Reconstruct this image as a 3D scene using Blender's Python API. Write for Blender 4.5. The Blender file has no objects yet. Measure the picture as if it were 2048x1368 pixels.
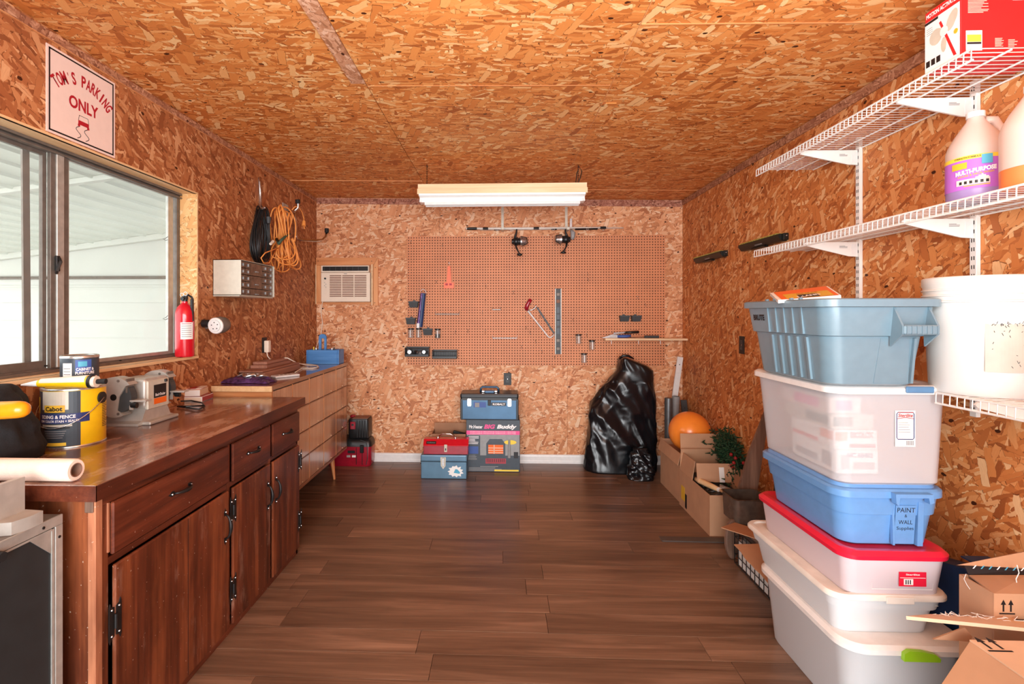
import bpy, bmesh, math, random
from math import sin, cos, pi, radians as R_, atan, hypot
from mathutils import Vector, Matrix, noise as mnoise
random.seed(7)
SC = bpy.context.scene
COL = SC.collection
# ------------------------------------------------------------------ camera
FPX, CXP, CYP, EYE = 1000.0, 962.0, 628.0, 1.42
YAW = atan(38.0/1000.0)
cd = bpy.data.cameras.new('camera'); cam = bpy.data.objects.new('camera', cd); COL.objects.link(cam)
cam.location = (0, 0, EYE); cam.rotation_euler = (pi/2, 0, YAW)
cd.sensor_fit = 'HORIZONTAL'; cd.sensor_width = 36.0; cd.lens = 36.0*FPX/2048.0
cd.shift_x = (1024.0-CXP)/2048.0; cd.shift_y = -(684.0-CYP)/2048.0
cd.clip_start = 0.02; cd.clip_end = 100
SC.camera = cam
# ------------------------------------------------------------------ world, daylight through the open garage door
w = bpy.data.worlds.new('sky'); SC.world = w; w.use_nodes = True
bg = w.node_tree.nodes['Background']; bg.inputs[0].default_value = (0.97, 0.985, 1.0, 1); bg.inputs[1].default_value = 3.5
def area(name, loc, rot, sx, sy, power, col=(1, 1, 1)):
    l = bpy.data.lights.new(name, 'AREA'); l.shape = 'RECTANGLE'; l.size = sx; l.size_y = sy; l.energy = power; l.color = col
    o = bpy.data.objects.new(name, l); COL.objects.link(o); o.location = loc; o.rotation_euler = rot
    return o
area('door_daylight', (0.0, -3.6, 1.55), (R_(90), 0, 0), 4.2, 2.6, 330, (0.96, 0.98, 1.0))
area('ceiling_fill', (0.25, 0.35, 1.75), (R_(152), 0, 0), 1.6, 0.9, 60, (0.97, 0.985, 1.0))  # added fill lamp aimed at the ceiling, no real source there
SC.view_settings.view_transform = 'Standard'; SC.view_settings.look = 'None'
SC.view_settings.exposure = 0.0; SC.view_settings.gamma = 1.0; SC.view_settings.use_curve_mapping = False
SC.cycles.max_bounces = 10; SC.cycles.transparent_max_bounces = 24
SC.cycles.sample_clamp_indirect = 8.0

# ------------------------------------------------------------------ point helpers: a line of sight met with a wall, a depth or a height
def _ray(px, py):
    xc = (px-CXP)/FPX
    return Vector((xc*cos(YAW)-sin(YAW), xc*sin(YAW)+cos(YAW), -(py-CYP)/FPX))
def aY(px, py, Y): r = _ray(px, py); return Vector((0, 0, EYE)) + r*(Y/r.y)
def aX(px, py, X): r = _ray(px, py); return Vector((0, 0, EYE)) + r*(X/r.x)
def aZ(px, py, Z): r = _ray(px, py); return Vector((0, 0, EYE)) + r*((Z-EYE)/r.z)
LX, RX, BY = -1.777, 1.719, 4.780
def ceil_z(x): return 2.516-0.0145*x

# ------------------------------------------------------------------ materials
def lin(c):
    return tuple(((v/255)/12.92 if v/255 <= .04045 else ((v/255+.055)/1.055)**2.4) for v in c)+(1,)
class NT:
    def __init__(s, name):
        s.m = bpy.data.materials.new(name); s.m.use_nodes = True; s.t = s.m.node_tree; s.n = s.t.nodes; s.l = s.t.links
        s.b = s.n['Principled BSDF']; s.out = s.n['Material Output']
    def new(s, t, **k):
        n = s.n.new(t)
        for a, v in k.items(): setattr(n, a, v)
        return n
    def link(s, a, b): s.l.new(a, b)
    def val(s, sock, v):
        if hasattr(v, 'is_output') or isinstance(v, bpy.types.NodeSocket): s.l.new(v, sock)
        else: sock.default_value = v
    def math(s, op, a, b=0.0, c=None, clamp=False):
        n = s.new('ShaderNodeMath', operation=op); n.use_clamp = clamp
        s.val(n.inputs[0], a); s.val(n.inputs[1], b)
        if c is not None: s.val(n.inputs[2], c)
        return n.outputs[0]
    def coord(s, kind='Object'): return s.new('ShaderNodeTexCoord').outputs[kind]
    def mapping(s, vec, scale=(1, 1, 1), rot=(0, 0, 0), loc=(0, 0, 0)):
        n = s.new('ShaderNodeMapping'); s.link(vec, n.inputs[0]); n.inputs['Scale'].default_value = scale
        n.inputs['Rotation'].default_value = rot; n.inputs['Location'].default_value = loc; return n.outputs[0]
    def noise(s, vec, scale=5, detail=4, rough=.5, dist=0.0, dim='3D'):
        n = s.new('ShaderNodeTexNoise', noise_dimensions=dim); s.link(vec, n.inputs['Vector'])
        n.inputs['Scale'].default_value = scale; n.inputs['Detail'].default_value = detail
        n.inputs['Roughness'].default_value = rough; n.inputs['Distortion'].default_value = dist
        return n.outputs['Fac']
    def ramp(s, fac, stops, interp='LINEAR'):
        n = s.new('ShaderNodeValToRGB'); n.color_ramp.interpolation = interp; e = n.color_ramp.elements
        e[0].position, e[0].color = stops[0][0], stops[0][1]; e[1].position, e[1].color = stops[-1][0], stops[-1][1]
        for p, c in stops[1:-1]:
            x = e.new(p); x.color = c
        s.link(fac, n.inputs[0]); return n.outputs[0]
    def mix(s, fac, a, b, blend='MIX'):
        n = s.new('ShaderNodeMix', data_type='RGBA', blend_type=blend)
        s.val(n.inputs['Factor'], fac); s.val(n.inputs['A'], a); s.val(n.inputs['B'], b)
        return [o for o in n.outputs if o.type == 'RGBA'][0]
    def bump(s, h, strength=.3, dist=.002):
        n = s.new('ShaderNodeBump'); n.inputs['Strength'].default_value = strength; n.inputs['Distance'].default_value = dist
        s.link(h, n.inputs['Height']); s.link(n.outputs[0], s.b.inputs['Normal'])
    def base(s, c): s.val(s.b.inputs['Base Color'], c)
    def rough(s, r): s.val(s.b.inputs['Roughness'], r)

def plain(name, rgb, rough=.5, metal=0.0, var=.06, scale=30, spec=.5, coat=0.0, bump=0.0, trans=0.0, alpha=1.0, sss=0):
    n = NT(name); c = lin(rgb)
    if var > 0:
        f = n.noise(n.coord(), scale, 3)
        a = tuple(min(1, v*(1+var*2)) for v in c[:3])+(1,); b = tuple(v*(1-var*2) for v in c[:3])+(1,)
        n.base(n.ramp(f, [(.3, b), (.7, a)]))
    else: n.base(c)
    n.rough(rough); n.b.inputs['Metallic'].default_value = metal
    n.b.inputs['Specular IOR Level'].default_value = spec; n.b.inputs['Coat Weight'].default_value = coat
    n.b.inputs['Transmission Weight'].default_value = trans; n.b.inputs['Alpha'].default_value = alpha
    if bump: n.bump(n.noise(n.coord(), scale*4, 4), bump, .002)
    return n.m

def osb(name, axes, pal, seed=0.0, size=1.0, rough=.55, bias=None, spec=.3):
    """oriented strand board: layers of rectangular wood flakes laid over each other at all angles"""
    n = NT(name); co = n.coord()
    sp = n.new('ShaderNodeSeparateXYZ'); n.link(co, sp.inputs[0])
    cb = n.new('ShaderNodeCombineXYZ'); n.link(sp.outputs[axes[0]], cb.inputs[0]); n.link(sp.outputs[axes[1]], cb.inputs[1])
    uv = cb.outputs[0]
    # wobble so that the flakes have torn edges
    nz = n.new('ShaderNodeTexNoise', noise_dimensions='2D'); n.link(uv, nz.inputs['Vector']); nz.inputs['Scale'].default_value = 22; nz.inputs['Detail'].default_value = 3
    va = n.new('ShaderNodeVectorMath', operation='MULTIPLY_ADD'); n.link(nz.outputs['Color'], va.inputs[0]); va.inputs[1].default_value = (.016, .016, 0); n.link(uv, va.inputs[2])
    uvw = va.outputs[0]
    stops = [(i/(len(pal)-1), lin(c)) for i, c in enumerate(pal)]
    basev = n.new('ShaderNodeTexVoronoi', voronoi_dimensions='2D'); n.link(n.mapping(uvw, (22/size, 48/size, 1), (0, 0, .3), (seed, 0, 0)), basev.inputs['Vector']); basev.inputs['Scale'].default_value = 1
    sc = n.new('ShaderNodeSeparateColor'); n.link(basev.outputs['Color'], sc.inputs[0])
    col = n.ramp(sc.outputs[0], stops); hgt = n.math('MULTIPLY', sc.outputs[0], .4)
    angs = [(1.25, 15, 62, .48), (-.55, 14, 46, .52), (2.3, 13, 58, .56), (.35, 11, 50, .58), (-1.1, 13, 44, .62), (.9, 10, 34, .70), (-.15, 11, 70, .60), (1.9, 9, 30, .80)]
    for i, (a, sx, sy, th) in enumerate(angs):
        if bias is not None: a = bias + (a-bias)*.62
        v = n.new('ShaderNodeTexVoronoi', voronoi_dimensions='2D', distance='CHEBYCHEV'); v.inputs['Scale'].default_value = 1; v.inputs['Randomness'].default_value = .85
        n.link(n.mapping(uvw, (sx/size, sy/size, 1), (0, 0, 0), (0, 0, 0)), v.inputs['Vector'])
        # rotate first, then stretch
        rt = n.mapping(uvw, (1, 1, 1), (0, 0, a), (seed+i*3.7, seed*1.3+i, 0)); st = n.mapping(rt, (sx/size, sy/size, 1)); n.link(st, v.inputs['Vector'])
        s3 = n.new('ShaderNodeSeparateColor'); n.link(v.outputs['Color'], s3.inputs[0])
        on = n.math('GREATER_THAN', s3.outputs[1], th); inside = n.math('LESS_THAN', v.outputs['Distance'], .44)
        m = n.math('MULTIPLY', on, inside)
        edge = n.math('MULTIPLY', on, n.math('MULTIPLY', n.math('GREATER_THAN', v.outputs['Distance'], .44), n.math('LESS_THAN', v.outputs['Distance'], .475)))
        fib = n.noise(n.mapping(rt, (30, 260, 1)), 1, 2, .6, 0, '2D')
        cc = n.mix(n.math('MULTIPLY', fib, .38), n.ramp(s3.outputs[0], stops), lin(pal[1]))
        col = n.mix(m, col, cc)
        col = n.mix(n.math('MULTIPLY', edge, n.math('MULTIPLY', s3.outputs[2], .85)), col, lin((96, 46, 18)))
        k = n.math('ADD', n.math('MULTIPLY', s3.outputs[0], .5), .3+.08*i)
        hgt = n.math('ADD', n.math('MULTIPLY', hgt, n.math('SUBTRACT', 1.0, m)), n.math('MULTIPLY', k, m))
    # dark specks and knots
    kv = n.new('ShaderNodeTexVoronoi', voronoi_dimensions='2D'); n.link(n.mapping(uvw, (7, 12, 1), (0, 0, .8)), kv.inputs['Vector']); kv.inputs['Scale'].default_value = 1
    kn = n.math('LESS_THAN', kv.outputs['Distance'], .075)
    kc = n.new('ShaderNodeSeparateColor'); n.link(kv.outputs['Color'], kc.inputs[0])
    col = n.mix(n.math('MULTIPLY', kn, n.math('GREATER_THAN', kc.outputs[0], .84)), col, lin((70, 32, 14)))
    big = n.noise(uv, 1.3, 2, .5, 0, '2D')
    col = n.mix(.5, col, n.mix(1.0, col, n.ramp(big, [(.3, (.80, .76, .72, 1)), (.7, (1, 1, 1, 1))]), 'MULTIPLY'))
    n.base(col); n.rough(rough); n.b.inputs['Specular IOR Level'].default_value = spec
    n.bump(hgt, .55, .003)
    return n.m

def wood(name, dark, mid, light, axis=1, scale=1.0, rough=.45, coat=0.0, wear=None, spec=.5, ring=1.0, bump=.12, objrand=0.0):
    n = NT(name); co = n.coord()
    sc = [14*scale]*3; sc[axis] = 1.1*scale
    if objrand:
        oi = n.new('ShaderNodeObjectInfo'); va = n.new('ShaderNodeVectorMath', operation='MULTIPLY_ADD')
        n.link(oi.outputs['Random'], va.inputs[0]); va.inputs[1].default_value = (37, 53, 71); n.link(co, va.inputs[2]); co2 = va.outputs[0]
    else: co2 = co
    g = n.noise(n.mapping(co2, tuple(sc)), 1.0*ring, 5, .6, .8)
    f = n.noise(n.mapping(co2, tuple(v*(9 if i != axis else 3) for i, v in enumerate(sc))), 1, 3, .6)
    fac = n.math('ADD', n.math('MULTIPLY', g, .75), n.math('MULTIPLY', f, .25))
    col = n.ramp(fac, [(.32, lin(dark)), (.5, lin(mid)), (.68, lin(light))])
    if objrand:
        col = n.mix(1.0, col, n.ramp(oi.outputs['Random'], [(0, (1-objrand,)*3+(1,)), (1, (1+objrand*.35,)*3+(1,))]), 'MULTIPLY')
    if wear:
        bn = n.noise(n.mapping(co, tuple((4 if i != axis else 1.4) for i in range(3))), 1.6, 4, .6)
        col = n.mix(1.0, col, n.ramp(bn, [(.34, (.52, .48, .46, 1)), (.62, (1.12, 1.12, 1.12, 1))]), 'MULTIPLY')
        wn = n.noise(n.mapping(co, tuple((5 if i != axis else 1.6) for i in range(3))), 2.2, 6, .65)
        wm = n.ramp(wn, [(wear[1], (0, 0, 0, 1)), (wear[1]+.14, (1, 1, 1, 1))])
        col = n.mix(n.math('MULTIPLY', wm, wear[2]), col, lin(wear[0]))
        sp = n.noise(co, 95, 2, .5)
        spm = n.ramp(sp, [(.72, (0, 0, 0, 1)), (.76, (1, 1, 1, 1))])
        col = n.mix(n.math('MULTIPLY', spm, .55), col, lin((225, 205, 185)))
        n.rough(n.math('ADD', rough, n.math('MULTIPLY', wm, .12)))
    else: n.rough(rough)
    n.base(col); n.b.inputs['Coat Weight'].default_value = coat; n.b.inputs['Coat Roughness'].default_value = .12; n.b.inputs['Coat IOR'].default_value = 1.5+coat*.7
    n.b.inputs['Specular IOR Level'].default_value = spec
    if bump: n.bump(fac, bump, .002)
    return n.m

def cloudy(name, tint, clear=.3, rough=.35):
    """milky see-through plastic"""
    n = NT(name); n.base(lin(tint)); n.rough(rough); n.b.inputs['Specular IOR Level'].default_value = .5
    tl = n.new('ShaderNodeBsdfTranslucent'); tl.inputs[0].default_value = lin(tint)
    tp = n.new('ShaderNodeBsdfTransparent')
    m1 = n.new('ShaderNodeMixShader'); m1.inputs[0].default_value = .20; n.link(n.b.outputs[0], m1.inputs[1]); n.link(tl.outputs[0], m1.inputs[2])
    m2 = n.new('ShaderNodeMixShader'); m2.inputs[0].default_value = clear; n.link(m1.outputs[0], m2.inputs[1]); n.link(tp.outputs[0], m2.inputs[2])
    n.link(m2.outputs[0], n.out.inputs[0]); return n.m
def glassy(name, tint=(1, 1, 1), refl=.08, milk=0.0):
    n = NT(name); gl = n.new('ShaderNodeBsdfGlossy'); gl.inputs['Roughness'].default_value = .02
    tp = n.new('ShaderNodeBsdfTransparent'); tp.inputs[0].default_value = tint+(1,)
    lw = n.new('ShaderNodeLayerWeight'); lw.inputs[0].default_value = .12
    m = n.new('ShaderNodeMixShader'); n.link(n.math('MULTIPLY', lw.outputs['Fresnel'], .8), m.inputs[0]); n.link(tp.outputs[0], m.inputs[1]); n.link(gl.outputs[0], m.inputs[2])
    last = m.outputs[0]
    if milk:
        df = n.new('ShaderNodeBsdfDiffuse'); df.inputs[0].default_value = (.8, .8, .78, 1)
        m2 = n.new('ShaderNodeMixShader'); m2.inputs[0].default_value = milk; n.link(last, m2.inputs[1]); n.link(df.outputs[0], m2.inputs[2]); last = m2.outputs[0]
    n.link(last, n.out.inputs[0]); return n.m

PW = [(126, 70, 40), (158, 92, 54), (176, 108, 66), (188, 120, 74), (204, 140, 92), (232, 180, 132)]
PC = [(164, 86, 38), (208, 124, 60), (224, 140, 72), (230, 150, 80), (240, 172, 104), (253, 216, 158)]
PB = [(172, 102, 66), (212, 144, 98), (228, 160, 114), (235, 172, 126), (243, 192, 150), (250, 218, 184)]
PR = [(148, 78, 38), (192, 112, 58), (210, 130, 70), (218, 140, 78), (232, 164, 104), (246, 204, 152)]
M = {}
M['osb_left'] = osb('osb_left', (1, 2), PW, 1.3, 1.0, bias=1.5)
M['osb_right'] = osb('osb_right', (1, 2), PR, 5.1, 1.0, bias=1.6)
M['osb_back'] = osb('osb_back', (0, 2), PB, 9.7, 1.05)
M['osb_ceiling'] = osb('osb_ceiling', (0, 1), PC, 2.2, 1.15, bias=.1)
M['osb_trim'] = osb('osb_trim', (1, 0), [(146, 96, 66), (184, 126, 92), (202, 144, 108), (212, 156, 122), (222, 172, 140), (234, 194, 166)], 3.1, .8)
M['osb_trim_w'] = osb('osb_trim_w', (1, 2), [(124, 76, 54), (156, 102, 76), (174, 120, 90), (184, 130, 98), (200, 148, 114), (220, 170, 138)], 3.1, .5)
M['osb_trim_back'] = osb('osb_trim_back', (0, 2), [(110, 66, 50), (150, 92, 72), (172, 110, 88), (180, 120, 98), (200, 145, 120), (214, 165, 140)], 3.1, .6)
M['osb_reveal_lit'] = osb('osb_reveal_lit', (0, 2), [(200, 140, 80), (225, 170, 110), (235, 185, 125), (240, 200, 140), (245, 210, 155), (250, 225, 180)], 3.1, .9)  # paler palette: window light on the reveal put into the flake colours
M['floor'] = wood('floor_planks', (90, 65, 50), (122, 92, 72), (158, 122, 98), 0, 1.0, .33, 0, None, .55, 1.0, .10, .30)
M['cab'] = wood('stained_cabinet', (56, 27, 18), (104, 50, 29), (156, 86, 50), 2, .55, .42, .12, ((178, 134, 112), .57, .42), .4)
M['cab_h'] = wood('stained_cabinet_cross', (64, 30, 19), (100, 46, 27), (128, 64, 40), 1, .9, .42, .12, ((150, 108, 88), .66, .30), .4)
M['cab_end'] = wood('stained_end_grain', (140, 84, 58), (176, 112, 80), (200, 136, 100), 2, 1.2, .5, 0, ((200, 160, 130), .7, .3), .4)
M['counter'] = wood('worn_counter_top', (92, 52, 36), (134, 82, 58), (172, 118, 88), 1, .8, .24, .6, ((212, 176, 150), .53, .62), .6)
M['dresser'] = wood('glossy_dresser', (146, 98, 68), (176, 126, 92), (202, 152, 116), 2, .7, .16, .7, None, .8, 1.0, .02)
M['dresser_frame'] = wood('dresser_frame', (118, 72, 48), (142, 92, 62), (168, 116, 82), 1, .8, .3, .2)
M['dresser_top'] = wood('dresser_top', (96, 58, 42), (124, 80, 58), (152, 104, 78), 1, .8, .12, .5, None, .8, 1, .02)
M['pine'] = wood('pine', (214, 170, 120), (232, 192, 142), (246, 216, 172), 1, .7, .5)
M['pine_x'] = wood('pine_cross', (222, 184, 140), (238, 206, 164), (248, 224, 188), 0, .7, .5)
M['pine_orange'] = wood('pine_orange', (186, 116, 68), (212, 142, 88), (230, 170, 116), 2, .7, .45)
M['pine_orange_x'] = wood('pine_orange_cross', (186, 116, 68), (212, 142, 88), (230, 170, 116), 0, .7, .45)
M['oldwood'] = wood('weathered_board', (84, 62, 50), (118, 90, 74), (154, 124, 104), 2, 1.2, .7)
M['brownboard'] = wood('brown_moulded_board', (134, 88, 70), (164, 114, 92), (190, 142, 118), 1, .8, .5)
M['white'] = plain('white_paint', (232, 232, 230), .35, 0, .02)
M['shelfwire'] = plain('white_coated_wire', (236, 234, 229), .3, 0, .01)
M['alu'] = plain('dull_aluminium', (190, 190, 184), .42, .55, .06)
M['alu_dark'] = plain('weathered_aluminium', (120, 112, 104), .5, .4, .08)
M['steel'] = plain('bright_steel', (205, 205, 205), .25, .9, .03)
M['chrome'] = plain('chrome', (220, 220, 220), .12, 1, 0)
M['cast'] = plain('cast_metal', (190, 186, 178), .36, .35, .05, 25, bump=.15)
M['black'] = plain('black_plastic', (26, 27, 28), .38, 0, .05)
M['blackmat'] = plain('black_rubber', (22, 22, 23), .7, 0, .05)
M['iron'] = plain('black_iron', (34, 32, 32), .45, .3, .1, 60)
M['darkgrey'] = plain('dark_grey_plastic', (62, 66, 68), .5, 0, .05)
M['grey'] = plain('grey_plastic', (150, 152, 152), .5, 0, .04)
M['lightgrey'] = plain('light_grey_paint', (205, 200, 184), .38, .1, .03)
M['red'] = plain('red_gloss', (206, 20, 40), .25, 0, .03, coat=.4)
M['redbox'] = plain('red_card', (228, 36, 40), .4, 0, .02)
M['crimson'] = plain('crimson_paint', (158, 22, 44), .3, 0, .06, coat=.3)
M['orange'] = plain('orange_plastic', (250, 108, 52), .4, 0, .02)
M['ball'] = plain('orange_ball_rubber', (255, 146, 52), .28, 0, .02, coat=.2)
M['cordorange'] = plain('orange_cord', (252, 164, 84), .4, 0, .05)
M['yellow'] = plain('yellow_print', (246, 200, 26), .35, 0, .02)
M['amber'] = plain('amber_plastic', (248, 166, 24), .25, 0, .03, coat=.4)
M['blue'] = wood('blue_painted_wood', (58, 112, 172), (76, 136, 200), (104, 160, 216), 0, .8, .45)
M['totegrey'] = plain('blue_grey_tote', (112, 139, 153), .3, 0, .02, coat=.15)
M['toteblue'] = plain('blue_tote', (104, 156, 212), .3, 0, .02, coat=.15)
M['lidred'] = plain('red_lid', (226, 30, 62), .3, 0, .02, coat=.2)
M['lidwhite'] = plain('white_lid', (238, 234, 230), .32, 0, .02)
M['lidwhite2'] = plain('old_white_lid', (232, 226, 216), .35, 0, .05, 12)
M['navy'] = plain('navy_plastic', (30, 62, 108), .45, 0, .04)
M['latchblue'] = plain('slate_blue_latch', (88, 132, 172), .35, 0, .02)
M['green'] = plain('lime_green_latch', (150, 208, 36), .3, 0, .02, coat=.2)
M['cloud'] = cloudy('milky_clear_plastic', (250, 251, 252), .15)
M['cloud_tall'] = cloudy('clearer_milky_plastic', (240, 242, 246), .60)
M['cloudpink'] = cloudy('pinkish_clear_plastic', (252, 238, 242), .25)
M['cloudjug'] = cloudy('milk_jug_plastic', (240, 222, 212), .16)
M['cloudorange'] = cloudy('orange_filled_jug', (252, 150, 84), .05)
M['cloudlilac'] = cloudy('lilac_filled_jug', (176, 150, 206), .05)
M['jar'] = glassy('clear_jar', (.93, .95, .95), .1, .12)
M['glass'] = glassy('window_glass', (.97, .985, .975), .05, .05)
M['cardboard'] = plain('cardboard', (190, 146, 112), .75, 0, .04, 8)
M['cardboard_in'] = plain('cardboard_dark', (164, 120, 90), .8, 0, .05, 8)
M['cardpale'] = plain('pale_card', (222, 190, 158), .75, 0, .04, 8)
M['paper'] = plain('paper_towel', (246, 226, 210), .8, 0, .02, 40, bump=.6)
M['paperwhite'] = plain('white_paper', (240, 240, 236), .6, 0, .01)
M['tube'] = plain('card_tube', (140, 104, 86), .7, 0, .06)
M['peg'] = plain('pegboard_hardboard', (212, 138, 94), .55, 0, .04, 4)
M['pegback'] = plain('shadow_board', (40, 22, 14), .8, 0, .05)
M['plasticbag'] = plain('black_bin_liner', (13, 15, 19), .27, 0, 0, spec=.55, coat=.0)
M['clothblack'] = plain('black_fabric', (24, 25, 28), .85, 0, .15, 60, bump=.6)
M['bucket'] = plain('white_bucket_plastic', (224, 224, 220), .32, 0, .02, 6)
M['siding'] = plain('white_vinyl_siding', (222, 223, 216), .5, 0, .015, 3)
M['soffit'] = plain('white_ribbed_metal', (236, 240, 232), .45, 0, .02, 3)
M['ground'] = plain('concrete', (170, 168, 160), .8, 0, .06, 3)
M['ink_red'] = plain('red_ink', (176, 22, 40), .5, 0, 0)
M['ink_black'] = plain('black_ink', (24, 22, 26), .5, 0, 0)
M['ink_white'] = plain('white_ink', (245, 245, 245), .5, 0, 0)
M['ink_grey'] = plain('grey_ink', (140, 140, 140), .5, 0, 0)
M['ink_navy'] = plain('navy_ink', (38, 52, 110), .5, 0, 0)
M['ink_pink'] = plain('pink_ink', (238, 84, 150), .5, 0, 0)
M['ink_yellow'] = plain('yellow_ink', (246, 214, 70), .5, 0, 0)
M['ink_purple'] = plain('purple_ink', (186, 108, 210), .5, 0, 0)
M['ink_blue'] = plain('blue_ink', (60, 90, 160), .5, 0, 0)
M['ink_teal'] = plain('teal_ink', (80, 170, 200), .5, 0, 0)
M['ink_orange'] = plain('orange_ink', (240, 110, 30), .5, 0, 0)
M['ink_gold'] = plain('gold_ink', (222, 178, 50), .5, 0, 0)
M['signface'] = plain('sign_face', (238, 212, 200), .4, 0, .01)
M['slateblue'] = plain('slate_blue_steel', (88, 124, 148), .34, .2, .05, 10)
M['blacksteel'] = plain('black_steel', (28, 30, 34), .3, .2, .05)
M['bluesteel'] = plain('deep_blue_steel', (62, 92, 118), .32, .5, .08, 6)
M['darkpaper'] = plain('dark_label', (56, 66, 76), .4, 0, .05)
M['purplebag'] = plain('purple_foil_bag', (88, 60, 110), .3, .3, .4, 40)
M['leaf'] = plain('fir_green', (28, 62, 34), .7, 0, .2, 60)
M['berry'] = plain('red_berry', (150, 24, 30), .4, 0, .1)
M['smoke'] = plain('smoky_drawer_plastic', (96, 78, 66), .25, 0, .2, 25, coat=.3)
M['board'] = plain('grey_steel_tube', (120, 124, 126), .4, .7, .05)
M['cream'] = plain('cream_plastic', (240, 226, 206), .4, 0, .01)
M['black_panel'] = plain('black_panel', (36, 40, 42), .55, 0, .06, 20)
M['leather'] = plain('pink_flower_card', (226, 190, 190), .5, 0, .2, 60)
M['greenwrap'] = plain('green_cord_strap', (60, 84, 66), .6, 0, .1)
M['floorstrip'] = plain('grey_threshold', (92, 86, 82), .4, .3, .05)
M['rust'] = plain('rusty_dust', (150, 84, 48), .8, 0, .2)
M['combs'] = plain('black_wire_comb', (26, 28, 24), .35, .2, .05)
M['combedge'] = plain('brass_wire_tips', (214, 214, 120), .3, .6, .05)
M['lamp_white'] = plain('enamel_reflector', (246, 246, 244), .22, 0, .01)
M['lid'] = plain('can_lid_metal', (206, 206, 200), .25, .8, .06, 20)
M['dpan'] = plain('dark_pan_steel', (120, 108, 98), .22, .55, .1)
M['stain'] = plain('label_residue', (192, 188, 176), .6, 0, .05, 10)
M['spot'] = plain('paint_splash', (230, 216, 200), .6, 0, 0)
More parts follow.
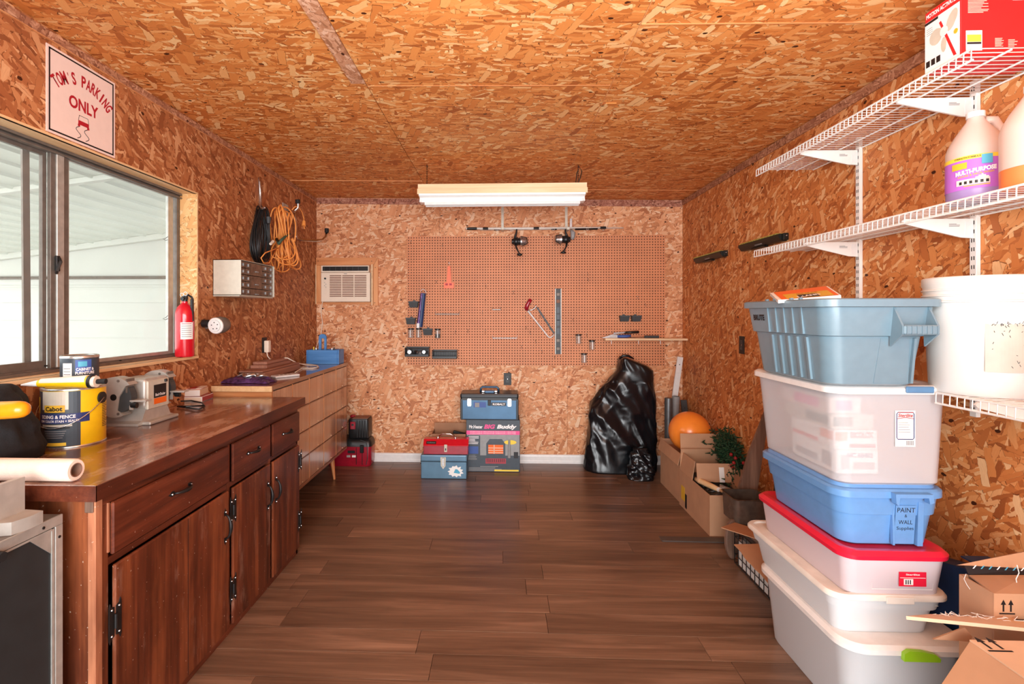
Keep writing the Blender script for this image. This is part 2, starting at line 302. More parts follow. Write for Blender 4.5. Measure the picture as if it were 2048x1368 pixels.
# ------------------------------------------------------------------ geometry
class G:
    """collects shapes into one bmesh"""
    def __init__(s): s.bm = bmesh.new(); s.smooth = False
    def _merge(s, tmp, Mx=None):
        if Mx is not None: bmesh.ops.transform(tmp, matrix=Mx, verts=tmp.verts)
        me = bpy.data.meshes.new('tmp'); tmp.to_mesh(me); tmp.free(); s.bm.from_mesh(me); bpy.data.meshes.remove(me); return s
    def box(s, x0, x1, y0, y1, z0, z1, bev=0.0, Mx=None, seg=1):
        t = bmesh.new(); bmesh.ops.create_cube(t, size=1)
        for v in t.verts: v.co = Vector((x0+(v.co.x+.5)*(x1-x0), y0+(v.co.y+.5)*(y1-y0), z0+(v.co.z+.5)*(z1-z0)))
        if bev: bmesh.ops.bevel(t, geom=list(t.edges), offset=bev, segments=seg, profile=.6, affect='EDGES')
        return s._merge(t, Mx)
    def cbox(s, c, d, bev=0.0, Mx=None, seg=1):
        c = Vector(c); return s.box(c.x-d[0]/2, c.x+d[0]/2, c.y-d[1]/2, c.y+d[1]/2, c.z-d[2]/2, c.z+d[2]/2, bev, Mx, seg)
    def plate(s, c, u, v, wd, ht, th=.001, bev=0):
        c = Vector(c); u = Vector(u).normalized(); v = Vector(v).normalized(); n = u.cross(v)
        Mx = Matrix((( u.x, v.x, n.x, c.x), (u.y, v.y, n.y, c.y), (u.z, v.z, n.z, c.z), (0, 0, 0, 1)))
        return s.box(-wd/2, wd/2, -ht/2, ht/2, 0, th, bev, Mx)
    def cyl(s, p, q, r, r2=None, n=14, caps=True):
        p = Vector(p); q = Vector(q); d = q-p; r2 = r if r2 is None else r2
        t = bmesh.new(); bmesh.ops.create_cone(t, cap_ends=caps, segments=n, radius1=r, radius2=r2, depth=d.length)
        Mx = Matrix.Translation((p+q)/2) @ d.to_track_quat('Z', 'Y').to_matrix().to_4x4()
        return s._merge(t, Mx)
    def ball(s, c, r, n=16, sc=(1, 1, 1)):
        t = bmesh.new(); bmesh.ops.create_uvsphere(t, u_segments=n, v_segments=max(6, n//2), radius=r)
        return s._merge(t, Matrix.Translation(c) @ Matrix.Diagonal((*sc, 1)))
    def tube(s, pts, r, n=6, closed=False, cap=True):
        P = [Vector(p) for p in pts]; k = len(P); rings = []
        prev = None
        for i in range(k):
            a = P[i-1] if (i > 0 or closed) else P[i]; b = P[(i+1) % k] if (i < k-1 or closed) else P[i]
            d = (b-a)
            if d.length < 1e-9: d = Vector((0, 0, 1))
            d.normalize()
            if prev is None:
                up = Vector((0, 0, 1)) if abs(d.z) < .9 else Vector((1, 0, 0)); x = d.cross(up).normalized()
            else:
                x = prev-d*prev.dot(d)
                x = x.normalized() if x.length > 1e-6 else d.orthogonal().normalized()
            prev = x; y = d.cross(x); rr = r[i] if isinstance(r, (list, tuple)) else r
            rings.append([s.bm.verts.new(P[i]+x*cos(2*pi*j/n)*rr+y*sin(2*pi*j/n)*rr) for j in range(n)])
        for i in range(k if closed else k-1):
            A = rings[i]; B = rings[(i+1) % k]
            for j in range(n): s.bm.faces.new((A[j], A[(j+1) % n], B[(j+1) % n], B[j]))
        if not closed and cap:
            s.bm.faces.new(rings[0][::-1]); s.bm.faces.new(rings[-1])
        return s
    def lathe(s, prof, c=(0, 0, 0), n=28, Mx=None, cap0=True, cap1=True):
        t = bmesh.new(); rings = []
        for (r, z) in prof: rings.append([t.verts.new((r*cos(2*pi*j/n), r*sin(2*pi*j/n), z)) for j in range(n)])
        for A, B in zip(rings, rings[1:]):
            for j in range(n): t.faces.new((A[j], A[(j+1) % n], B[(j+1) % n], B[j]))
        if cap0: t.faces.new(rings[0][::-1])
        if cap1: t.faces.new(rings[-1])
        return s._merge(t, Matrix.Translation(c) @ (Mx or Matrix.Identity(4)))
    def prism(s, pts, o, u, v, th):
        """outline pts (a,b) on plane o,u,v pushed th along u x v"""
        o = Vector(o); u = Vector(u); v = Vector(v); n = u.cross(v).normalized()*th
        A = [s.bm.verts.new(o+u*a+v*b) for a, b in pts]; B = [s.bm.verts.new(o+u*a+v*b+n) for a, b in pts]
        k = len(pts)
        s.bm.faces.new(A[::-1]); s.bm.faces.new(B)
        for i in range(k): s.bm.faces.new((A[i], A[(i+1) % k], B[(i+1) % k], B[i]))
        return s
    def loft(s, rings, cap0=True, cap1=True):
        """rings = lists of points of equal length"""
        RR = [[s.bm.verts.new(p) for p in r] for r in rings]; k = len(RR[0])
        for A, B in zip(RR, RR[1:]):
            for j in range(k): s.bm.faces.new((A[j], A[(j+1) % k], B[(j+1) % k], B[j]))
        if cap0: s.bm.faces.new(RR[0][::-1])
        if cap1: s.bm.faces.new(RR[-1])
        return s
    def quad(s, a, b, c, d): s.bm.faces.new([s.bm.verts.new(Vector(p)) for p in (a, b, c, d)]); return s

def rrect(x0, x1, y0, y1, z, r, k=5):
    out = []
    for (cx, cy, a0) in ((x1-r, y1-r, 0), (x0+r, y1-r, pi/2), (x0+r, y0+r, pi), (x1-r, y0+r, 1.5*pi)):
        for i in range(k+1):
            a = a0+pi/2*i/k; out.append(Vector((cx+r*cos(a), cy+r*sin(a), z)))
    return out
WM = {}
def _wm(o): return WM.get(o.name, Matrix.Identity(4))
USED = {}
def part(name, g, mat, parent=None, label=None, smooth=False, kind=None, norm=True):
    bm = g.bm
    if norm: bmesh.ops.recalc_face_normals(bm, faces=bm.faces)
    me = bpy.data.meshes.new(name)
    if parent is not None: bmesh.ops.transform(bm, matrix=_wm(parent).inverted(), verts=bm.verts)
    bm.to_mesh(me); bm.free()
    me.materials.append(M[mat] if isinstance(mat, str) else mat)
    if smooth:
        for p in me.polygons: p.use_smooth = True
        if smooth == 'auto':
            try: me.set_sharp_from_angle(angle=R_(40))
            except Exception: pass
    o = bpy.data.objects.new(name, me); COL.objects.link(o)
    if parent is not None: o.parent = parent; WM[o.name] = _wm(parent)
    if label: o['label'] = label
    if kind: o['kind'] = kind
    return o
def thing(name, label, cat, loc, rz=0.0, group=None, Mx=None):
    o = bpy.data.objects.new(name, None); COL.objects.link(o); o.empty_display_size = .05
    m = Matrix.Translation(loc) @ Matrix.Rotation(rz, 4, 'Z')
    if Mx is not None: m = Mx
    o.matrix_world = m; WM[o.name] = m
    o['label'] = label; o['category'] = cat
    if group: o['group'] = group
    return o
def tag(o, label, cat, group=None):
    o['label'] = label; o['category'] = cat
    if group: o['group'] = group
    return o
def recenter(o):
    """put the origin of a one-mesh thing at its base"""
    vs = [v.co for v in o.data.vertices]; mn = Vector((min(v.x for v in vs), min(v.y for v in vs), min(v.z for v in vs))); mx = Vector((max(v.x for v in vs), max(v.y for v in vs), 0))
    c = Vector(((mn.x+mx.x)/2, (mn.y+mx.y)/2, mn.z)); o.data.transform(Matrix.Translation(-c)); o.location = c; WM[o.name] = Matrix.Translation(c); return o
def dup(o, loc=None, label=None, parent=None):
    c = o.copy(); COL.objects.link(c)
    if parent is not None: c.parent = parent
    if loc is not None: c.location = loc
    if label: c['label'] = label
    for ch in [x for x in bpy.data.objects if x.parent == o and x != c]: dup(ch, None, None, c)
    return c
def struct(name, g, mat, **k): o = part(name, g, mat, **k); o['kind'] = 'structure'; return o
def text(name, s, c, u, v, wd, ht, mat, parent, bold=0.0, th=.0006, shear=0.0, label=None):
    """lettering centred at c, on the plane u,v, fitted to wd x ht"""
    cu = bpy.data.curves.new('txt', 'FONT'); cu.body = s; cu.size = 1; cu.extrude = 0.0; cu.offset = bold; cu.align_x = 'CENTER'; cu.resolution_u = 3; cu.shear = shear
    ob = bpy.data.objects.new('txt', cu); COL.objects.link(ob)
    dg = bpy.context.evaluated_depsgraph_get(); me = bpy.data.meshes.new_from_object(ob.evaluated_get(dg)); bpy.data.objects.remove(ob)
    xs = [q.co.x for q in me.vertices]; ys = [q.co.y for q in me.vertices]
    if not xs: return None
    sx = wd/max(1e-6, max(xs)-min(xs)); sy = ht/max(1e-6, max(ys)-min(ys)); mx = (max(xs)+min(xs))/2; my = (max(ys)+min(ys))/2
    u = Vector(u).normalized(); v = Vector(v).normalized(); n = u.cross(v); c = Vector(c)
    inv = _wm(parent).inverted() if parent is not None else Matrix.Identity(4)
    for q in me.vertices: q.co = inv @ (c+u*(q.co.x-mx)*sx+v*(q.co.y-my)*sy+n*th)
    me.materials.clear(); me.materials.append(M[mat])
    o = bpy.data.objects.new(name, me); COL.objects.link(o)
    if parent is not None: o.parent = parent; WM[o.name] = _wm(parent)
    if label: o['label'] = label
    return o
def print_lines(c, u, v, wd, ht, n, fill=.5, seed=0, th=.0005, frac=(.6, 1.0)):
    """rows of small print as thin bars, left aligned"""
    g = G(); rnd = random.Random(seed); u = Vector(u).normalized(); v = Vector(v).normalized(); c = Vector(c)
    for i in range(n):
        w_ = wd*rnd.uniform(*frac); g.plate(c-u*(wd-w_)/2+v*(ht/2-ht*(i+.5)/n), u, v, w_, ht/n*fill, th)
    return g
UX, UY, UZ = Vector((1, 0, 0)), Vector((0, 1, 0)), Vector((0, 0, 1))
# ================================================================== THE SETTING
# floor: slab with separate planks
g = G().box(LX-.06, RX+.06, -.25, BY+.06, -.06, -.006); fl = struct('floor', g, 'pegback')
rnd = random.Random(3); Y = 2.08-.153*15
while Y < BY-.001:
    y0, y1 = max(Y, -.25), min(Y+.153, BY); x = LX-rnd.uniform(.1, 1.15)
    while x < RX:
        x0, x1 = max(x, LX), min(x+1.22, RX)
        if x1-x0 > .02 and y1-y0 > .01:
            t = rnd.uniform(0, .0005)
            part('plank', G().box(x0+.0008, x1-.0008, y0+.0008, y1-.0008, -.006, t, .0006), 'floor', fl)
        x += 1.22
    Y += .153
# walls
TH = .011
wl = struct('wall_left', G().box(LX-.11, LX-.0125, -.25, .86, 0, 2.56).box(LX-.11, LX-.0125, 2.872, BY+.06, 0, 2.56)
            .box(LX-.11, LX-.0125, .86, 2.872, 0, 1.165).box(LX-.11, LX-.0125, .86, 2.872, 2.132, 2.56), 'pegback')
WY0, WY1, WZ0, WZ1 = .87, 2.864, 1.176, 2.123
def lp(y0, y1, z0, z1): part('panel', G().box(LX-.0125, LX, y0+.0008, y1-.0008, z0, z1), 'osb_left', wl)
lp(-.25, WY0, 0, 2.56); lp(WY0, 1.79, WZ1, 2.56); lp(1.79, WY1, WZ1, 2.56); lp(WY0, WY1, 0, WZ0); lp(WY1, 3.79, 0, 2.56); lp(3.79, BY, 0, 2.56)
wr = struct('wall_right', G().box(RX+.0125, RX+.1, -.25, BY+.06, 0, 2.52), 'pegback')
for y0, y1 in ((-.25, 1.32), (1.32, 2.54), (2.54, 3.76), (3.76, BY)):
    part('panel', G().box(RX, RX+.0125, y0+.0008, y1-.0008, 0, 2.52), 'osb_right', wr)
wb = struct('wall_back', G().box(LX, RX, BY+.0125, BY+.1, 0, 2.56), 'pegback')
for x0, x1 in ((LX, -.58), (-.58, .64), (.64, RX)):
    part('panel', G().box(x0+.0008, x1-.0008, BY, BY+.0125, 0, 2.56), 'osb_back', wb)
# ceiling, a little lower on the right
def cbx(x0, x1, y0, y1, dz=0.0, th=.012):
    g = G().box(x0, x1, y0, y1, 0, th)
    for v in g.bm.verts: v.co.z += ceil_z(v.co.x)+dz
    return g
ce = struct('ceiling', cbx(LX-.1, RX+.1, -.25, BY+.1, .014, .05), 'pegback')
for x0, x1, ys, dz in ((LX, -.6475, (-.25, 1.70, 4.14, BY), .0045), (-.642, .525, (-.25, 2.40, BY), 0), (.5295, RX, (-.25, 1.90, 4.40, BY), .002)):
    for a, b in zip(ys, ys[1:]): part('panel', cbx(x0, x1, a+.0012, b-.0012, dz, .013), 'osb_ceiling', ce)
struct('trim_1', cbx(-.712, -.6445, -.2, 2.37, -.0035, .007), 'osb_trim')
struct('trim_2', cbx(.5290, .60, 2.6, 4.0, -.003, .004), 'osb_ceiling')
part('seam_edge', cbx(.5258, .5290, -.2, BY-.01, -.0012, .006), 'pine_orange', ce)
for x0, x1, y in ((LX+.01, -.6435, 1.70), (LX+.01, -.6435, 4.14), (-.642, .524, 2.40), (.5305, RX-.01, 1.90), (.5305, RX-.01, 4.40)):
    part('seam_edge', cbx(x0, x1, y-.0022, y+.0022, -.0022, .006), 'pine_orange_x', ce)
t3_ = struct('trim_3', G().box(LX+.0006, LX+.007, -.2, BY-.01, 2.501, 2.535), 'osb_trim_w')          # left strip under the ceiling
part('light_edge', G().box(LX+.0006, LX+.009, -.2, BY-.01, 2.498, 2.5005), 'pine_orange', t3_)
struct('trim_4', G().box(RX-.008, RX-.0005, -.2, BY-.01, 2.442, 2.489), 'osb_trim_w')
g = G().box(LX+.008, RX-.009, BY-.008, BY-.0005, 0, .055)
for v in g.bm.verts: v.co.z = (2.478-.0160*v.co.x if v.co.z > .03 else 2.460-.0166*v.co.x)
for v in g.bm.verts: v.co.z = min(v.co.z, ceil_z(v.co.x)-.001)
g2 = G()
g = G().box(.42, RX-.009, BY-.008, BY-.0005, 0, 1).box(LX+.008, -.74, BY-.008, BY-.0005, 0, 1)
for v in g.bm.verts: v.co.z = (ceil_z(v.co.x)-.001 if v.co.z > .5 else 2.458-.0166*v.co.x)
struct('trim_5', g, 'osb_trim_back')
g = G().box(-.738, .418, BY-.009, BY-.0005, 0, 1)
for v in g.bm.verts: v.co.z = (ceil_z(v.co.x)-.001 if v.co.z > .5 else 2.46-.0166*v.co.x)
struct('trim_6', g, 'osb_back')
# unseen front wall behind the camera, added to hold back sky light round the doorway
g = G().box(LX, -1.30, -.27, -.25, 0, 2.52).box(1.26, RX, -.27, -.25, 0, 2.52).box(-1.30, 1.26, -.27, -.25, 2.12, 2.52)
struct('front_baffle_wall', g, 'osb_back')
# white baseboard
def baseb(x0, x1):
    g = G().prism([(0, 0), (.014, 0), (.014, .022), (.011, .03), (.011, .066), (.008, .078), (0, .084)], (x0, BY-.0004, 0), (0, -1, 0), (0, 0, 1), -(x1-x0))
    return g
struct('baseboard_back', baseb(LX, RX-.001), 'white')

# ------------------------------------------------------------------ window_1
FX = -1.877
wn = struct('window_1', G().box(FX-.028, FX, WY0, WY1-.005, WZ0+.002, WZ0+.018).box(FX-.028, FX, WY0, WY1-.005, WZ1-.020, WZ1-.002)
            .box(FX-.028, FX, WY1-.026, WY1-.005, WZ0+.018, WZ1-.02).box(FX-.028, FX, WY0, WY0+.02, WZ0+.018, WZ1-.02)
            .box(FX-.004, FX+.006, WY0, WY1-.005, WZ0+.001, WZ0+.008), 'alu_dark')
part('sill_board', G().box(LX-.10, LX+.014, WY0, WY1, WZ0-.014, WZ0), 'pine', wn, 'pale wooden sill board')
part('head_board', G().box(LX-.10, LX+.004, WY0, WY1, WZ1, WZ1+.009), 'pine', wn, 'pale wooden head board')
part('reveal_board', G().box(LX-.10, LX+.002, WY1, WY1+.008, WZ0, WZ1), 'osb_reveal_lit', wn)
part('edge_strip', G().box(LX-.002, LX+.004, WY1+.0005, WY1+.010, WZ0, WZ1+.009), 'pine', wn)
# centre mullion and sashes
my0, my1 = 2.028, 2.088
part('mullion', G().box(FX-.02, FX+.010, my0+.012, my1-.012, WZ0+.018, WZ1-.02, .002), 'alu', wn)
part('meeting_rail', G().box(FX-.012, FX+.004, my0-.012, my0+.012, WZ0+.018, WZ1-.02, .001).box(FX-.014, FX+.003, my1-.012, my1+.016, WZ0+.018, WZ1-.02, .001), 'alu_dark', wn)
sr = part('sash', G().box(FX-.02, FX-.006, my1+.014, my1+.028, WZ0+.018, WZ1-.02).box(FX-.02, FX-.006, 2.77, 2.80, WZ0+.018, WZ1-.02).box(FX-.022, FX-.008, 2.80, 2.815, WZ0+.018, WZ1-.02)
          .box(FX-.02, FX-.006, my1+.028, 2.77, WZ0+.018, WZ0+.034).box(FX-.02, FX-.006, my1+.028, 2.77, WZ1-.034, WZ1-.02), 'alu', wn)
part('pane', G().box(FX-.014, FX-.011, my1+.028, 2.77, WZ0+.034, WZ1-.034), 'glass', sr)
sf = part('sash', G().box(FX-.03, FX-.014, WY0+.02, my0-.012, WZ0+.018, WZ0+.05).box(FX-.03, FX-.014, WY0+.02, my0-.012, WZ1-.045, WZ1-.02)
          .box(FX-.03, FX-.014, my0-.03, my0-.012, WZ0+.05, WZ1-.045).box(FX-.03, FX-.014, WY0+.02, WY0+.05, WZ0+.05, WZ1-.045), 'alu_dark', wn)
part('pane', G().box(FX-.024, FX-.021, WY0+.05, my0-.03, WZ0+.05, WZ1-.045), 'glass', sf)
g = G().prism([(0, 0), (.030, 0), (.022, .9), (-.008, .9)], (FX-.045, 1.942, WZ0+.02), (0, 1, 0), (0, 0, 1), .008)
part('outer_sash_stile', g, 'alu_dark', wn)
g = G().box(FX+.008, FX+.02, 2.028, 2.046, 1.60, 1.665, .002).tube([(FX+.02, 2.04, 1.655), (FX+.035, 2.03, 1.64), (FX+.03, 2.018, 1.60), (FX+.022, 2.024, 1.59)], .006)
part('latch', g, 'iron', wn)
for z in (1.40, 1.845):
    part('wire_clip', G().tube([(FX+.002, 2.755, z+.012), (FX+.004, 2.735, z), (FX+.004, 2.71, z-.006), (FX+.003, 2.735, z-.012), (FX+.002, 2.755, z-.006)], .0014, 5), 'iron', wn)
part('track', G().box(FX-.006, FX+.02, WY0+.02, WY1-.006, WZ0+.0005, WZ0+.012).box(FX-.006, FX+.018, WY0+.02, WY1-.006, WZ1-.03, WZ1-.024).box(FX-.006, FX+.018, WY0+.02, WY1-.006, WZ1-.012, WZ1-.001), 'alu_dark', wn)
for y, z in ((1.995, WZ0+.03), (1.62, WZ0+.035), (2.4, WZ0+.014), (2.05, WZ1-.04)):
    part('screw', G().cyl((FX-.002, y, z), (FX+.008, y, z), .0035, n=8), 'iron', wn)

# ------------------------------------------------------------------ carport outside the window
struct('ground', G().box(-9, LX-.115, -5, 8, -.35, -.25), 'ground')
oc = thing('carport', 'white ribbed metal carport roof seen through the window', 'roof', (-3.5, 5.5, -.25))
A0, B0 = 2.777, .1207
g = G()
def rz_(x): return A0+B0*x
g.loft([[Vector((x, 1.9, rz_(x)+.004)), Vector((x, 5.5, rz_(x)+.004)), Vector((x, 5.5, rz_(x)+.03)), Vector((x, 1.9, rz_(x)+.03))] for x in (LX-.12, -6.5)])
part('roof_sheet', g, 'soffit', oc)
x = -1.95
while x > -6.4:
    z = rz_(x)
    part('rib', G().prism([(0, 0), (.028, 0), (.020, -.022), (.008, -.022)], (x, 1.9, z+.005), (-1, 0, 0), (0, 0, 1), 3.6), 'soffit', oc); x -= .2
part('joint_beam', G().loft([[Vector((x, 3.52, rz_(x)-.035)), Vector((x, 3.57, rz_(x)-.035)), Vector((x, 3.57, rz_(x)+.002)), Vector((x, 3.52, rz_(x)+.002))] for x in (LX-.12, -6.4)]), 'siding', oc)
part('edge_beam', G().loft([[Vector((x, 5.44, rz_(x)-.06)), Vector((x, 5.499, rz_(x)-.06)), Vector((x, 5.499, rz_(x)+.002)), Vector((x, 5.44, rz_(x)+.002))] for x in (LX-.12, -6.4)]), 'siding', oc)
ow = thing('neighbouring_wall', 'white siding wall facing the window under the carport', 'wall', (-4.5, 5.6, -.25))
part('sheathing', G().box(-7.6, LX-.12, 5.53, 5.62, -.25, 2.55), 'siding', ow)
z = -.25
while z < 1.70:
    g = G().prism([(0, 0), (.014, 0), (.004, .199), (0, .199)], (-7.6, 5.529, z), (0, -1, 0), (0, 0, 1), -5.7)
    part('siding_board', g, 'siding', ow); z += .2
g = G().box(-7.6, LX-.12, 5.515, 5.529, 1.752, 2.53).box(-7.6, LX-.12, 5.50, 5.529, 1.86, 1.875).box(-7.6, LX-.12, 5.505, 5.529, 1.70, 1.715)
part('upper_sheet', g, 'siding', ow)
part('wall_rail', G().tube([(-7.5, 5.47, 1.829), (LX-.15, 5.47, 1.829)], .017, 8), 'alu_dark', ow, 'weathered metal rail')
for x in (-6, -4.6, -3.1): part('rail_bracket', G().box(x, x+.02, 5.47, 5.51, 1.822, 1.836), 'alu_dark', ow)
post = tag(recenter(part('carport_post', G().box(-6.45, -6.37, 2.02, 2.10, -.25, 1.93), 'siding')), 'white square post carrying the outer edge of the carport roof', 'post')
# ================================================================== LEFT WALL THINGS
# ---- parking sign
y0, y1, z0, z1 = 1.890, 2.238, 2.137, 2.482
sg = thing('parking_sign', 'square off-white parking sign with red lettering on the left wall above the window', 'sign', (LX, (y0+y1)/2, z0))
X = LX+.0005
part('sign_sheet', G().box(X, X+.004, y0, y1, z0, z1), 'signface', sg)
xs = X+.0042; bt = .0065; a = .009
g = G()
for (p, q, r, s) in ((y0+a, y1-a, z0+a, z0+a+bt), (y0+a, y1-a, z1-a-bt, z1-a), (y0+a, y0+a+bt, z0+a, z1-a), (y1-a-bt, y1-a, z0+a, z1-a)): g.box(xs, xs+.0004, p, q, r, s)
part('border_line', g, 'ink_black', sg)
# arched words, letter by letter
cy, cz, rad = (y0+y1)/2, z0+.075, .176
word = "TOM'S PARKING"; span = 1.56; n = len(word)
for i, ch in enumerate(word):
    if ch == ' ': continue
    an = span/2-span*i/(n-1)
    up = Vector((0, -sin(an), cos(an))); rt = Vector((0, cos(an), sin(an)))
    c = Vector((xs, cy, cz))+up*(rad+.018)*1.0
    w_ = {"'": .004, 'M': .026, 'I': .008, 'S': .019}.get(ch, .0225); h_ = .050 if ch != "'" else .012
    if ch == "'": c += up*.014
    text('letter', ch, c, rt, up, w_, h_, 'ink_red', sg, .030)
text('lettering', 'ONLY', (xs, cy+.002, z0+.165), UY, UZ, .150, .052, 'ink_red', sg, .03)
g = G().box(xs, xs+.0004, cy-.027, cy+.027, z0+.082, z0+.100).box(xs, xs+.0004, cy-.029, cy-.018, z0+.074, z0+.083).box(xs, xs+.0004, cy+.018, cy+.029, z0+.074, z0+.083)
em = part('car_emblem', g, 'ink_red', sg)
part('car_roof_line', G().tube([(xs, cy-.026, z0+.100), (xs, cy-.022, z0+.121), (xs, cy+.022, z0+.121), (xs, cy+.026, z0+.100)], .0011, 4), 'ink_black', em)
for s in (-1, 1):
    pts = [(xs, cy+.021*s-.018*sin(2*pi*t)*.8-.010*t, z0+.074-.052*t) for t in [k/12 for k in range(13)]]
    part('skid_line', G().tube(pts, .0014, 4), 'ink_black', em)

# ---- fire extinguisher on the sill
b = Vector((-1.790, 2.775, WZ0+.0002))
fe = thing('fire_extinguisher', 'red fire extinguisher standing on the far end of the window sill', 'extinguisher', b)
part('cylinder', G().lathe([(.040, 0), (.047, .004), (.049, .012), (.049, .235), (.047, .258), (.038, .283), (.022, .300), (.016, .306), (.016, .315)], b, 32), 'red', fe, smooth='auto')
c = b+Vector((0, 0, .012))
g = G()
for k in range(13):
    a0 = R_(-82+k*6); a1 = R_(-82+(k+1)*6)
    g.quad(*[c+Vector((.0495*cos(q), .0495*sin(q), z)) for q, z in ((a0, .09), (a1, .09), (a1, .185), (a0, .185))])
lb = part('label', g, 'paperwhite', fe)
for k in range(7):
    g = G(); z = .175-k*.012
    for j in range(1, 11):
        a0 = R_(-82+j*6); a1 = R_(-82+(j+1)*6); g.quad(*[c+Vector((.0499*cos(q), .0499*sin(q), zz)) for q, zz in ((a0, z), (a1, z), (a1, z+.003), (a0, z+.003))])
    part('print_line', g, 'ink_red' if k == 0 else 'ink_grey', lb)
v = part('valve', G().cyl(b+Vector((0, 0, .312)), b+Vector((0, 0, .334)), .015).box(b.x-.012, b.x+.014, b.y-.012, b.y+.012, b.z+.325, b.z+.345, .002).cyl(b+Vector((0, -.012, .33)), b+Vector((0, -.026, .33)), .010), 'black', fe)
part('lever', G().tube([b+Vector((-.012, 0, .338)), b+Vector((.02, .0, .352)), b+Vector((.04, .0, .340)), b+Vector((.047, 0, .325))], .006, 6), 'black', v)
part('carry_handle', G().box(b.x+.035, b.x+.05, b.y-.009, b.y+.009, b.z+.20, b.z+.33, .004), 'black', v)
part('safety_pin', G().tube([b+Vector((.01+.011*cos(t), -.008, .358+.011*sin(t))) for t in [k*pi/6 for k in range(12)]], .0015, 5, closed=True).tube([b+Vector((-.012+.010*cos(t), -.006, .352+.010*sin(t))) for t in [k*pi/6 for k in range(12)]], .0015, 5, closed=True), 'steel', v)

# ---- round fixture on the left wall
c = aX(421, 652, LX+.045)
c.z = 1.352
lf = thing('round_socket', 'round metal flashlight-like socket with a white five-hole face on the left wall', 'socket', (LX, c.y+.05, c.z-.06))
d = Vector((-.10, -1, -.08)).normalized()
o_ = Vector((LX+.095, c.y-.01, c.z))
qm = d.to_track_quat('Z', 'Y').to_matrix().to_4x4()
part('housing', G().lathe([(.030, -.075), (.044, -.060), (.050, -.03), (.050, .012), (.048, .016)], o_, 28, qm), 'alu_dark', lf, smooth='auto')
part('white_rim', G().lathe([(.0485, .012), (.048, .022), (.043, .027), (.036, .026), (.036, .020)], o_, 28, qm), 'lidwhite', lf, smooth='auto')
fc = part('face', G().cyl(o_+d*.018, o_+d*.0285, .034, n=28), 'white', lf)
uu = qm.to_3x3() @ Vector((1, 0, 0)); vv = qm.to_3x3() @ Vector((0, 1, 0))
for k in range(5):
    t = 2*pi*k/5+.4; p = o_+d*.0287+uu*.020*cos(t)+vv*.020*sin(t)
    part('hole', G().cyl(p, p+d*.0006, .0035, n=8), 'black', fc)
side = d.cross(UZ).normalized()
part('clamp_cap', G().cyl(Vector((LX+.012, o_.y-.01, o_.z+.012)), Vector((LX+.048, o_.y-.01, o_.z+.012)), .024, .022), 'black', lf)
part('wall_bracket', G().box(LX+.0005, LX+.06, o_.y+.03, o_.y+.06, o_.z-.02, o_.z+.02).cyl((LX+.01, o_.y+.085, o_.z-.035), (LX+.03, o_.y+.085, o_.z-.035), .007), 'alu_dark', lf)

# ---- small-parts organiser
y0, y1, z0, z1, dp = 3.030, 3.489, 1.537, 1.757, .178
po = thing('parts_organizer', 'grey metal small-parts cabinet with smoky plastic drawers on the left wall', 'organizer', (LX, (y0+y1)/2, z0))
x0, x1 = LX+.001, LX+dp
g = G().box(x0, x1, y0, y0+.003, z0, z1).box(x0, x1, y1-.003, y1, z0, z1).box(x0, x1, y0, y1, z1-.003, z1).box(x0, x1, y0, y1, z0, z0+.003).box(x0, x0+.003, y0, y1, z0, z1)
part('case', g, 'lightgrey', po)
part('base_rail', G().box(x0, x1-.01, y0+.004, y1-.004, z0-.007, z0-.001), 'lightgrey', po)
part('screw', G().ball((x0+.012, y0, z0+.035), .003, 8), 'steel', po)
yy = [y0+.006, y0+.070, y0+.134, y0+.296, y0+.375, y1-.006]; H5 = (z1-z0-.01)/5
def dr(a, b, za, zb, wide=False):
    g = G().box(x0+.05, x1-.010, a+.002, b-.002, za+.002, zb-.002)
    d_ = part('drawer', g, 'smoke', po)
    cy_ = (a+b)/2; cz_ = (za+zb)/2
    hg = G().box(x1-.010, x1-.001, cy_-.003, cy_+.003, cz_-.010, cz_+.008, .001) if not wide else G().box(x1-.010, x1-.001, cy_-.018, cy_+.018, cz_-.016, cz_-.010, .001)
    part('pull', hg, 'grey', d_)
for r in range(1, 5):
    for k in (0, 1): dr(yy[k], yy[k+1], z0+.005+r*H5, z0+.005+(r+1)*H5)
    for k in (3, 4): dr(yy[k], yy[k+1], z0+.005+r*H5, z0+.005+(r+1)*H5)
for r in (1, 3): dr(yy[2], yy[3], z0+.005+r*H5, z0+.005+(r+2)*H5, True)
for k in (0, 1, 3, 4): dr(yy[k], yy[k+1], z0+.005, z0+.005+H5)
dr(yy[2], yy[3], z0+.005, z0+.005+H5, True)

# ---- bicycle hook, cords
kx = LX
def P(px, py, X): return aX(px, py, X)
hk = thing('wall_hook', 'bright bent steel utility hook with black rubber tips high on the left wall', 'hook', P(590, 440, LX))
a_ = P(601, 400, LX+.16); 
part('hook_arm', G().tube([P(575, 420, LX+.02), P(578, 424, LX+.08), P(588, 423, LX+.13), P(596, 416, LX+.155), P(596, 408, LX+.16), P(596, 403, LX+.16)], .0095, 8), 'chrome', hk, smooth=True)
part('rubber_tip', G().cyl(P(596, 407, LX+.16), P(595, 399, LX+.16), .019), 'blackmat', hk)
low = [P(590, 425, LX+.02), P(590.5, 440, LX+.02), P(591, 470, LX+.022), P(594, 478, LX+.03), P(604, 480, LX+.06), P(630, 481, LX+.14), P(645, 480, LX+.185), P(652, 474, LX+.20), P(653.5, 464, LX+.205)]
part('lower_arm', G().tube(low, .0125, 8), 'chrome', hk, smooth=True)
part('rubber_tip', G().cyl(P(653.5, 465, LX+.205), P(653.5, 457, LX+.205), .019), 'blackmat', hk)
part('wall_plate', G().box(LX+.0005, LX+.006, 4.02, 4.12, 2.19, 2.33), 'alu', hk)
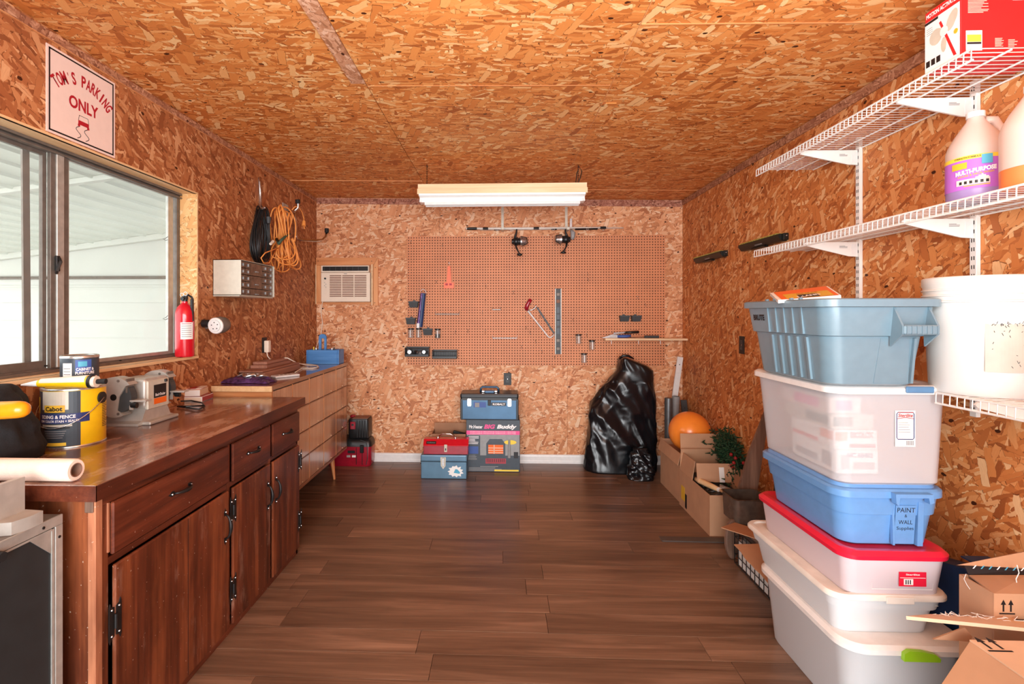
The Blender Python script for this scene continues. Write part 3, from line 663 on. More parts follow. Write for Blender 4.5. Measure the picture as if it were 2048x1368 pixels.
h2 = thing('wall_hook', 'flat bright steel hook strap above the black cord coil', 'hook', P(518, 410, LX))
pt = [P(516.5, 355, LX+.004), P(519, 365, LX+.012), P(520.5, 385, LX+.010), P(520.5, 402, LX+.006), P(521, 413, LX+.02), P(524, 418, LX+.06), P(530, 415, LX+.10)]
part('strap', G().tube(pt, [.003, .009, .012, .012, .010, .009, .007], 8), 'steel', h2, smooth=True)
# black coil hanging on the strap
bc = thing('black_cord_coil', 'black rubber cord coiled in a long loop on the left wall above the parts cabinet', 'cord', P(525, 520, LX+.04))
top = P(526, 413, LX+.04); bot = P(520, 525, LX+.04)
rr = random.Random(5)
cen = (top+bot)/2; hh = (top.z-bot.z)/2
for k in range(15):
    g = G(); ox = LX+.012+.011*(k % 6)+rr.uniform(-.002, .002); wv = .128-.006*(k % 4)-.010*(k//6)+rr.uniform(-.006, .006); hv = hh-.010*(k//5)+rr.uniform(-.012, .006); dy = rr.uniform(-.006, .006)
    pts = []
    for j in range(40):
        t = 2*pi*j/40; s = sin(t); c_ = cos(t)
        wz = wv*(.72-.28*s)
        pts.append((ox+.006*sin(3*t+k), cen.y+dy+wz*c_+.012*s, cen.z+hv*s-.003*(k % 5)))
    g.tube(pts, .0048, 6, closed=True)
    part('cord_turn', g, 'black', bc, smooth=True)
part('plug', G().cyl(P(537, 434, LX+.09), P(537, 447, LX+.09), .018, .014), 'darkgrey', bc)
part('connector', G().cyl(P(541, 488, LX+.09), P(546, 483, LX+.09), .010, .012), 'cream', bc)
# orange extension cord
oc_ = thing('orange_extension_cord', 'orange extension cord bundled over the steel hook with a dark strap', 'cord', P(570, 530, LX+.08))
rr = random.Random(11)
T = P(566, 408, LX+.09); Wst = P(564, 476, LX+.09)
for k in range(13):      # upper loops from waist over the hook
    g = G(); a0 = rr.uniform(-1, 1); ox = LX+.045+rr.uniform(0, .09); lean = rr.uniform(-.05, .13)
    topz = T.z-rr.uniform(0, .06); wdt = rr.uniform(.06, .13); cy_ = T.y-.05+lean*.8
    pts = []; ax_ = rr.uniform(-.045, .045)
    for j in range(24):
        t = pi*j/23
        pts.append((ox+ax_*cos(t)+.012*sin(t*2+k), cy_*(sin(t)**.6)+Wst.y*(1-sin(t)**.6)+wdt*cos(t)*(.35+.65*sin(t)), Wst.z-.02+(topz-Wst.z)*(sin(t)**.8)))
    g.tube(pts, .0052, 6); part('cord_turn', g, 'cordorange', oc_, smooth=True)
for k in range(17):      # lower loops hanging from waist
    g = G(); ox = LX+.035+rr.uniform(0, .11); fan = rr.uniform(-.10, .24); hl = rr.uniform(.16, .27); wdt = rr.uniform(.06, .15)
    cyb = Wst.y+.02+fan; pts = []; ax_ = rr.choice((-1, 1))*rr.uniform(.02, .075)
    for j in range(28):
        t = pi*j/27; s = sin(t)
        pts.append((max(LX+.012, ox+.02+ax_*cos(t)*(.3+.9*s)), Wst.y+(cyb-Wst.y)*s**.7+wdt*cos(t)*(-1)*(.25+.75*s**.5)*.95, Wst.z-hl*s**.75+.015*rr.uniform(-1, 1)*0))
    g.tube(pts, .0052, 6); part('cord_turn', g, 'cordorange', oc_, smooth=True)
g = G(); g.tube([P(556, 496, LX+.11), P(545, 500, LX+.11), P(530, 506, LX+.12), P(522, 516, LX+.12), P(527, 526, LX+.12), P(538, 526, LX+.12), P(545, 515, LX+.12), P(552, 500, LX+.11)], .0042, 6)
part('cord_turn', g, 'cordorange', oc_, smooth=True)
tl = part('cord_tail', G().tube([P(584, 420, LX+.13), P(590, 413, LX+.15), P(598, 415, LX+.15), P(604, 424, LX+.14), P(607.5, 436, LX+.13), P(608, 444, LX+.13)], .0045, 6), 'cordorange', oc_, smooth=True)
part('plug', G().cyl(P(608, 442, LX+.13), P(607, 452, LX+.13), .012, .017).cyl(P(608, 452, LX+.13), P(609, 458, LX+.13), .004), 'cordorange', tl)
part('strap', G().tube([P(553, 478, LX+.09), P(558, 486, LX+.135), P(563, 480, LX+.145), P(572, 472, LX+.14), P(580, 468, LX+.13)], [.010, .015, .011, .009, .007], 8), 'greenwrap', oc_, smooth=True)

# ---- outlet with white plug on the left wall
def outlet(c, n, label, mat='iron', w_=.072, h_=.115, plug=None):
    n = Vector(n); u = UZ.cross(n).normalized()
    o = thing('wall_outlet', label, 'outlet', c)
    part('cover_plate', G().plate(c+n*.0006, u, UZ, w_, h_, .006, .0015), mat, o)
    for s in (-1, 1):
        r_ = part('receptacle', G().plate(c+n*.0062+UZ*.020*s, u, UZ, .034, .028, .002, .0008), 'darkgrey', o)
        for q in (-1, 1): part('slot', G().plate(c+n*.0082+UZ*(.020*s+.003)+u*.007*q, u, UZ, .0025, .009, .0004), 'black', r_)
    part('screw', G().plate(c+n*.0065, u, UZ, .006, .006, .001), 'steel', o)
    return o
c = aX(528, 690, LX); outlet(c, (1, 0, 0), 'dark wall outlet with the white air conditioner plug, left wall above the long cabinet')
wc = thing('white_power_cord', 'white power cord with a chunky plug lying across the moulded boards to the blue caddy', 'cord', c+Vector((.05, 0, -.2)))
n_ = Vector((1, 0, 0))
part('plug_body', G().box(LX+.009, LX+.045, c.y-.022, c.y+.022, c.z-.055, c.z+.035, .008, seg=2), 'cream', wc, smooth='auto')
cp = [aX(533, 700, LX+.03), aX(535, 712, LX+.03), aX(540, 718, LX+.05)]
DZ = .978
pts = cp+[aZ(552, 716, 1.062), aZ(575, 716, 1.085), aZ(594, 726, 1.02), aZ(612, 730.5, DZ+.008), aZ(632, 731.5, DZ+.006), aZ(638, 734, DZ+.006), aZ(625, 737, DZ+.005), aZ(604, 736.5, DZ+.005), aZ(596, 741, DZ+.005), aZ(590, 745, DZ+.005)]
part('cord', G().tube(pts, .004, 6), 'cream', wc, smooth=True)
part('cord', G().tube([aZ(598, 727, DZ+.02), aZ(606, 728, DZ+.012), aZ(622, 729, DZ+.010), aZ(636, 731, DZ+.010), aZ(634, 735, DZ+.008), aZ(618, 734, DZ+.008)], .004, 6), 'cream', wc, smooth=True)
part('cord', G().tube([aY(647, 598, BY-.05), aY(644, 608, BY-.03), aY(642, 625, BY-.02), aY(645, 645, BY-.03), aY(642, 670, BY-.04), aY(634, 690, BY-.05), aY(630, 702, BY-.06), aY(628, 722, BY-.06)], .004, 6), 'cream', wc, smooth=True)

# ---- air conditioner and its wooden surround
ax0, ax1, az0, az1 = LX+.004, -1.171, 1.498, 1.962
sr_ = thing('wooden_surround', 'mitred orange pine board frame round the air conditioner in the back left corner', 'frame', ((ax0+ax1)/2, BY, az0))
t = .022
def bd(pts, m='pine_orange_x'): part('frame_board', G().prism([(x-ax0, z-az0) for x, z in pts], (ax0, BY-.0006, az0), UX, UZ, t), m, sr_)
ix0, ix1, iz0, iz1 = ax0+.055, -1.226, 1.535, 1.886
bd([(ax0, iz1+.004), (ix1+.012, iz1+.004), (ax1-.001, az1), (ax0, az1)])
bd([(ix1+.014, iz1+.002), (ax1, az1-.002), (ax1, az0), (ix1+.014, iz0-.03)], 'pine_orange')
bd([(ax0, iz0-.022), (ix1+.012, iz0-.022), (ix1+.012, iz0-.002), (ax0, iz0-.002)])
bd([(ax0, iz0), (ax0+.058, iz0), (ax0+.058, iz1+.002), (ax0, iz1+.002)], 'pine_orange')
part('edge_moulding', G().box(ix1-.002, ix1+.012, BY-.055, BY-.0006, iz0-.03, iz1+.01, .002).box(ax0, ax0+.008, BY-.04, BY-.0006, iz0-.02, iz1+.01, .002), 'pine_x', sr_)
for x, z in ((ax0+.02, az1-.03), (ax1-.06, az1-.035), (ax1-.025, iz1-.02), (ax1-.03, az0+.03)): part('nail', G().cyl((x, BY-.0226, z), (x, BY-.024, z), .004, n=8), 'iron', sr_)
ac = thing('air_conditioner', 'cream window air conditioner set in the back wall above the blue caddy', 'air conditioner', (-1.47, BY-.05, iz0))
bx0, bx1, bz0, bz1 = -1.712, -1.238, 1.537, 1.884; yf = BY-.058
part('front_panel', G().box(bx0, bx1, yf, BY-.001, bz0, bz1-.068, .004), 'cream', ac)
part('top_panel', G().box(bx0, bx1-.012, yf+.002, BY-.001, bz1-.065, bz1, .003), 'cream', ac)
part('outlet_grille', G().box(bx0+.016, bx1-.02, yf-.0005, yf+.004, bz1-.052, bz1-.010), 'black', ac)
for k in range(7): part('vane', G().box(bx0+.03+.055*k, bx0+.034+.055*k, yf-.003, yf+.002, bz1-.050, bz1-.012), 'darkgrey', ac)
gx0, gx1, gz0, gz1 = bx0+.085, bx1-.035, bz0+.045, bz1-.090
part('intake_recess', G().box(gx0, gx1, yf-.0006, yf+.003, gz0, gz1), 'tube', ac)
for k in range(14):
    z = gz0+(gz1-gz0)*k/13
    part('louvre', G().box(gx0-.002, gx1+.002, yf-.005, yf+.001, z-.0035, z+.0035), 'cream', ac)
for k in (1, 2): part('louvre_post', G().box(gx0+(gx1-gx0)*k/3-.004, gx0+(gx1-gx0)*k/3+.004, yf-.006, yf+.001, gz0, gz1), 'cream', ac)
part('knob', G().cyl((bx0+.042, yf, bz1-.125), (bx0+.042, yf-.008, bz1-.125), .009), 'black', ac)
for k in range(4): part('button', G().cyl((bx0+.036+.012*(k % 2), yf, bz1-.165-.014*k), (bx0+.036+.012*(k % 2), yf-.003, bz1-.165-.014*k), .0035, n=8), 'grey', ac)
part('badge', G().plate((-1.475, yf-.0003, gz1+.010), UX, UZ, .03, .006, .001), 'ink_grey', ac)
# ================================================================== COUNTER CABINET AND WHAT STANDS ON IT
CZ, CX0 = .922, -1.17
ct = tag(part('countertop', G().box(LX+.002, CX0, 1.405, 2.955, CZ-.046, CZ, .002), 'counter'), 'long worn glossy brown wooden worktop under the window on the left', 'worktop')
recenter(ct)
part('edge_band', G().box(CX0+.0002, CX0+.003, 1.402, 2.957, CZ-.046, CZ-.0008), 'cab_h', ct)
part('edge_band', G().box(LX+.002, CX0+.003, 1.4015, 1.4048, CZ-.046, CZ-.0008), 'cab_h', ct)
cb = thing('base_cabinet', 'stained brown wooden base cabinet with black iron handles under the left worktop', 'cabinet', (-1.48, 2.2, 0))
FXc = -1.20; zt = CZ-.0465
cy0, cy1 = 1.44, 2.925
part('end_panel', G().box(LX+.004, FXc-.024, cy0+.008, cy0+.026, .0, zt), 'cab', cb)
part('end_trim', G().box(FXc-.024, FXc, cy0, cy0+.026, .0, zt, .001), 'cab_end', cb)
part('corner_block', G().box(FXc-.03, FXc-.004, cy0-.006, cy0-.0005, zt-.045, zt, .002), 'oldwood', cb)
part('far_panel', G().box(LX+.004, FXc-.002, cy1-.018, cy1, .0, zt), 'cab', cb)
part('back_panel', G().box(LX+.004, LX+.012, cy0+.03, cy1-.02, .0, zt), 'cab', cb)
part('bottom_shelf', G().box(LX+.014, FXc-.03, cy0+.03, cy1-.02, .05, .066), 'cab_h', cb)
# face frame
g = G().box(FXc-.022, FXc-.001, cy0+.027, cy1, zt-.035, zt-.0005)
part('top_rail', g, 'cab_h', cb)
part('middle_rail', G().box(FXc-.022, FXc-.002, cy0+.027, cy1, .650, .672), 'cab_h', cb)
part('bottom_rail', G().box(FXc-.022, FXc-.002, cy0+.027, cy1, .001, .035), 'cab_h', cb)
for a, b in ((cy0+.027, 1.489), (2.151, 2.180), (2.551, 2.572), (cy1-.004, cy1)):
    part('stile', G().box(FXc-.0225, FXc-.0015, a, b, .036, zt-.036), 'cab', cb)
part('worn_stile_edge', G().box(FXc-.0015, FXc+.0035, 1.484, 1.490, .69, .842), 'cab_end', cb)
def pull(c, along, L_=.095, par=None):
    """forged black iron bow handle"""
    a = Vector(along); n = Vector((1, 0, 0)); pts = []
    for k in range(13):
        t = k/12*2-1; pts.append(Vector(c)+a*(L_/2*t*.92)+n*(.004+.022*max(0, 1-t*t)**.6))
    h = part('handle', G().tube(pts, [.004+.004*(1-abs(k/6-1)) for k in range(13)], 6), 'iron', par, smooth=True)
    s = a.cross(n)
    for q in (-1, 1):
        cc = Vector(c)+a*(L_/2*q)
        bm = G().prism([(-.011, -.008), (.004, -.010), (.016, -.003), (.024, 0), (.016, .003), (.004, .010), (-.011, .008)], cc+n*.0003, a*q, s*q, .0025)
        part('handle_rosette', bm, 'iron', par)
        part('handle_screw', G().ball(cc+a*(.006*q)+n*.004, .004, 8), 'steel', par)
def hinge(y, z, par):
    for q in (-1, 1):
        g = G().prism([(0, -.045), (.012, -.050), (.017, -.062), (.021, -.050), (.021, .050), (.017, .062), (.012, .050), (0, .045), (0, .012), (-.001, .012), (-.001, -.012), (0, -.012)], (FXc+.014, y+.004*q, z), (0, q, 0), (0, 0, 1), .0022*q)
        part('hinge_leaf', g, 'iron', par)
        for k in (-1, 1): part('hinge_screw', G().ball((FXc+.0165, y+.015*q, z+.04*k), .0035, 8), 'steel', par)
    part('hinge_barrel', G().cyl((FXc+.0175, y, z-.022), (FXc+.0175, y, z+.022), .0048, n=8), 'iron', par)
def drawer(a, b, z0, z1):
    d = part('drawer', G().box(FXc, FXc+.013, a, b, z0, z1, .004), 'cab_h', cb)
    pull((FXc+.013, (a+b)/2, (z0+z1)/2+.006), (0, 1, 0), .10, d)
def door(a, b, z0, z1, hy, hz, hs):
    d = part('door', G().box(FXc, FXc+.013, a, b, z0, z1, .004), 'cab', cb)
    pull((FXc+.013, hy, hz), (0, 0, 1), .115, d)
    for z in hs[1]: hinge(hs[0], z, d)
drawer(1.492, 2.149, .680, .842); drawer(2.184, 2.548, .672, .842); drawer(2.575, 2.921, .672, .842)
door(1.500, 2.149, .038, .645, 2.118, .500, (1.497, (.475, .13)))
door(2.184, 2.548, .038, .645, 2.515, .49, (2.180, (.55, .20)))
door(2.575, 2.919, .038, .645, 2.607, .49, (2.922, (.55, .20)))
part('plank_gap', G().box(FXc+.0128, FXc+.0134, 1.86, 1.8625, .045, .64), 'ink_black', cb)
# ---- long glossy drawer cabinet beyond
dx = -1.40; d0, d1, dz0, dz1 = 3.02, 4.53, .212, .978
db = thing('drawer_cabinet', 'long glossy mid-century wooden cabinet of square drawers on tapered legs, behind the worktop', 'cabinet', (-1.58, (d0+d1)/2, 0))
part('top', G().box(LX+.002, dx+.006, d0-.008, d1+.008, dz1-.028, dz1, .002), 'dresser_top', db)
part('near_side', G().box(LX+.004, dx-.001, d0, d0+.02, dz0, dz1-.0285), 'pine_orange_x', db)
part('near_top_strip', G().box(LX+.004, dx+.006, d0-.014, d0-.0085, dz1-.034, dz1-.001), 'pine', db)
part('far_side', G().box(LX+.004, dx-.001, d1-.02, d1, dz0, dz1-.0285), 'dresser_frame', db)
part('bottom', G().box(LX+.004, dx+.002, d0, d1, dz0-.022, dz0-.0005, .002), 'dresser_frame', db)
part('back', G().box(LX+.004, LX+.01, d0+.021, d1-.021, dz0, dz1-.029), 'dresser_frame', db)
nc, nr = 5, 4; cw = (d1-d0-.016)/nc; rh = (dz1-.030-dz0)/nr
for r in range(nr):
    for k in range(nc):
        a = d0+.008+cw*k; z = dz0+rh*r
        d_ = part('drawer', G().box(dx-.25, dx, a+.004, a+cw-.004, z+.004, z+rh-.006, .0015), 'dresser', db)
        part('drawer_knob', G().ball((dx+.003, a+cw*.55, z+.020), .004, 8), 'pine_x', d_)
part('drawer_divider', G().box(dx-.02, dx-.004, d0+.004, d1-.004, dz0+.001, dz1-.0295), 'ink_black', db)
for k in range(1, nc): part('drawer_stile', G().box(dx-.003, dx+.0015, d0+.008+cw*k-.0022, d0+.008+cw*k+.0022, dz0+.001, dz1-.030), 'pine_orange', db)
for k in range(1, nr): part('drawer_rail', G().box(dx-.002, dx+.003, d0, d1, dz0+rh*k-.0055, dz0+rh*k+.002), 'dresser_frame', db)
for (x, y, sx, sy) in ((dx-.05, d0+.12, .03, -.03), (dx-.05, 4.26, .03, -.02), (LX+.06, d0+.12, -.0, -.03), (LX+.06, 4.26, -.0, -.02)):
    part('leg', G().cyl((x+sx*1.0, y+sy, 0), (x, y, dz0-.023), .010, .021, 14), 'pine_orange', db, smooth='auto')

# ---- tins and tube
def can(name, label, c, r, h, mat, cat='paint can'):
    t = thing(name, label, cat, c)
    part('tin_body', G().lathe([(r*.985, 0), (r, .003), (r, h-.004), (r*.99, h)], c, 40), mat, t, smooth='auto')
    part('rim', G().lathe([(r*1.02, h-.006), (r*1.025, h), (r*.99, h+.004), (r*.9, h+.003), (r*.88, h-.004)], c, 40, cap0=False, cap1=False), 'lid', t, smooth=True)
    part('bottom_rim', G().lathe([(r*1.015, .0), (r*1.02, .003), (r*1.0, .006)], c, 40, cap0=False, cap1=False), 'lid', t, smooth=True)
    part('lid', G().lathe([(r*.9, h-.003), (r*.80, h-.003), (r*.78, h-.007), (.001, h-.006)], c, 40, cap1=False), 'lid', t, smooth=True)
    return t
def wrap(c, r, a0, a1, z0, z1, n=16):
    g = G(); c = Vector(c)
    for k in range(n):
        p = a0+(a1-a0)*k/n; q = a0+(a1-a0)*(k+1)/n
        g.quad(*[c+Vector((r*cos(R_(t)), r*sin(R_(t)), z)) for t, z in ((p, z0), (q, z0), (q, z1), (p, z1))])
    return g
def wraptext(s, c, r, amid, z, wd, ht, mat, parent, bold=0.02, name='lettering', shear=0, tilt=0.0):
    o = text(name, s, (0, 0, 0), UX, UZ, wd, ht, mat, None, bold, 0, shear)
    me = o.data; c = Vector(c); inv = _wm(parent).inverted()
    for v in me.vertices:
        a = R_(amid)+v.co.x/r; v.co = inv @ (c+Vector((r*cos(a), r*sin(a), z+v.co.z+v.co.x*tilt)))
    o.parent = parent; WM[o.name] = _wm(parent); return o
c = Vector((-1.652, 1.880, CZ+.0005)); r, h = .100, .218
cn = can('paint_can', 'large yellow and grey tin of fence stain with a wire bail on the worktop', c, r, h, 'yellow')
part('label_front', wrap(c, r+.0006, -137, -38, .006, h-.008), 'darkpaper', cn)
part('silver_arch', wrap(c, r+.0010, -112, -58, h-.075, h-.008, 10), 'lightgrey', cn)
part('banner', wrap(c, r+.0013, -134, -22, .093, .128), 'ink_navy', cn)
part('logo_oval', wrap(c, r+.0013, -106, -64, .134, .160), 'ink_gold', cn)
wraptext('Cabot', c, r+.0018, -85, .147, .060, .017, 'ink_black', cn, .03)
wraptext('SIDING & FENCE', c, r+.0018, -80, .117, .120, .013, 'ink_white', cn, .03)
wraptext('SEMI COLOR STAIN + SEALER', c, r+.0018, -78, .101, .135, .009, 'ink_white', cn, .02)
part('black_band', wrap(c, r+.0012, -110, -56, .072, .080), 'ink_black', cn)
part('pale_band', wrap(c, r+.0012, -112, -52, .081, .088), 'lightgrey', cn)
part('yellow_tag', wrap(c, r+.0012, -104, -62, .010, .022), 'ink_yellow', cn)
part('yellow_strip', wrap(c, r+.0012, -136, -124, .01, h-.03, 3), 'ink_yellow', cn)
for k in range(4): part('print_line', wrap(c, r+.0012, -106+2*k, -62-2*k, .063-.008*k, .0655-.008*k, 8), 'ink_grey', cn)
for k in range(16): part('print_line', wrap(c, r+.0010, 8, 30-(k % 3)*4, .060+.0065*k, .0625+.0065*k, 4), 'ink_black', cn)
pa = R_(6); pb = R_(186)
for a in (pa, pb): part('bail_ear', G().cyl(c+Vector((r*cos(a), r*sin(a), h-.045)), c+Vector(((r+.006)*cos(a), (r+.006)*sin(a), h-.045)), .022, n=20), 'black', cn)
pts = []
for k in range(25):
    t = pi*k/24; fr = Vector((cos(R_(-84)), sin(R_(-84)), 0)); ax_ = Vector((cos(pa), sin(pa), 0))
    pts.append(c+Vector((0, 0, h-.045))+ax_*(r+.010)*cos(t)+(fr*.98*(r+.018)+Vector((0, 0, -.095)))*sin(t))
part('bail_wire', G().tube(pts, .0018, 6), 'steel', cn, smooth=True)
c2 = c+Vector((.012, .012, h+.0045)); r2, h2 = .0605, .112
c2c = can('paint_can', 'small dark tin of cabinet and furniture finish on top of the large yellow tin', c2, r2, h2, 'darkpaper')
part('label_white', wrap(c2, r2+.0006, -104, -72, .012, .088), 'paperwhite', c2c)
part('label_blue', wrap(c2, r2+.0004, -62, -14, .050, h2-.012), 'ink_blue', c2c)
part('label_peak', wrap(c2, r2+.0010, -54, -28, .074, .094, 6), 'ink_teal', c2c)
part('label_pale', wrap(c2, r2+.0006, -62, 10, .012, .036), 'signface', c2c)
wraptext('CABINET &', c2, r2+.0014, -33, .064, .058, .011, 'ink_white', c2c, .03)
wraptext('FURNITURE', c2, r2+.0014, -33, .050, .062, .011, 'ink_white', c2c, .03)
for k in range(5): part('print_line', wrap(c2, r2+.0012, -100, -76, .022+.011*k, .025+.011*k, 4), 'ink_grey', c2c)
# caulk tube across the big tin
tb = thing('caulk_tube', 'yellow and white caulk tube lying on top of the large yellow tin', 'tube', c+Vector((-.08, -.06, h+.005)))
A = aY(42, 775, 1.76); B = aY(78, 770, 1.78); Cc = aY(182, 766, 1.80)
zt_ = c.z+h+.004
A.z = zt_+.016; B.z = zt_+.020; Cc.z = zt_+.024
dd = (Cc-B).normalized()
E_ = B+dd*.185
part('nozzle', G().cyl(A, B, .003, .013, 12), 'ink_white', tb, smooth='auto')
part('barrel', G().cyl(B, E_, .0135, .0235, 20), 'yellow', tb, smooth='auto')
part('barrel_print', G().cyl(B+dd*.01+Vector((0, -.0012, .0045)), E_-dd*.012+Vector((0, -.0014, .004)), .0130, .0215, 20), 'cream', tb, smooth='auto')
part('end_collar', G().cyl(E_-dd*.006, E_+dd*.004, .0245, n=20), 'black', tb)
part('end_plug', G().cyl(E_+dd*.0045, E_+dd*.018, .020, .021, n=20), 'cream', tb)
part('plunger', G().cyl(E_+dd*.019, E_+dd*.050, .009, .010, n=12), 'blackmat', tb)
# ---- paper towel roll
rl = thing('paper_towel_roll', 'pale unwrapped paper towel roll lying at the near end of the worktop', 'paper roll', (-1.5, 1.465, CZ))
rc = Vector((0, 1.442, CZ+.0335)); r = .033
prof = [(r, 0), (r, .52), (r-.002, .523), (.021, .523), (.021, .40), (.021, .0)]
qx = Matrix.Rotation(pi/2, 4, 'Y')
part('paper', G().lathe([(r, 0), (r*1.01, .15), (r*.995, .3), (r, .505), (r-.003, .511), (.0205, .511)], (-1.772, rc.y, rc.z), 32, qx, cap0=True, cap1=False), 'paper', rl, smooth='auto')
part('card_core', G().lathe([(.0205, .512), (.0185, .512), (.0185, .02), (.001, .02)], (-1.772, rc.y, rc.z), 28, qx, cap0=False, cap1=False), 'tube', rl, smooth='auto')
# ---- black cloth bag
def blob(name, cx, cy, z0, z1, prof, mat, parent, seed=0, amp=.02, freq=9, n=40, m=26, ridge=True, label=None):
    """a standing crumpled shape: prof(t)->(x0,x1,y0,y1) at height fraction t"""
    rings = []
    for i in range(m+1):
        t = i/m; xa, xb, ya, yb = prof(t); ring = []
        for j in range(n):
            a = 2*pi*j/n; ca, sa = cos(a), sin(a); e = .75
            p = Vector(((xa+xb)/2+(xb-xa)/2*math.copysign(abs(ca)**e, ca), (ya+yb)/2+(yb-ya)/2*math.copysign(abs(sa)**e, sa), z0+(z1-z0)*t))
            q = Vector((p.x*freq+seed, p.y*freq, p.z*freq*.45))
            v = mnoise.noise(q)*.6+mnoise.noise(q*2.3)*.4
            if ridge: v = 1-2*abs(v)*1.6
            d = Vector((ca, sa, 0)); k_ = amp*(.35+.65*min(1, t*5))*(1 if t < .97 else .4)
            p += d*v*k_*.7
            ring.append(p)
        rings.append(ring)
    g = G(); g.loft(rings)
    return part(name, g, mat, parent, smooth=True, label=label)
bb = thing('black_cloth_bag', 'black fabric bag slumped in the near left corner of the worktop beside the yellow tin', 'bag', (-1.70, 1.62, CZ))
def bp(t):
    xr = [-1.600, -1.592, -1.605, -1.622, -1.640, -1.66, -1.70][min(6, int(t*6))]; f = t*6-int(t*6) if t < 1 else 0
    nx = [-1.600, -1.592, -1.605, -1.622, -1.640, -1.66, -1.70][min(6, int(t*6)+1)]
    x1 = xr+(nx-xr)*f
    return (-1.772, x1, 1.53+.05*t, 1.735-.04*t)
blob('fabric', -1.70, 1.6, CZ+.001, 1.175, bp, 'clothblack', bb, 2, .022, 14)
# ---- yellow tool handle
yh = thing('yellow_handle', 'thick glossy amber yellow tool handle resting against the black bag', 'handle', (-1.60, 1.46, 1.10))
pA = aY(0, 821, 1.47); pB = aY(59, 818, 1.49)
dd = (pB-pA).normalized()
L0 = pA-dd*.24
pts = [L0, pA-dd*.1, pA, pB-dd*.028, pB-dd*.014, pB-dd*.004, pB]
part('grip', G().tube(pts, [.027, .027, .0275, .0265, .024, .017, .008], 20), 'amber', yh, smooth=True)
# ---- bench grinder
gr = thing('bench_grinder', 'grey cast bench grinder with black and orange label on the worktop', 'grinder', (-1.67, 2.38, CZ))
gz = 1.052
base = G().prism([(-.150, .0), (.150, 0), (.150, .012), (.12, .020), (.085, .075), (-.085, .075), (-.12, .02), (-.150, .012)], (-1.760, 2.385, CZ+.001), UY, UZ, .165)
part('foot', base, 'cast', gr)
part('base_flange', G().box(-1.735, -1.56, 2.27, 2.52, CZ+.0008, CZ+.016, .004), 'cast', gr)
part('motor', G().box(-1.745, -1.592, 2.285, 2.485, CZ+.07, CZ+.205, .018, seg=3), 'cast', gr, smooth='auto')
part('motor_cap', G().box(-1.60, -1.585, 2.295, 2.475, CZ+.065, CZ+.195, .004), 'lightgrey', gr)
lbp = part('label_plate', G().plate((-1.5845, 2.395, CZ+.142), UY, UZ, .105, .060, .001), 'ink_black', gr)
part('label_orange', G().plate((-1.5838, 2.395, CZ+.097), UY, UZ, .105, .026, .001), 'ink_orange', gr)
text('lettering', 'Black+Decker', (-1.5833, 2.395, CZ+.126), UY, UZ, .085, .013, 'ink_white', lbp, .02)
part('switch', G().box(-1.5845, -1.576, 2.43, 2.448, CZ+.178, CZ+.192, .002), 'black', gr)
for (yy_, s) in ((2.215, -1), (2.545, 1)):
    cc = Vector((-1.672, yy_, gz+.006))
    # guard: drum with an open front sector
    pts = []
    rg = .088
    for k in range(31):
        a = R_(38+k*(300-38)/30); pts.append((rg*cos(a), rg*sin(a)))
    pts += [(.012, -.058), (.020, .0), (.052, .05)]
    g = G().prism(pts, cc+UY*(-.031), UX, UZ, -.062)
    gd = part('wheel_guard', g, 'cast', gr)
    part('grinding_wheel', G().cyl(cc+UY*-.022, cc+UY*.022, .072, n=32), 'darkgrey', gr)
    part('guard_hub', G().cyl(cc-UY*.0315+Vector((-.002, 0, 0)), cc-UY*.033+Vector((-.002, 0, 0)), .014, n=20), 'black', gd)
    for a in (75, 285): part('guard_screw', G().cyl(cc-UY*.0312+Vector((.074*cos(R_(a)), 0, .074*sin(R_(a)))), cc-UY*.034+Vector((.074*cos(R_(a)), 0, .074*sin(R_(a)))), .006, n=8), 'alu_dark', gd)
    part('tool_rest', G().box(cc.x+.065, cc.x+.135, cc.y-.024, cc.y+.03, cc.z-.020, cc.z-.013, .001).box(cc.x+.06, cc.x+.075, cc.y-.018, cc.y-.010, cc.z-.055, cc.z-.02), 'cast', gr)
    part('rest_knob', G().cyl((cc.x+.070, cc.y+.018*s, cc.z-.035), (cc.x+.095, cc.y+.018*s, cc.z-.035), .011, .013), 'black', gr)
    part('spark_shield', G().box(cc.x+.050, cc.x+.056, cc.y-.028, cc.y+.028, cc.z+.02, cc.z+.080), 'alu_dark', gr)
gr.scale = (1, .8, 1); gr.location.y = 2.262
# cable loop
part('cable', G().tube([(-1.62, 2.70, CZ+.02), (-1.57, 2.80, CZ+.012), aZ(400, 800, CZ+.008), aZ(437, 806, CZ+.008), aZ(451, 800, CZ+.008), aZ(449, 792, CZ+.010), aZ(430, 788, CZ+.014), aZ(408, 790, CZ+.03)], .0042, 6), 'black', gr, smooth=True)
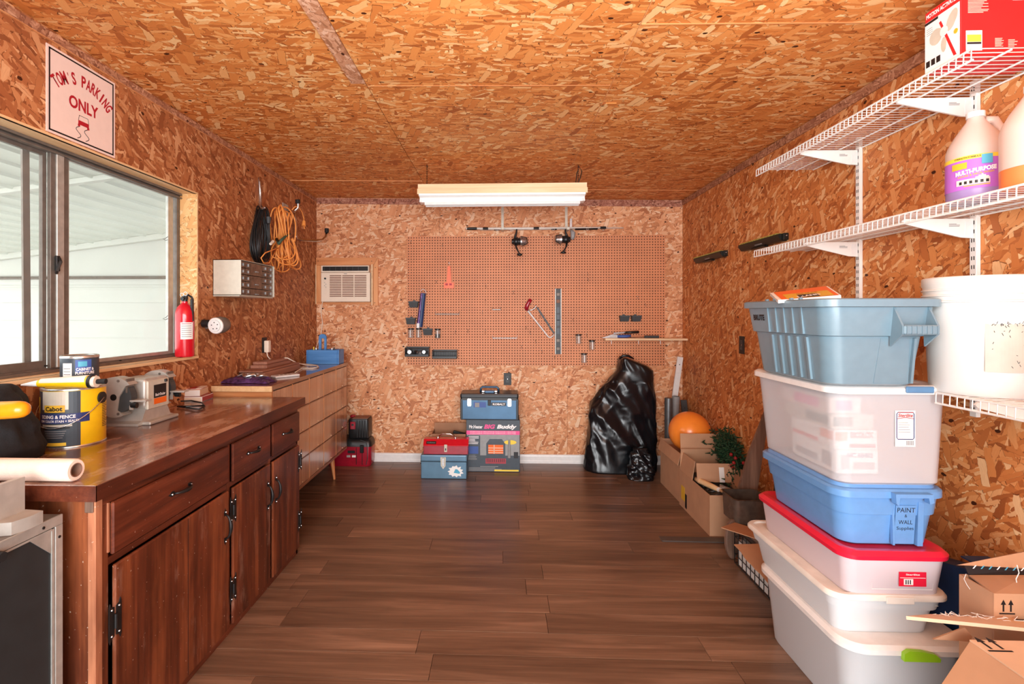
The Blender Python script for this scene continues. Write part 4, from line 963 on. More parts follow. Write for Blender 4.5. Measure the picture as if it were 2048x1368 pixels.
# parcels behind the grinder
def carton(name, label, cat, c, wx, wy, h, rz, mat, trims=()):
    Mx = Matrix.Translation(c) @ Matrix.Rotation(rz, 4, 'Z')
    t = thing(name, label, cat, c, rz)
    part('box_body', G().box(-wx/2, wx/2, -wy/2, wy/2, 0, h, .0015, Mx), mat, t)
    for (nm, x0, x1, y0, y1, z0, z1, m_) in trims: part(nm, G().box(x0, x1, y0, y1, z0, z1, 0, Mx), m_, t)
    return t
c = aZ(375, 805, CZ+.0005)+Vector((-.03, .075, 0))
carton('book', 'white book with a red spine under the cardboard box behind the grinder', 'book', c, .19, .14, .030, .12, 'paperwhite',
       (('spine', .0955, .0975, -.066, .066, .003, .027, 'crimson'), ('page_block', -.09, .09, -.0712, -.0705, .004, .026, 'cream'), ('cover', -.095, .095, -.07, .07, .0302, .031, 'crimson')))
carton('small_carton', 'small cardboard carton with a white end lying on the red-spined book', 'box', c+Vector((-.01, -.005, .0318)), .17, .125, .036, .2, 'cardpale',
       (('white_end', -.085, .085, -.0634, -.0627, .001, .034, 'paperwhite'),))
t = carton('leaflet', 'pink and white printed leaflet on top of the small carton behind the grinder', 'paper', c+Vector((-.01, 0, .0684)), .165, .12, .004, .28, 'leather', (('red_print', -.07, .05, -.05, .03, .0042, .0046, 'ink_red'), ('white_edge', .05, .08, -.058, .058, .0042, .0048, 'paperwhite')))
# ---- things on the long cabinet
DT = dz1+.0006
bg_ = thing('foil_bag', 'purple and silver foil bag lying flat on the near end of the long cabinet', 'bag', aZ(500, 764, DT))
cc = aZ(497, 766, DT)
g = G(); nx_, ny_ = 26, 14; grid = []
for i in range(nx_+1):
    row = []
    for j in range(ny_+1):
        u_ = i/nx_*2-1; v_ = j/ny_*2-1; e = max(0, 1-max(abs(u_), abs(v_))**4)
        z = DT+.002+e*(.030+.016*mnoise.noise(Vector((u_*5, v_*4, 1)))+.010*mnoise.noise(Vector((u_*11, v_*9, 3))))
        row.append(g.bm.verts.new((cc.x-.025+u_*.165+.01*sin(v_*5), cc.y+.05+v_*.085+.012*sin(u_*6), z)))
    grid.append(row)
for i in range(nx_):
    for j in range(ny_): g.bm.faces.new((grid[i][j], grid[i+1][j], grid[i+1][j+1], grid[i][j+1]))
part('foil', g, 'purplebag', bg_, smooth=True, norm=False)
part('silver_fold', G().tube([cc+Vector((-.10+.025*k, .05+.03*sin(k*1.7), .038+.010*sin(k*2.1))) for k in range(9)], [.006, .012, .014, .012, .015, .013, .014, .010, .005], 6), 'steel', bg_, smooth=True)
bm_ = thing('moulded_boards', 'larger brown moulded wood plaque with stepped edges on the long cabinet below the outlet', 'board', (-1.65, 3.65, DT))
part('board_body', G().box(-1.768, -1.592, 3.33, 3.93, DT, DT+.044, .004), 'brownboard', bm_)
part('upper_step', G().box(-1.768, -1.602, 3.32, 3.94, DT+.0445, DT+.056, .003), 'brownboard', bm_)
part('price_label', G().plate((-1.675, 3.3295, DT+.022), UX, UZ, .08, .030, .0006), 'paperwhite', bm_)
part('barcode', G().plate((-1.655, 3.3287, DT+.022), UX, UZ, .03, .016, .0004), 'ink_navy', bm_)
part('dark_end', G().box(-1.766, -1.74, 3.322, 3.3295, DT+.002, DT+.042), 'black', bm_)
b2 = thing('moulded_boards', 'smaller brown moulded wood plaque stacked on the larger one under the white cord', 'board', (-1.69, 3.65, DT+.057))
part('board_body', G().box(-1.760, -1.640, 3.46, 3.86, DT+.0565, DT+.080, .003), 'brownboard', b2)
part('upper_step', G().box(-1.758, -1.655, 3.49, 3.84, DT+.0805, DT+.102, .004), 'brownboard', b2)
wr_ = thing('white_remote', 'slim white remote control lying on the long cabinet in front of the brown plaques', 'remote', (-1.5, 3.5, DT))
part('case', G().box(-.09, .09, -.045, .045, 0, .014, .004, Matrix.Translation((-1.515, 3.47, DT)) @ Matrix.Rotation(.9, 4, 'Z')), 'white', wr_)
for k in range(4): part('button', G().box(-.06+.03*k, -.05+.03*k, -.01, .01, .014, .016, 0, Matrix.Translation((-1.515, 3.47, DT)) @ Matrix.Rotation(.9, 4, 'Z')), 'ink_grey', wr_)
# ---- blue wooden caddy
bx_ = (-1.690, -1.412); by_ = (4.335, 4.475); bz_ = (DT, DT+.125)
bc_ = thing('blue_tool_caddy', 'bright blue wooden tool caddy with handle at the far end of the long cabinet', 'caddy', (-1.55, 4.4, DT))
part('front_board', G().box(bx_[0], bx_[1]-.016, by_[0], by_[0]+.012, DT, bz_[1], .002), 'blue', bc_)
part('back_board', G().box(bx_[0], bx_[1]-.016, by_[1]-.012, by_[1], DT, bz_[1], .002), 'blue', bc_)
part('right_end', G().box(bx_[1]-.015, bx_[1], by_[0]-.001, by_[1]+.001, DT, bz_[1]+.001, .002), 'blue', bc_)
part('left_end', G().box(bx_[0]-.013, bx_[0]-.0005, by_[0], by_[1], DT, bz_[1], .002), 'blue', bc_)
part('lid_board', G().box(bx_[0], bx_[1]-.0155, by_[0]+.0125, by_[1]-.0125, bz_[1]-.02, bz_[1]-.006), 'blue', bc_)
hx, hy = -1.575, 4.40
pts = [(-.034, 0)]+[(-.034*cos(R_(a)), .115+.030*sin(R_(a))) for a in range(0, 181, 15)]+[(.034, 0), (.016, 0), (.016, .105), (-.012, .105), (-.012, 0)]
part('handle', G().prism(pts, (hx, hy, bz_[1]-.006), UX, UZ, .018), 'blue', bc_)
for x, y, h_, m_ in ((-1.66, 4.40, .03, 'ink_yellow'), (-1.635, 4.39, .02, 'steel'), (-1.475, 4.40, .025, 'black'), (-1.50, 4.41, .018, 'steel')):
    part('peg', G().cyl((x, y, bz_[1]-.006), (x, y, bz_[1]+h_-.006), .006, n=8), m_, bc_)
# ---- tool stand, bottom left
sx, sy0, sy1, sz = -1.262, .93, 1.398, .842
st = thing('tool_stand', 'black-sided tool stand with grey metal frame edges beside the near cabinet end', 'stand', (-1.5, 1.17, 0))
part('top_sheet', G().box(LX+.01, sx-.001, sy0, sy1, sz-.012, sz, .002), 'alu_dark', st)
part('side_panel', G().box(sx-.012, sx-.005, sy0+.02, sy1-.02, .02, sz-.02), 'black_panel', st)
part('far_side', G().box(LX+.01, sx-.013, sy1-.008, sy1, .0, sz-.013), 'black_panel', st)
part('left_side', G().box(LX+.01, LX+.018, sy0, sy1-.009, .0, sz-.013), 'black_panel', st)
part('top_edge', G().box(sx-.006, sx, sy0, sy1, sz-.026, sz+.001, .001), 'alu', st)
part('corner_post', G().box(sx-.006, sx, sy1-.024, sy1, 0, sz-.0265, .001), 'alu', st)
part('corner_post', G().box(sx-.006, sx, sy0, sy0+.024, 0, sz-.0265, .001), 'alu', st)
part('inner_flange', G().box(sx-.005, sx-.001, sy1-.034, sy1-.026, 0, sz-.03).box(sx-.005, sx-.001, sy0+.03, sy1-.034, sz-.034, sz-.028), 'alu', st)
part('corner_gusset', G().prism([(-.075, 0), (0, 0), (0, -.075)], (sx-.0045, sy1-.028, sz-.030), UY, UZ, .002), 'alu', st)
for y, z in ((sy1-.062, sz-.014), (sy1-.012, sz-.06)): part('rivet', G().cyl((sx, y, z), (sx+.002, y, z), .004, n=10), 'iron', st)
part('black_knob', G().cyl((sx+.0, 1.205, sz-.03), (sx+.02, 1.205, sz-.03), .014, .012), 'blackmat', st)
sb = thing('saw_table_casting', 'grey cast metal fence block and rounded bracket on top of the black tool stand', 'tool', (-1.42, 1.3, sz))
blk = [aY(43, 958, 1.31), aY(45, 1008, 1.31), aY(-60, 1052, 1.31), aY(-60, 990, 1.31)]
g = G()
bx1 = aY(43, 960, 1.31).x-.015; zt1 = aY(43, 960, 1.31).z
g.prism([(0, 0), (-.03, 0), (-.20, 0), (-.20, zt1-sz-.03), (-.085, zt1-sz-.03), (-.085, zt1-sz-.055), (-.045, zt1-sz-.055), (-.045, zt1-sz-.01), (0, zt1-sz)], (bx1, 1.335, sz+.001), UX, UZ, .07)
part('fence_block', g, 'cast', sb)
p_ = aZ(74, 1030, sz+.035); q_ = aZ(15, 1050, sz)
pts = [(-.10, -.070), (-.065, -.082), (-.018, -.070), (-.006, -.03), (-.008, .01), (-.10, .02)]
part('rounded_bracket', G().prism(pts, (p_.x-.004, 1.325, sz+.001), UX, UY, .034), 'cast', sb, smooth='auto')
part('clamp_rod', G().cyl((p_.x-.19, 1.228, sz+.017), (p_.x-.118, 1.245, sz+.017), .013, n=14), 'blackmat', sb)
# ================================================================== BACK WALL
# ---- pegboard with real holes
px0, px1, pz0, pz1 = -.889, 1.551, .930, 2.163
pb_ = thing('pegboard', 'large brown perforated hardboard panel on the back wall', 'pegboard', ((px0+px1)/2, BY, pz0))
nxh, nzh = 96, 48; sx_ = (px1-px0)/nxh; sz_ = (pz1-pz0)/nzh; yb = BY-.012; hr = .0056
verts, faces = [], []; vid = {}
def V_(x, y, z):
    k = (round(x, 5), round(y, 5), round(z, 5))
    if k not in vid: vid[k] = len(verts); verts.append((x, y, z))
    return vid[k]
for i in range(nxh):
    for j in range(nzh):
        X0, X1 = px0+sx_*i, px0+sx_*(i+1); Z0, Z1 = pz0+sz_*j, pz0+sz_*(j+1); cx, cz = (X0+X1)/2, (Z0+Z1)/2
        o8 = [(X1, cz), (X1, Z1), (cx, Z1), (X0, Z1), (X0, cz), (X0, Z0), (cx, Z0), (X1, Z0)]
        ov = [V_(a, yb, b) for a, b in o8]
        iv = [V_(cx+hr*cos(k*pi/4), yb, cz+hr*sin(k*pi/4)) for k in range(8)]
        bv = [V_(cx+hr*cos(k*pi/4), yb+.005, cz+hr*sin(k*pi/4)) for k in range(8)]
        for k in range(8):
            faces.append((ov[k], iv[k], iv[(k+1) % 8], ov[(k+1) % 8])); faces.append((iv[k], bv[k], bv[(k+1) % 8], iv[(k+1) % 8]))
me = bpy.data.meshes.new('perforated_sheet'); me.from_pydata(verts, [], faces); me.materials.append(M['peg'])
o = bpy.data.objects.new('perforated_sheet', me); COL.objects.link(o); me.transform(WM[pb_.name].inverted()); o.parent = pb_; WM[o.name] = WM[pb_.name]
part('sheet_edge', G().box(px0, px1, yb, yb+.005, pz0-.0006, pz0).box(px0, px1, yb, yb+.005, pz1, pz1+.0006).box(px0-.0006, px0, yb, yb+.005, pz0, pz1).box(px1, px1+.0006, yb, yb+.005, pz0, pz1), 'peg', pb_)
part('dark_backing_sheet', G().box(px0+.001, px1-.001, yb+.0055, BY-.0006, pz0+.001, pz1-.001), 'pegback', pb_)  # near-black sheet, paints the shade seen through the holes
PY = yb-.0006
def W(px, py, d=0.0): return aY(px, py, PY-d)
S = PY/1000.0
# ---- little bins, jars, trays
def bin_(c, w_, h_, label, mat='black', group=None, d=.06):
    t = thing('parts_bin', label, 'bin', Vector((c.x, PY, c.z-h_/2)))
    x0, x1 = c.x-w_/2, c.x+w_/2; z0, z1 = c.z-h_/2, c.z+h_/2; k = w_*.08
    g = G(); th = .003
    g.loft([[Vector((x0+k, PY-.001, z0)), Vector((x1-k, PY-.001, z0)), Vector((x1-k, PY-d*.75, z0)), Vector((x0+k, PY-d*.75, z0))],
            [Vector((x0, PY-.001, z1)), Vector((x1, PY-.001, z1)), Vector((x1, PY-d, z1)), Vector((x0, PY-d, z1))],
            [Vector((x0+th, PY-.001-th, z1)), Vector((x1-th, PY-.001-th, z1)), Vector((x1-th, PY-d+th, z1)), Vector((x0+th, PY-d+th, z1))],
            [Vector((x0+k+th, PY-.001-th, z0+th)), Vector((x1-k-th, PY-.001-th, z0+th)), Vector((x1-k-th, PY-d*.75+th, z0+th)), Vector((x0+k+th, PY-d*.75+th, z0+th))]])
    part('bin_body', g, mat, t)
    part('rim', G().box(x0-.002, x1+.002, PY-d-.003, PY-d, z1-.008, z1+.001), 'darkgrey' if mat == 'black' else mat, t)
    part('hook_tab', G().box(c.x-.012, c.x+.012, PY-.002, PY, z1, z1+.012), 'darkgrey', t)
    return t
bin_(W(828.5, 609), .090, .058, 'upper small black bin left of the blue roll on the pegboard', 'darkgrey')
bin_(W(823, 642), .090, .062, 'lower small black bin at the left edge of the pegboard', 'darkgrey')
bin_(W(856.5, 663.5), .090, .062, 'small black bin between the glass jars on the pegboard', 'darkgrey')
bin_(W(1247, 637), .090, .055, 'left of the two grey-black bins above the pegboard shelf', 'darkgrey')
bin_(W(1270.5, 637), .090, .055, 'right of the two grey-black bins above the pegboard shelf', 'darkgrey')
def jar(px, py, label, mat='jar', rim='black', h_=.09, fill=None):
    c = W(px, py, .032); t = thing('glass_jar', label, 'jar', Vector((c.x, c.y, c.z-h_/2)))
    b = Vector((c.x, c.y, c.z-h_/2))
    part('jar_body', G().lathe([(.022, 0), (.025, .004), (.025, h_*.80), (.022, h_*.86)], b, 20, cap1=False), mat, t, smooth='auto')
    part('lid', G().cyl(b+UZ*(h_*.865), b+UZ*h_, .027, n=20).box(b.x-.028, b.x+.028, b.y, PY-.0005, b.z+h_*.90, b.z+h_*.97), rim, t)
    part('painted_highlight', G().box(b.x-.004, b.x+.004, b.y-.0265, b.y-.0252, b.z+.006, b.z+h_*.82), 'paperwhite', t, 'pale painted highlight strip')  # white strip stands in for a glint on the glass
    if fill: part('contents', G().cyl(b+UZ*.004, b+UZ*h_*.45, .021, n=14), fill, t)
jar(821.5, 666, 'leftmost clear jar with black lid on the pegboard'); jar(837.5, 666, 'second clear jar with black lid, under the blue roll')
jar(875.5, 667, 'dark-filled jar at the right of the left jar row', fill='black')
jar(1157, 678, 'upper left of the three clear jars right of the level'); jar(1184, 690, 'rightmost of the three clear jars right of the level'); jar(1168, 716, 'lowest of the three clear jars right of the level')
def tray(p0, p1, label, junk):
    a = W(*p0, .0); b = W(*p1, .0); x0, x1, z0, z1 = a.x, b.x, b.z, a.z; d = .085
    t = thing('wire_tray', label, 'tray', Vector(((x0+x1)/2, PY, z0)))
    g = G().box(x0, x1, PY-d, PY-.001, z0, z0+.003).box(x0, x1, PY-.003, PY-.001, z0, z1)
    for q in (x0, x1-.003): g.box(q, q+.003, PY-d, PY-.001, z0, z1-.01)
    g.box(x0, x1, PY-d, PY-d+.003, z0, z0+.022)
    part('tray_body', g, 'black', t)
    part('rim_wire', G().tube([(x0, PY-.003, z1), (x0, PY-d, z1-.012), (x1, PY-d, z1-.012), (x1, PY-.003, z1)], .003, 6), 'black', t)
    n = 14
    for k in range(n): part('wire', G().cyl((x0+(x1-x0)*(k+.5)/n, PY-d-.0005, z0+.02), (x0+(x1-x0)*(k+.5)/n, PY-d-.0005, z1-.012), .0012, n=5), 'black', t)
    return t, x0, x1, z0, z1, d
t, x0, x1, z0, z1, d = tray((813, 693), (860, 712), 'black tray of small metal hardware at the lower left of the pegboard', 1)
rr = random.Random(2)
for k in range(9):
    x = x0+.02+(x1-x0-.04)*k/8; 
    part('hardware', G().cyl((x, PY-.05, z0+.005), (x+rr.uniform(-.01, .01), PY-.06, z0+.03+rr.uniform(0, .035)), rr.uniform(.008, .016), n=10), rr.choice(['steel', 'darkgrey', 'black', 'ink_grey']), t)
part('hose_clamp', G().cyl((x0+.045, PY-d-.004, z0+.045), (x0+.045, PY-d-.010, z0+.045), .019, n=20).cyl((x1-.045, PY-d-.004, z0+.045), (x1-.045, PY-d-.010, z0+.045), .016, n=20), 'steel', t)
tray((867, 699), (915, 716), 'empty black wire tray beside the hardware tray on the pegboard', 0)
# ---- blue roll
a = W(845.5, 582, .035); b = W(839, 655, .035)
br_ = thing('blue_roll', 'narrow shiny blue and purple roll hanging from a white wire clip on the pegboard', 'roll', b)
part('roll', G().cyl(a+Vector((.008, 0, -.02)), b+Vector((.004, 0, .005)), .023, .026, 18), 'navy', br_, smooth='auto')
part('roll_sheen', G().cyl(a+Vector((-.006, -.012, -.02)), b+Vector((-.010, -.012, .02)), .013, .016, 14), 'purplebag', br_, smooth='auto')
part('wire_clip', G().tube([a+Vector((-.02, 0, .0)), a+Vector((.0, 0, .018)), a+Vector((.02, 0, .010)), a+Vector((.034, 0, -.02))], .003, 6), 'white', br_)
part('white_end', G().box(b.x-.022, b.x+.002, b.y-.028, b.y-.022, b.z-.004, b.z+.04), 'white', br_)
# ---- orange plastic tool
ot = thing('orange_plastic_tool', 'flat orange plastic scraper-shaped tool hanging on the upper left pegboard', 'tool', W(898.5, 577))
o_ = W(898.5, 577)
def w2(px, py): p = W(px, py); return (p.x-o_.x, p.z-o_.z)
part('blade', G().prism([w2(888, 577), w2(908, 577), w2(908, 565.5), w2(903, 565.5), w2(901.2, 533), w2(896, 533), w2(893.5, 565.5), w2(888, 565.5)], (o_.x, PY-.012, o_.z), UX, UZ, .008), 'orange', ot)
part('cutout', G().box(W(891, 0).x, W(896, 0).x, PY-.0206, PY-.0198, W(0, 573).z, W(0, 569).z).box(W(899, 0).x, W(904, 0).x, PY-.0206, PY-.0198, W(0, 573).z, W(0, 569).z), 'ink_red', ot)
part('hanging_hook', G().tube([(W(898.5, 0).x, PY, W(0, 531).z), (W(898.5, 0).x, PY-.025, W(0, 531).z), (W(898.5, 0).x, PY-.027, W(0, 528).z)], .003, 5), 'steel', ot)
# ---- wire racks
def rack(p0, p1, n, label, mat='white'):
    a = W(*p0); b = W(*p1); t = thing('wire_rack', label, 'rack', Vector(((a.x+b.x)/2, PY, b.z)))
    part('rail', G().tube([(a.x, PY-.001, a.z), (a.x, PY-.03, b.z+.004), (b.x, PY-.03, b.z+.004), (b.x, PY-.001, a.z)], .0035, 6).cyl((a.x, PY-.012, b.z+.006), (b.x, PY-.012, b.z+.006), .003, n=6), mat, t)
    for k in range(n): part('prong', G().cyl((a.x+(b.x-a.x)*(k+.5)/n, PY-.012, b.z+.012), (a.x+(b.x-a.x)*(k+.5)/n, PY-.034, b.z-.004), .0022, n=5), mat, t)
rack((871, 623), (919, 629), 12, 'clear wire tool rack at mid height on the left pegboard', 'alu')
rack((985, 671), (1034, 677), 9, 'white wire tool rack near the pegboard centre, left of the hacksaw')
rack((985, 615), (1001, 620), 4, 'short grey wire rack in the middle of the pegboard', 'alu')
# ---- hacksaw
hs = thing('hacksaw', 'white-framed hacksaw with a dark red handle hanging tilted on the pegboard', 'saw', W(1075, 640))
f = lambda px, py, d=.02: W(px, py, d)
part('frame', G().tube([f(1056, 622), f(1064, 632), f(1095, 671.5), f(1098, 674.5), f(1101, 675), f(1109, 669)], [.010, .008, .0065, .0065, .0065, .006], 8), 'white', hs, smooth=True)
part('front_bracket', G().tube([f(1056, 621), f(1063, 620), f(1069, 617), f(1072.5, 612), f(1071, 610)], .006, 8), 'steel', hs, smooth=True)
part('blade', G().prism([(0, 0), (.012, .010), (.012+f(1108, 0).x-f(1074, 0).x, .010+f(0, 665).z-f(0, 615).z), (f(1108, 0).x-f(1074, 0).x, f(0, 665).z-f(0, 615).z)], f(1073, 616), UX, UZ, .002), 'darkgrey', hs)
part('grip', G().tube([f(1053, 620), f(1054, 612), f(1058, 604), f(1062, 599)], [.016, .020, .019, .017], 10), 'crimson', hs, smooth=True)
part('grip_butt', G().tube([f(1049, 614), f(1055, 621)], .008, 8), 'crimson', hs)
# ---- level
a = W(1109.5, 577.5); b = W(1122, 708)
lv = thing('spirit_level', 'tall dark spirit level with bright metal edges hanging upright on the pegboard', 'level', Vector(((a.x+b.x)/2, PY, b.z)))
part('web', G().box(a.x+.006, b.x-.006, PY-.022, PY-.004, b.z, a.z), 'darkgrey', lv)
for x in (a.x, b.x-.006): part('edge_rail', G().box(x+.001, x+.0055, PY-.028, PY-.001, b.z, a.z), 'alu', lv)
for z, m_ in ((a.z-.055, 'alu_dark'), (a.z-.12, 'tube'), (b.z+.13, 'alu_dark'), (b.z+.052, 'alu_dark')): part('vial', G().box(a.x+.012, b.x-.012, PY-.026, PY-.0225, z-.016, z+.016, .003), m_, lv)
for z in (a.z-.2, a.z-.27, b.z+.22, b.z+.3): part('web_slot', G().box(a.x+.016, b.x-.016, PY-.0245, PY-.0222, z-.03, z+.025), 'darkpaper', lv)
# ---- shelf on pegboard with tools
a = W(1205, 676); b = aY(1366, 684, PY)
sh = thing('small_shelf', 'thin pine shelf board at the lower right of the pegboard', 'shelf', Vector(((a.x+b.x)/2, PY-.07, b.z)))
sx0, sx1, szt = a.x, RX-.003, a.z+.003
part('shelf_board', G().box(sx0, sx1, PY-.13, PY-.002, szt-.019, szt, .001), 'pine_x', sh)
for q in (1218, 1271, 1314): x = W(q, 0).x; part('shelf_peg', G().tube([(x, PY, szt-.024), (x, PY-.1, szt-.024), (x, PY-.104, szt-.055)], .003, 6), 'white', sh)
pl = thing('putty_knives', 'pair of blue-handled trowels lying at the left end of the pegboard shelf', 'trowel', Vector((sx0+.1, PY-.06, szt)))
p = lambda px, py, d: W(px, py, d)
part('blade', G().prism([(0, 0), (.155, 0), (.155, .0), (.16, .030), (.10, .034)], (sx0-.025, PY-.05, szt+.001), UX, UZ, .03), 'steel', pl)
part('blue_handle', G().tube([Vector((sx0+.12, PY-.09, szt+.016)), Vector((sx0+.20, PY-.09, szt+.018)), Vector((sx0+.24, PY-.085, szt+.022))], [.012, .015, .012], 8), 'ink_blue', pl, smooth=True)
t = thing('scraper', 'black-handled scraper stacked over the blue-handled trowels', 'scraper', Vector((sx0+.25, PY-.07, szt)))
part('blade', G().prism([(0, 0), (.11, .012), (.11, .022), (0, .014)], (sx0+.09, PY-.03, szt+.036), UX, UZ, .03), 'steel', t)
part('handle', G().tube([Vector((sx0+.19, PY-.05, szt+.050)), Vector((sx0+.325, PY-.05, szt+.056))], [.011, .013], 8), 'black', t, smooth=True)
t = thing('screwdriver', 'dark screwdriver lying in the middle of the pegboard shelf', 'screwdriver', Vector((sx0+.42, PY-.06, szt)))
part('handle', G().cyl((sx0+.37, PY-.08, szt+.013), (sx0+.50, PY-.08, szt+.013), .012, n=10), 'darkgrey', t)
part('shaft', G().cyl((sx0+.24, PY-.105, szt+.006), (sx0+.369, PY-.082, szt+.012), .004, n=8), 'steel', t)
# ---- empty pegboard hooks
hooks = [(822, 485, 'empty hook at the top left corner of the pegboard'),
         (849, 496, 'second empty hook from the top left corner of the pegboard'),
         (885, 491, 'third empty hook along the top left of the pegboard'),
         (873, 564, 'small hook left of the orange plastic tool'),
         (972, 573, 'empty hook at mid height right of the orange tool'),
         (1027, 585, 'bright empty hook upper left of the hacksaw handle'),
         (971, 603, 'hook below the one right of the orange tool'),
         (1051, 635, 'empty hook just left of the upper hacksaw frame'),
         (1052, 655, 'hook left of the hacksaw frame at mid length'),
         (1080, 632, 'empty hook inside the hacksaw frame'),
         (911, 664, 'bright double hook right of the left jar row'),
         (936, 662, 'small hook second to the right of the left jar row'),
         (971, 663, 'bright hook above the left end of the white rack'),
         (1071, 683, 'empty hook just below the lower end of the hacksaw'),
         (1043, 694, 'bright hook lower left of the level'),
         (1175, 548, 'upper of two hooks high on the pegboard right of the level'),
         (1176, 560, 'lower of two hooks high on the pegboard right of the level'),
         (1254, 606, 'small dark hook above the two right hand bins'),
         (1146, 640, 'hook right of the level at mid height'),
         (1173, 670, 'hook between the upper two jars right of the level'),
         (1084, 703, 'empty hook just left of the level near its foot'),
         (1109, 715, 'dark hook under the foot of the level'),
         (1290, 610, 'hook to the upper right of the two right hand bins'),
         (1275, 595, 'hook high to the right of the two right hand bins'),
         (1060, 665, 'hook below the middle of the hacksaw frame'),
         (965, 625, 'hook left of the short grey wire rack')]
h0 = None
for k, (x, y, lab_) in enumerate(hooks):
    c = W(x, y)
    if h0 is None:
        h0 = thing('pegboard_hook', lab_, 'hook', c, group='empty wire hooks on the pegboard')
        part('wire', G().tube([c+Vector((0, 0, .004)), c+Vector((0, -.012, .004)), c+Vector((0, -.016, -.008)), c+Vector((0, -.030, -.016)), c+Vector((0, -.032, -.004))], .0024, 5).cyl(c+Vector((0, .0, .012)), c+Vector((0, -.003, .012)), .005, n=8), 'chrome', h0, smooth=True, kind=None)
    else: dup(h0, c, lab_)
# ---- fishing rods on two brackets
def strap(px, ytop, ybot, label):
    a = aY(px, ytop, BY-.002); b = aY(px, ybot, BY-.002)
    t = thing('metal_bracket', label, 'bracket', Vector((a.x, BY, b.z)))
    part('upright', G().box(a.x-.012, a.x+.012, BY-.006, BY-.0006, b.z+.02, a.z), 'lightgrey', t)
    part('arm', G().box(a.x-.012, a.x+.012, BY-.13, BY-.0065, b.z+.02, b.z+.024).box(a.x-.012, a.x+.012, BY-.134, BY-.13, b.z+.02, b.z+.045), 'lightgrey', t)
    for z in (a.z-.08, a.z-.16): part('screw', G().cyl((a.x, BY-.006, z), (a.x, BY-.009, z), .005, n=8), 'steel', t)
    return b.z+.024
zb = strap(1005, 414, 468, 'left flat metal bracket carrying the fishing rods'); strap(1132.5, 414, 468, 'right flat metal bracket carrying the fishing rods')
def rod(y, z, xa, xb, label, ferr):
    t = thing('fishing_rod', label, 'fishing rod', Vector((xa, y, z)))
    part('blank', G().tube([(xa, y, z), (xa+(xb-xa)*.4, y, z), (xb, y, z+.004)], [.011, .010, .005], 8), 'lidwhite2', t, smooth=True)
    for q in ferr:
        x = xa+(xb-xa)*q; part('wrap', G().cyl((x, y, z), (x+.05, y, z+.0005), .0125, n=8), 'black', t)
    for q in (.22, .62, .86):
        x = xa+(xb-xa)*q; part('line_guide', G().tube([(x+.010*cos(k*pi/4), y, z-.012+.009*sin(k*pi/4)) for k in range(8)], .0016, 5, closed=True), 'steel', t)
    return t
p1 = aY(932, 464, BY-.11); p2 = aY(1250, 466, BY-.11)
zr = zb+.0115
r1 = rod(BY-.105, zr, p1.x, aY(1215, 464, BY-.105).x, 'front fishing rod with the left open reel, lying on the brackets', (.04, .12, .48, .95))
part('cork_grip', G().cyl((p1.x+.01, BY-.105, zr), (p1.x+.09, BY-.105, zr), .0125, .014, 10), 'black', r1)
r2 = rod(BY-.055, zr+.002, aY(960, 464, BY-.05).x, p2.x, 'rear fishing rod with the right reel, lying on the brackets', (.1, .5, .72))
part('black_foregrip', G().cyl((aY(1150, 464, BY-.05).x, BY-.055, zr+.003), (aY(1195, 464, BY-.05).x, BY-.055, zr+.003), .015, .013, 10), 'black', r2)
def reel(cpx, cpy, y, par, flip, nm):
    c = aY(cpx, cpy, y); s = flip; K = 1.35
    SM = Matrix.Translation(c) @ Matrix.Scale(K, 4) @ Matrix.Translation(-c)
    def sc_(g): bmesh.ops.transform(g.bm, matrix=SM, verts=g.bm.verts); return g
    part('reel_foot', G().tube([(c.x-.05*s, y, zr-.005), (c.x-.050*s, y, zr-.03), (c.x-.07*s, y, c.z+.015), (c.x-.085*s, y, c.z-.01)], [.007, .008, .014, .010], 8), 'black', par, smooth=True)
    b = part('reel_body', sc_(G().cyl((c.x-.07*s, y, c.z), (c.x-.015*s, y, c.z), .018, .026, 16).ball((c.x-.04*s, y, c.z), .028, 14)), 'black', par, smooth='auto')
    part('spool', sc_(G().lathe([(.026, 0), (.036, .004), (.036, .018), (.032, .024), (.033, .040), (.026, .050), (.012, .054)], (c.x-.014*s, y, c.z), 20, Matrix.Rotation(pi/2*s, 4, 'Y'))), 'steel', b, smooth='auto')
    part('bail_arm', sc_(G().tube([(c.x-.01*s, y-.03, c.z+.03), (c.x+.03*s, y-.045, c.z+.02), (c.x+.035*s, y-.045, c.z-.02), (c.x-.0*s, y-.03, c.z-.035)], .0028, 6)), 'black', b)
    part('crank', sc_(G().tube([(c.x-.045*s, y-.02, c.z-.02), (c.x-.040*s, y-.04, c.z-.05), (c.x-.022*s, y-.045, c.z-.085), (c.x-.018*s, y-.045, c.z-.092)], [.007, .006, .005, .005], 8)), 'black', b, smooth=True)
    part('crank_knob', sc_(G().ball((c.x-.018*s, y-.045, c.z-.096), .013, 12, (1.5, 1, .7))), 'black', b, smooth=True)
reel(1044, 483, BY-.105, r1, 1, '')
reel(1120, 479, BY-.07, r2, -1, '')
t = thing('grey_hook_bracket', 'grey coated hanging hook beside the right rod bracket', 'hook', aY(1145, 470, BY-.05))
a = aY(1141, 447, BY-.05)
part('strap', G().box(a.x-.010, a.x+.012, BY-.075, BY-.070, aY(0, 466, BY-.06).z, aY(0, 446, BY-.06).z, .001), 'steel', t)
part('grey_pad', G().tube([aY(1142, 460, BY-.14), aY(1146, 466, BY-.15), aY(1145.5, 474, BY-.15), aY(1144, 479, BY-.15)], [.012, .022, .020, .010], 10), 'grey', t, smooth=True)
# ---- outlet on back wall
outlet(aY(1015, 758, BY-.0005), (0, -1, 0), 'dark wall outlet on the back wall below the pegboard')
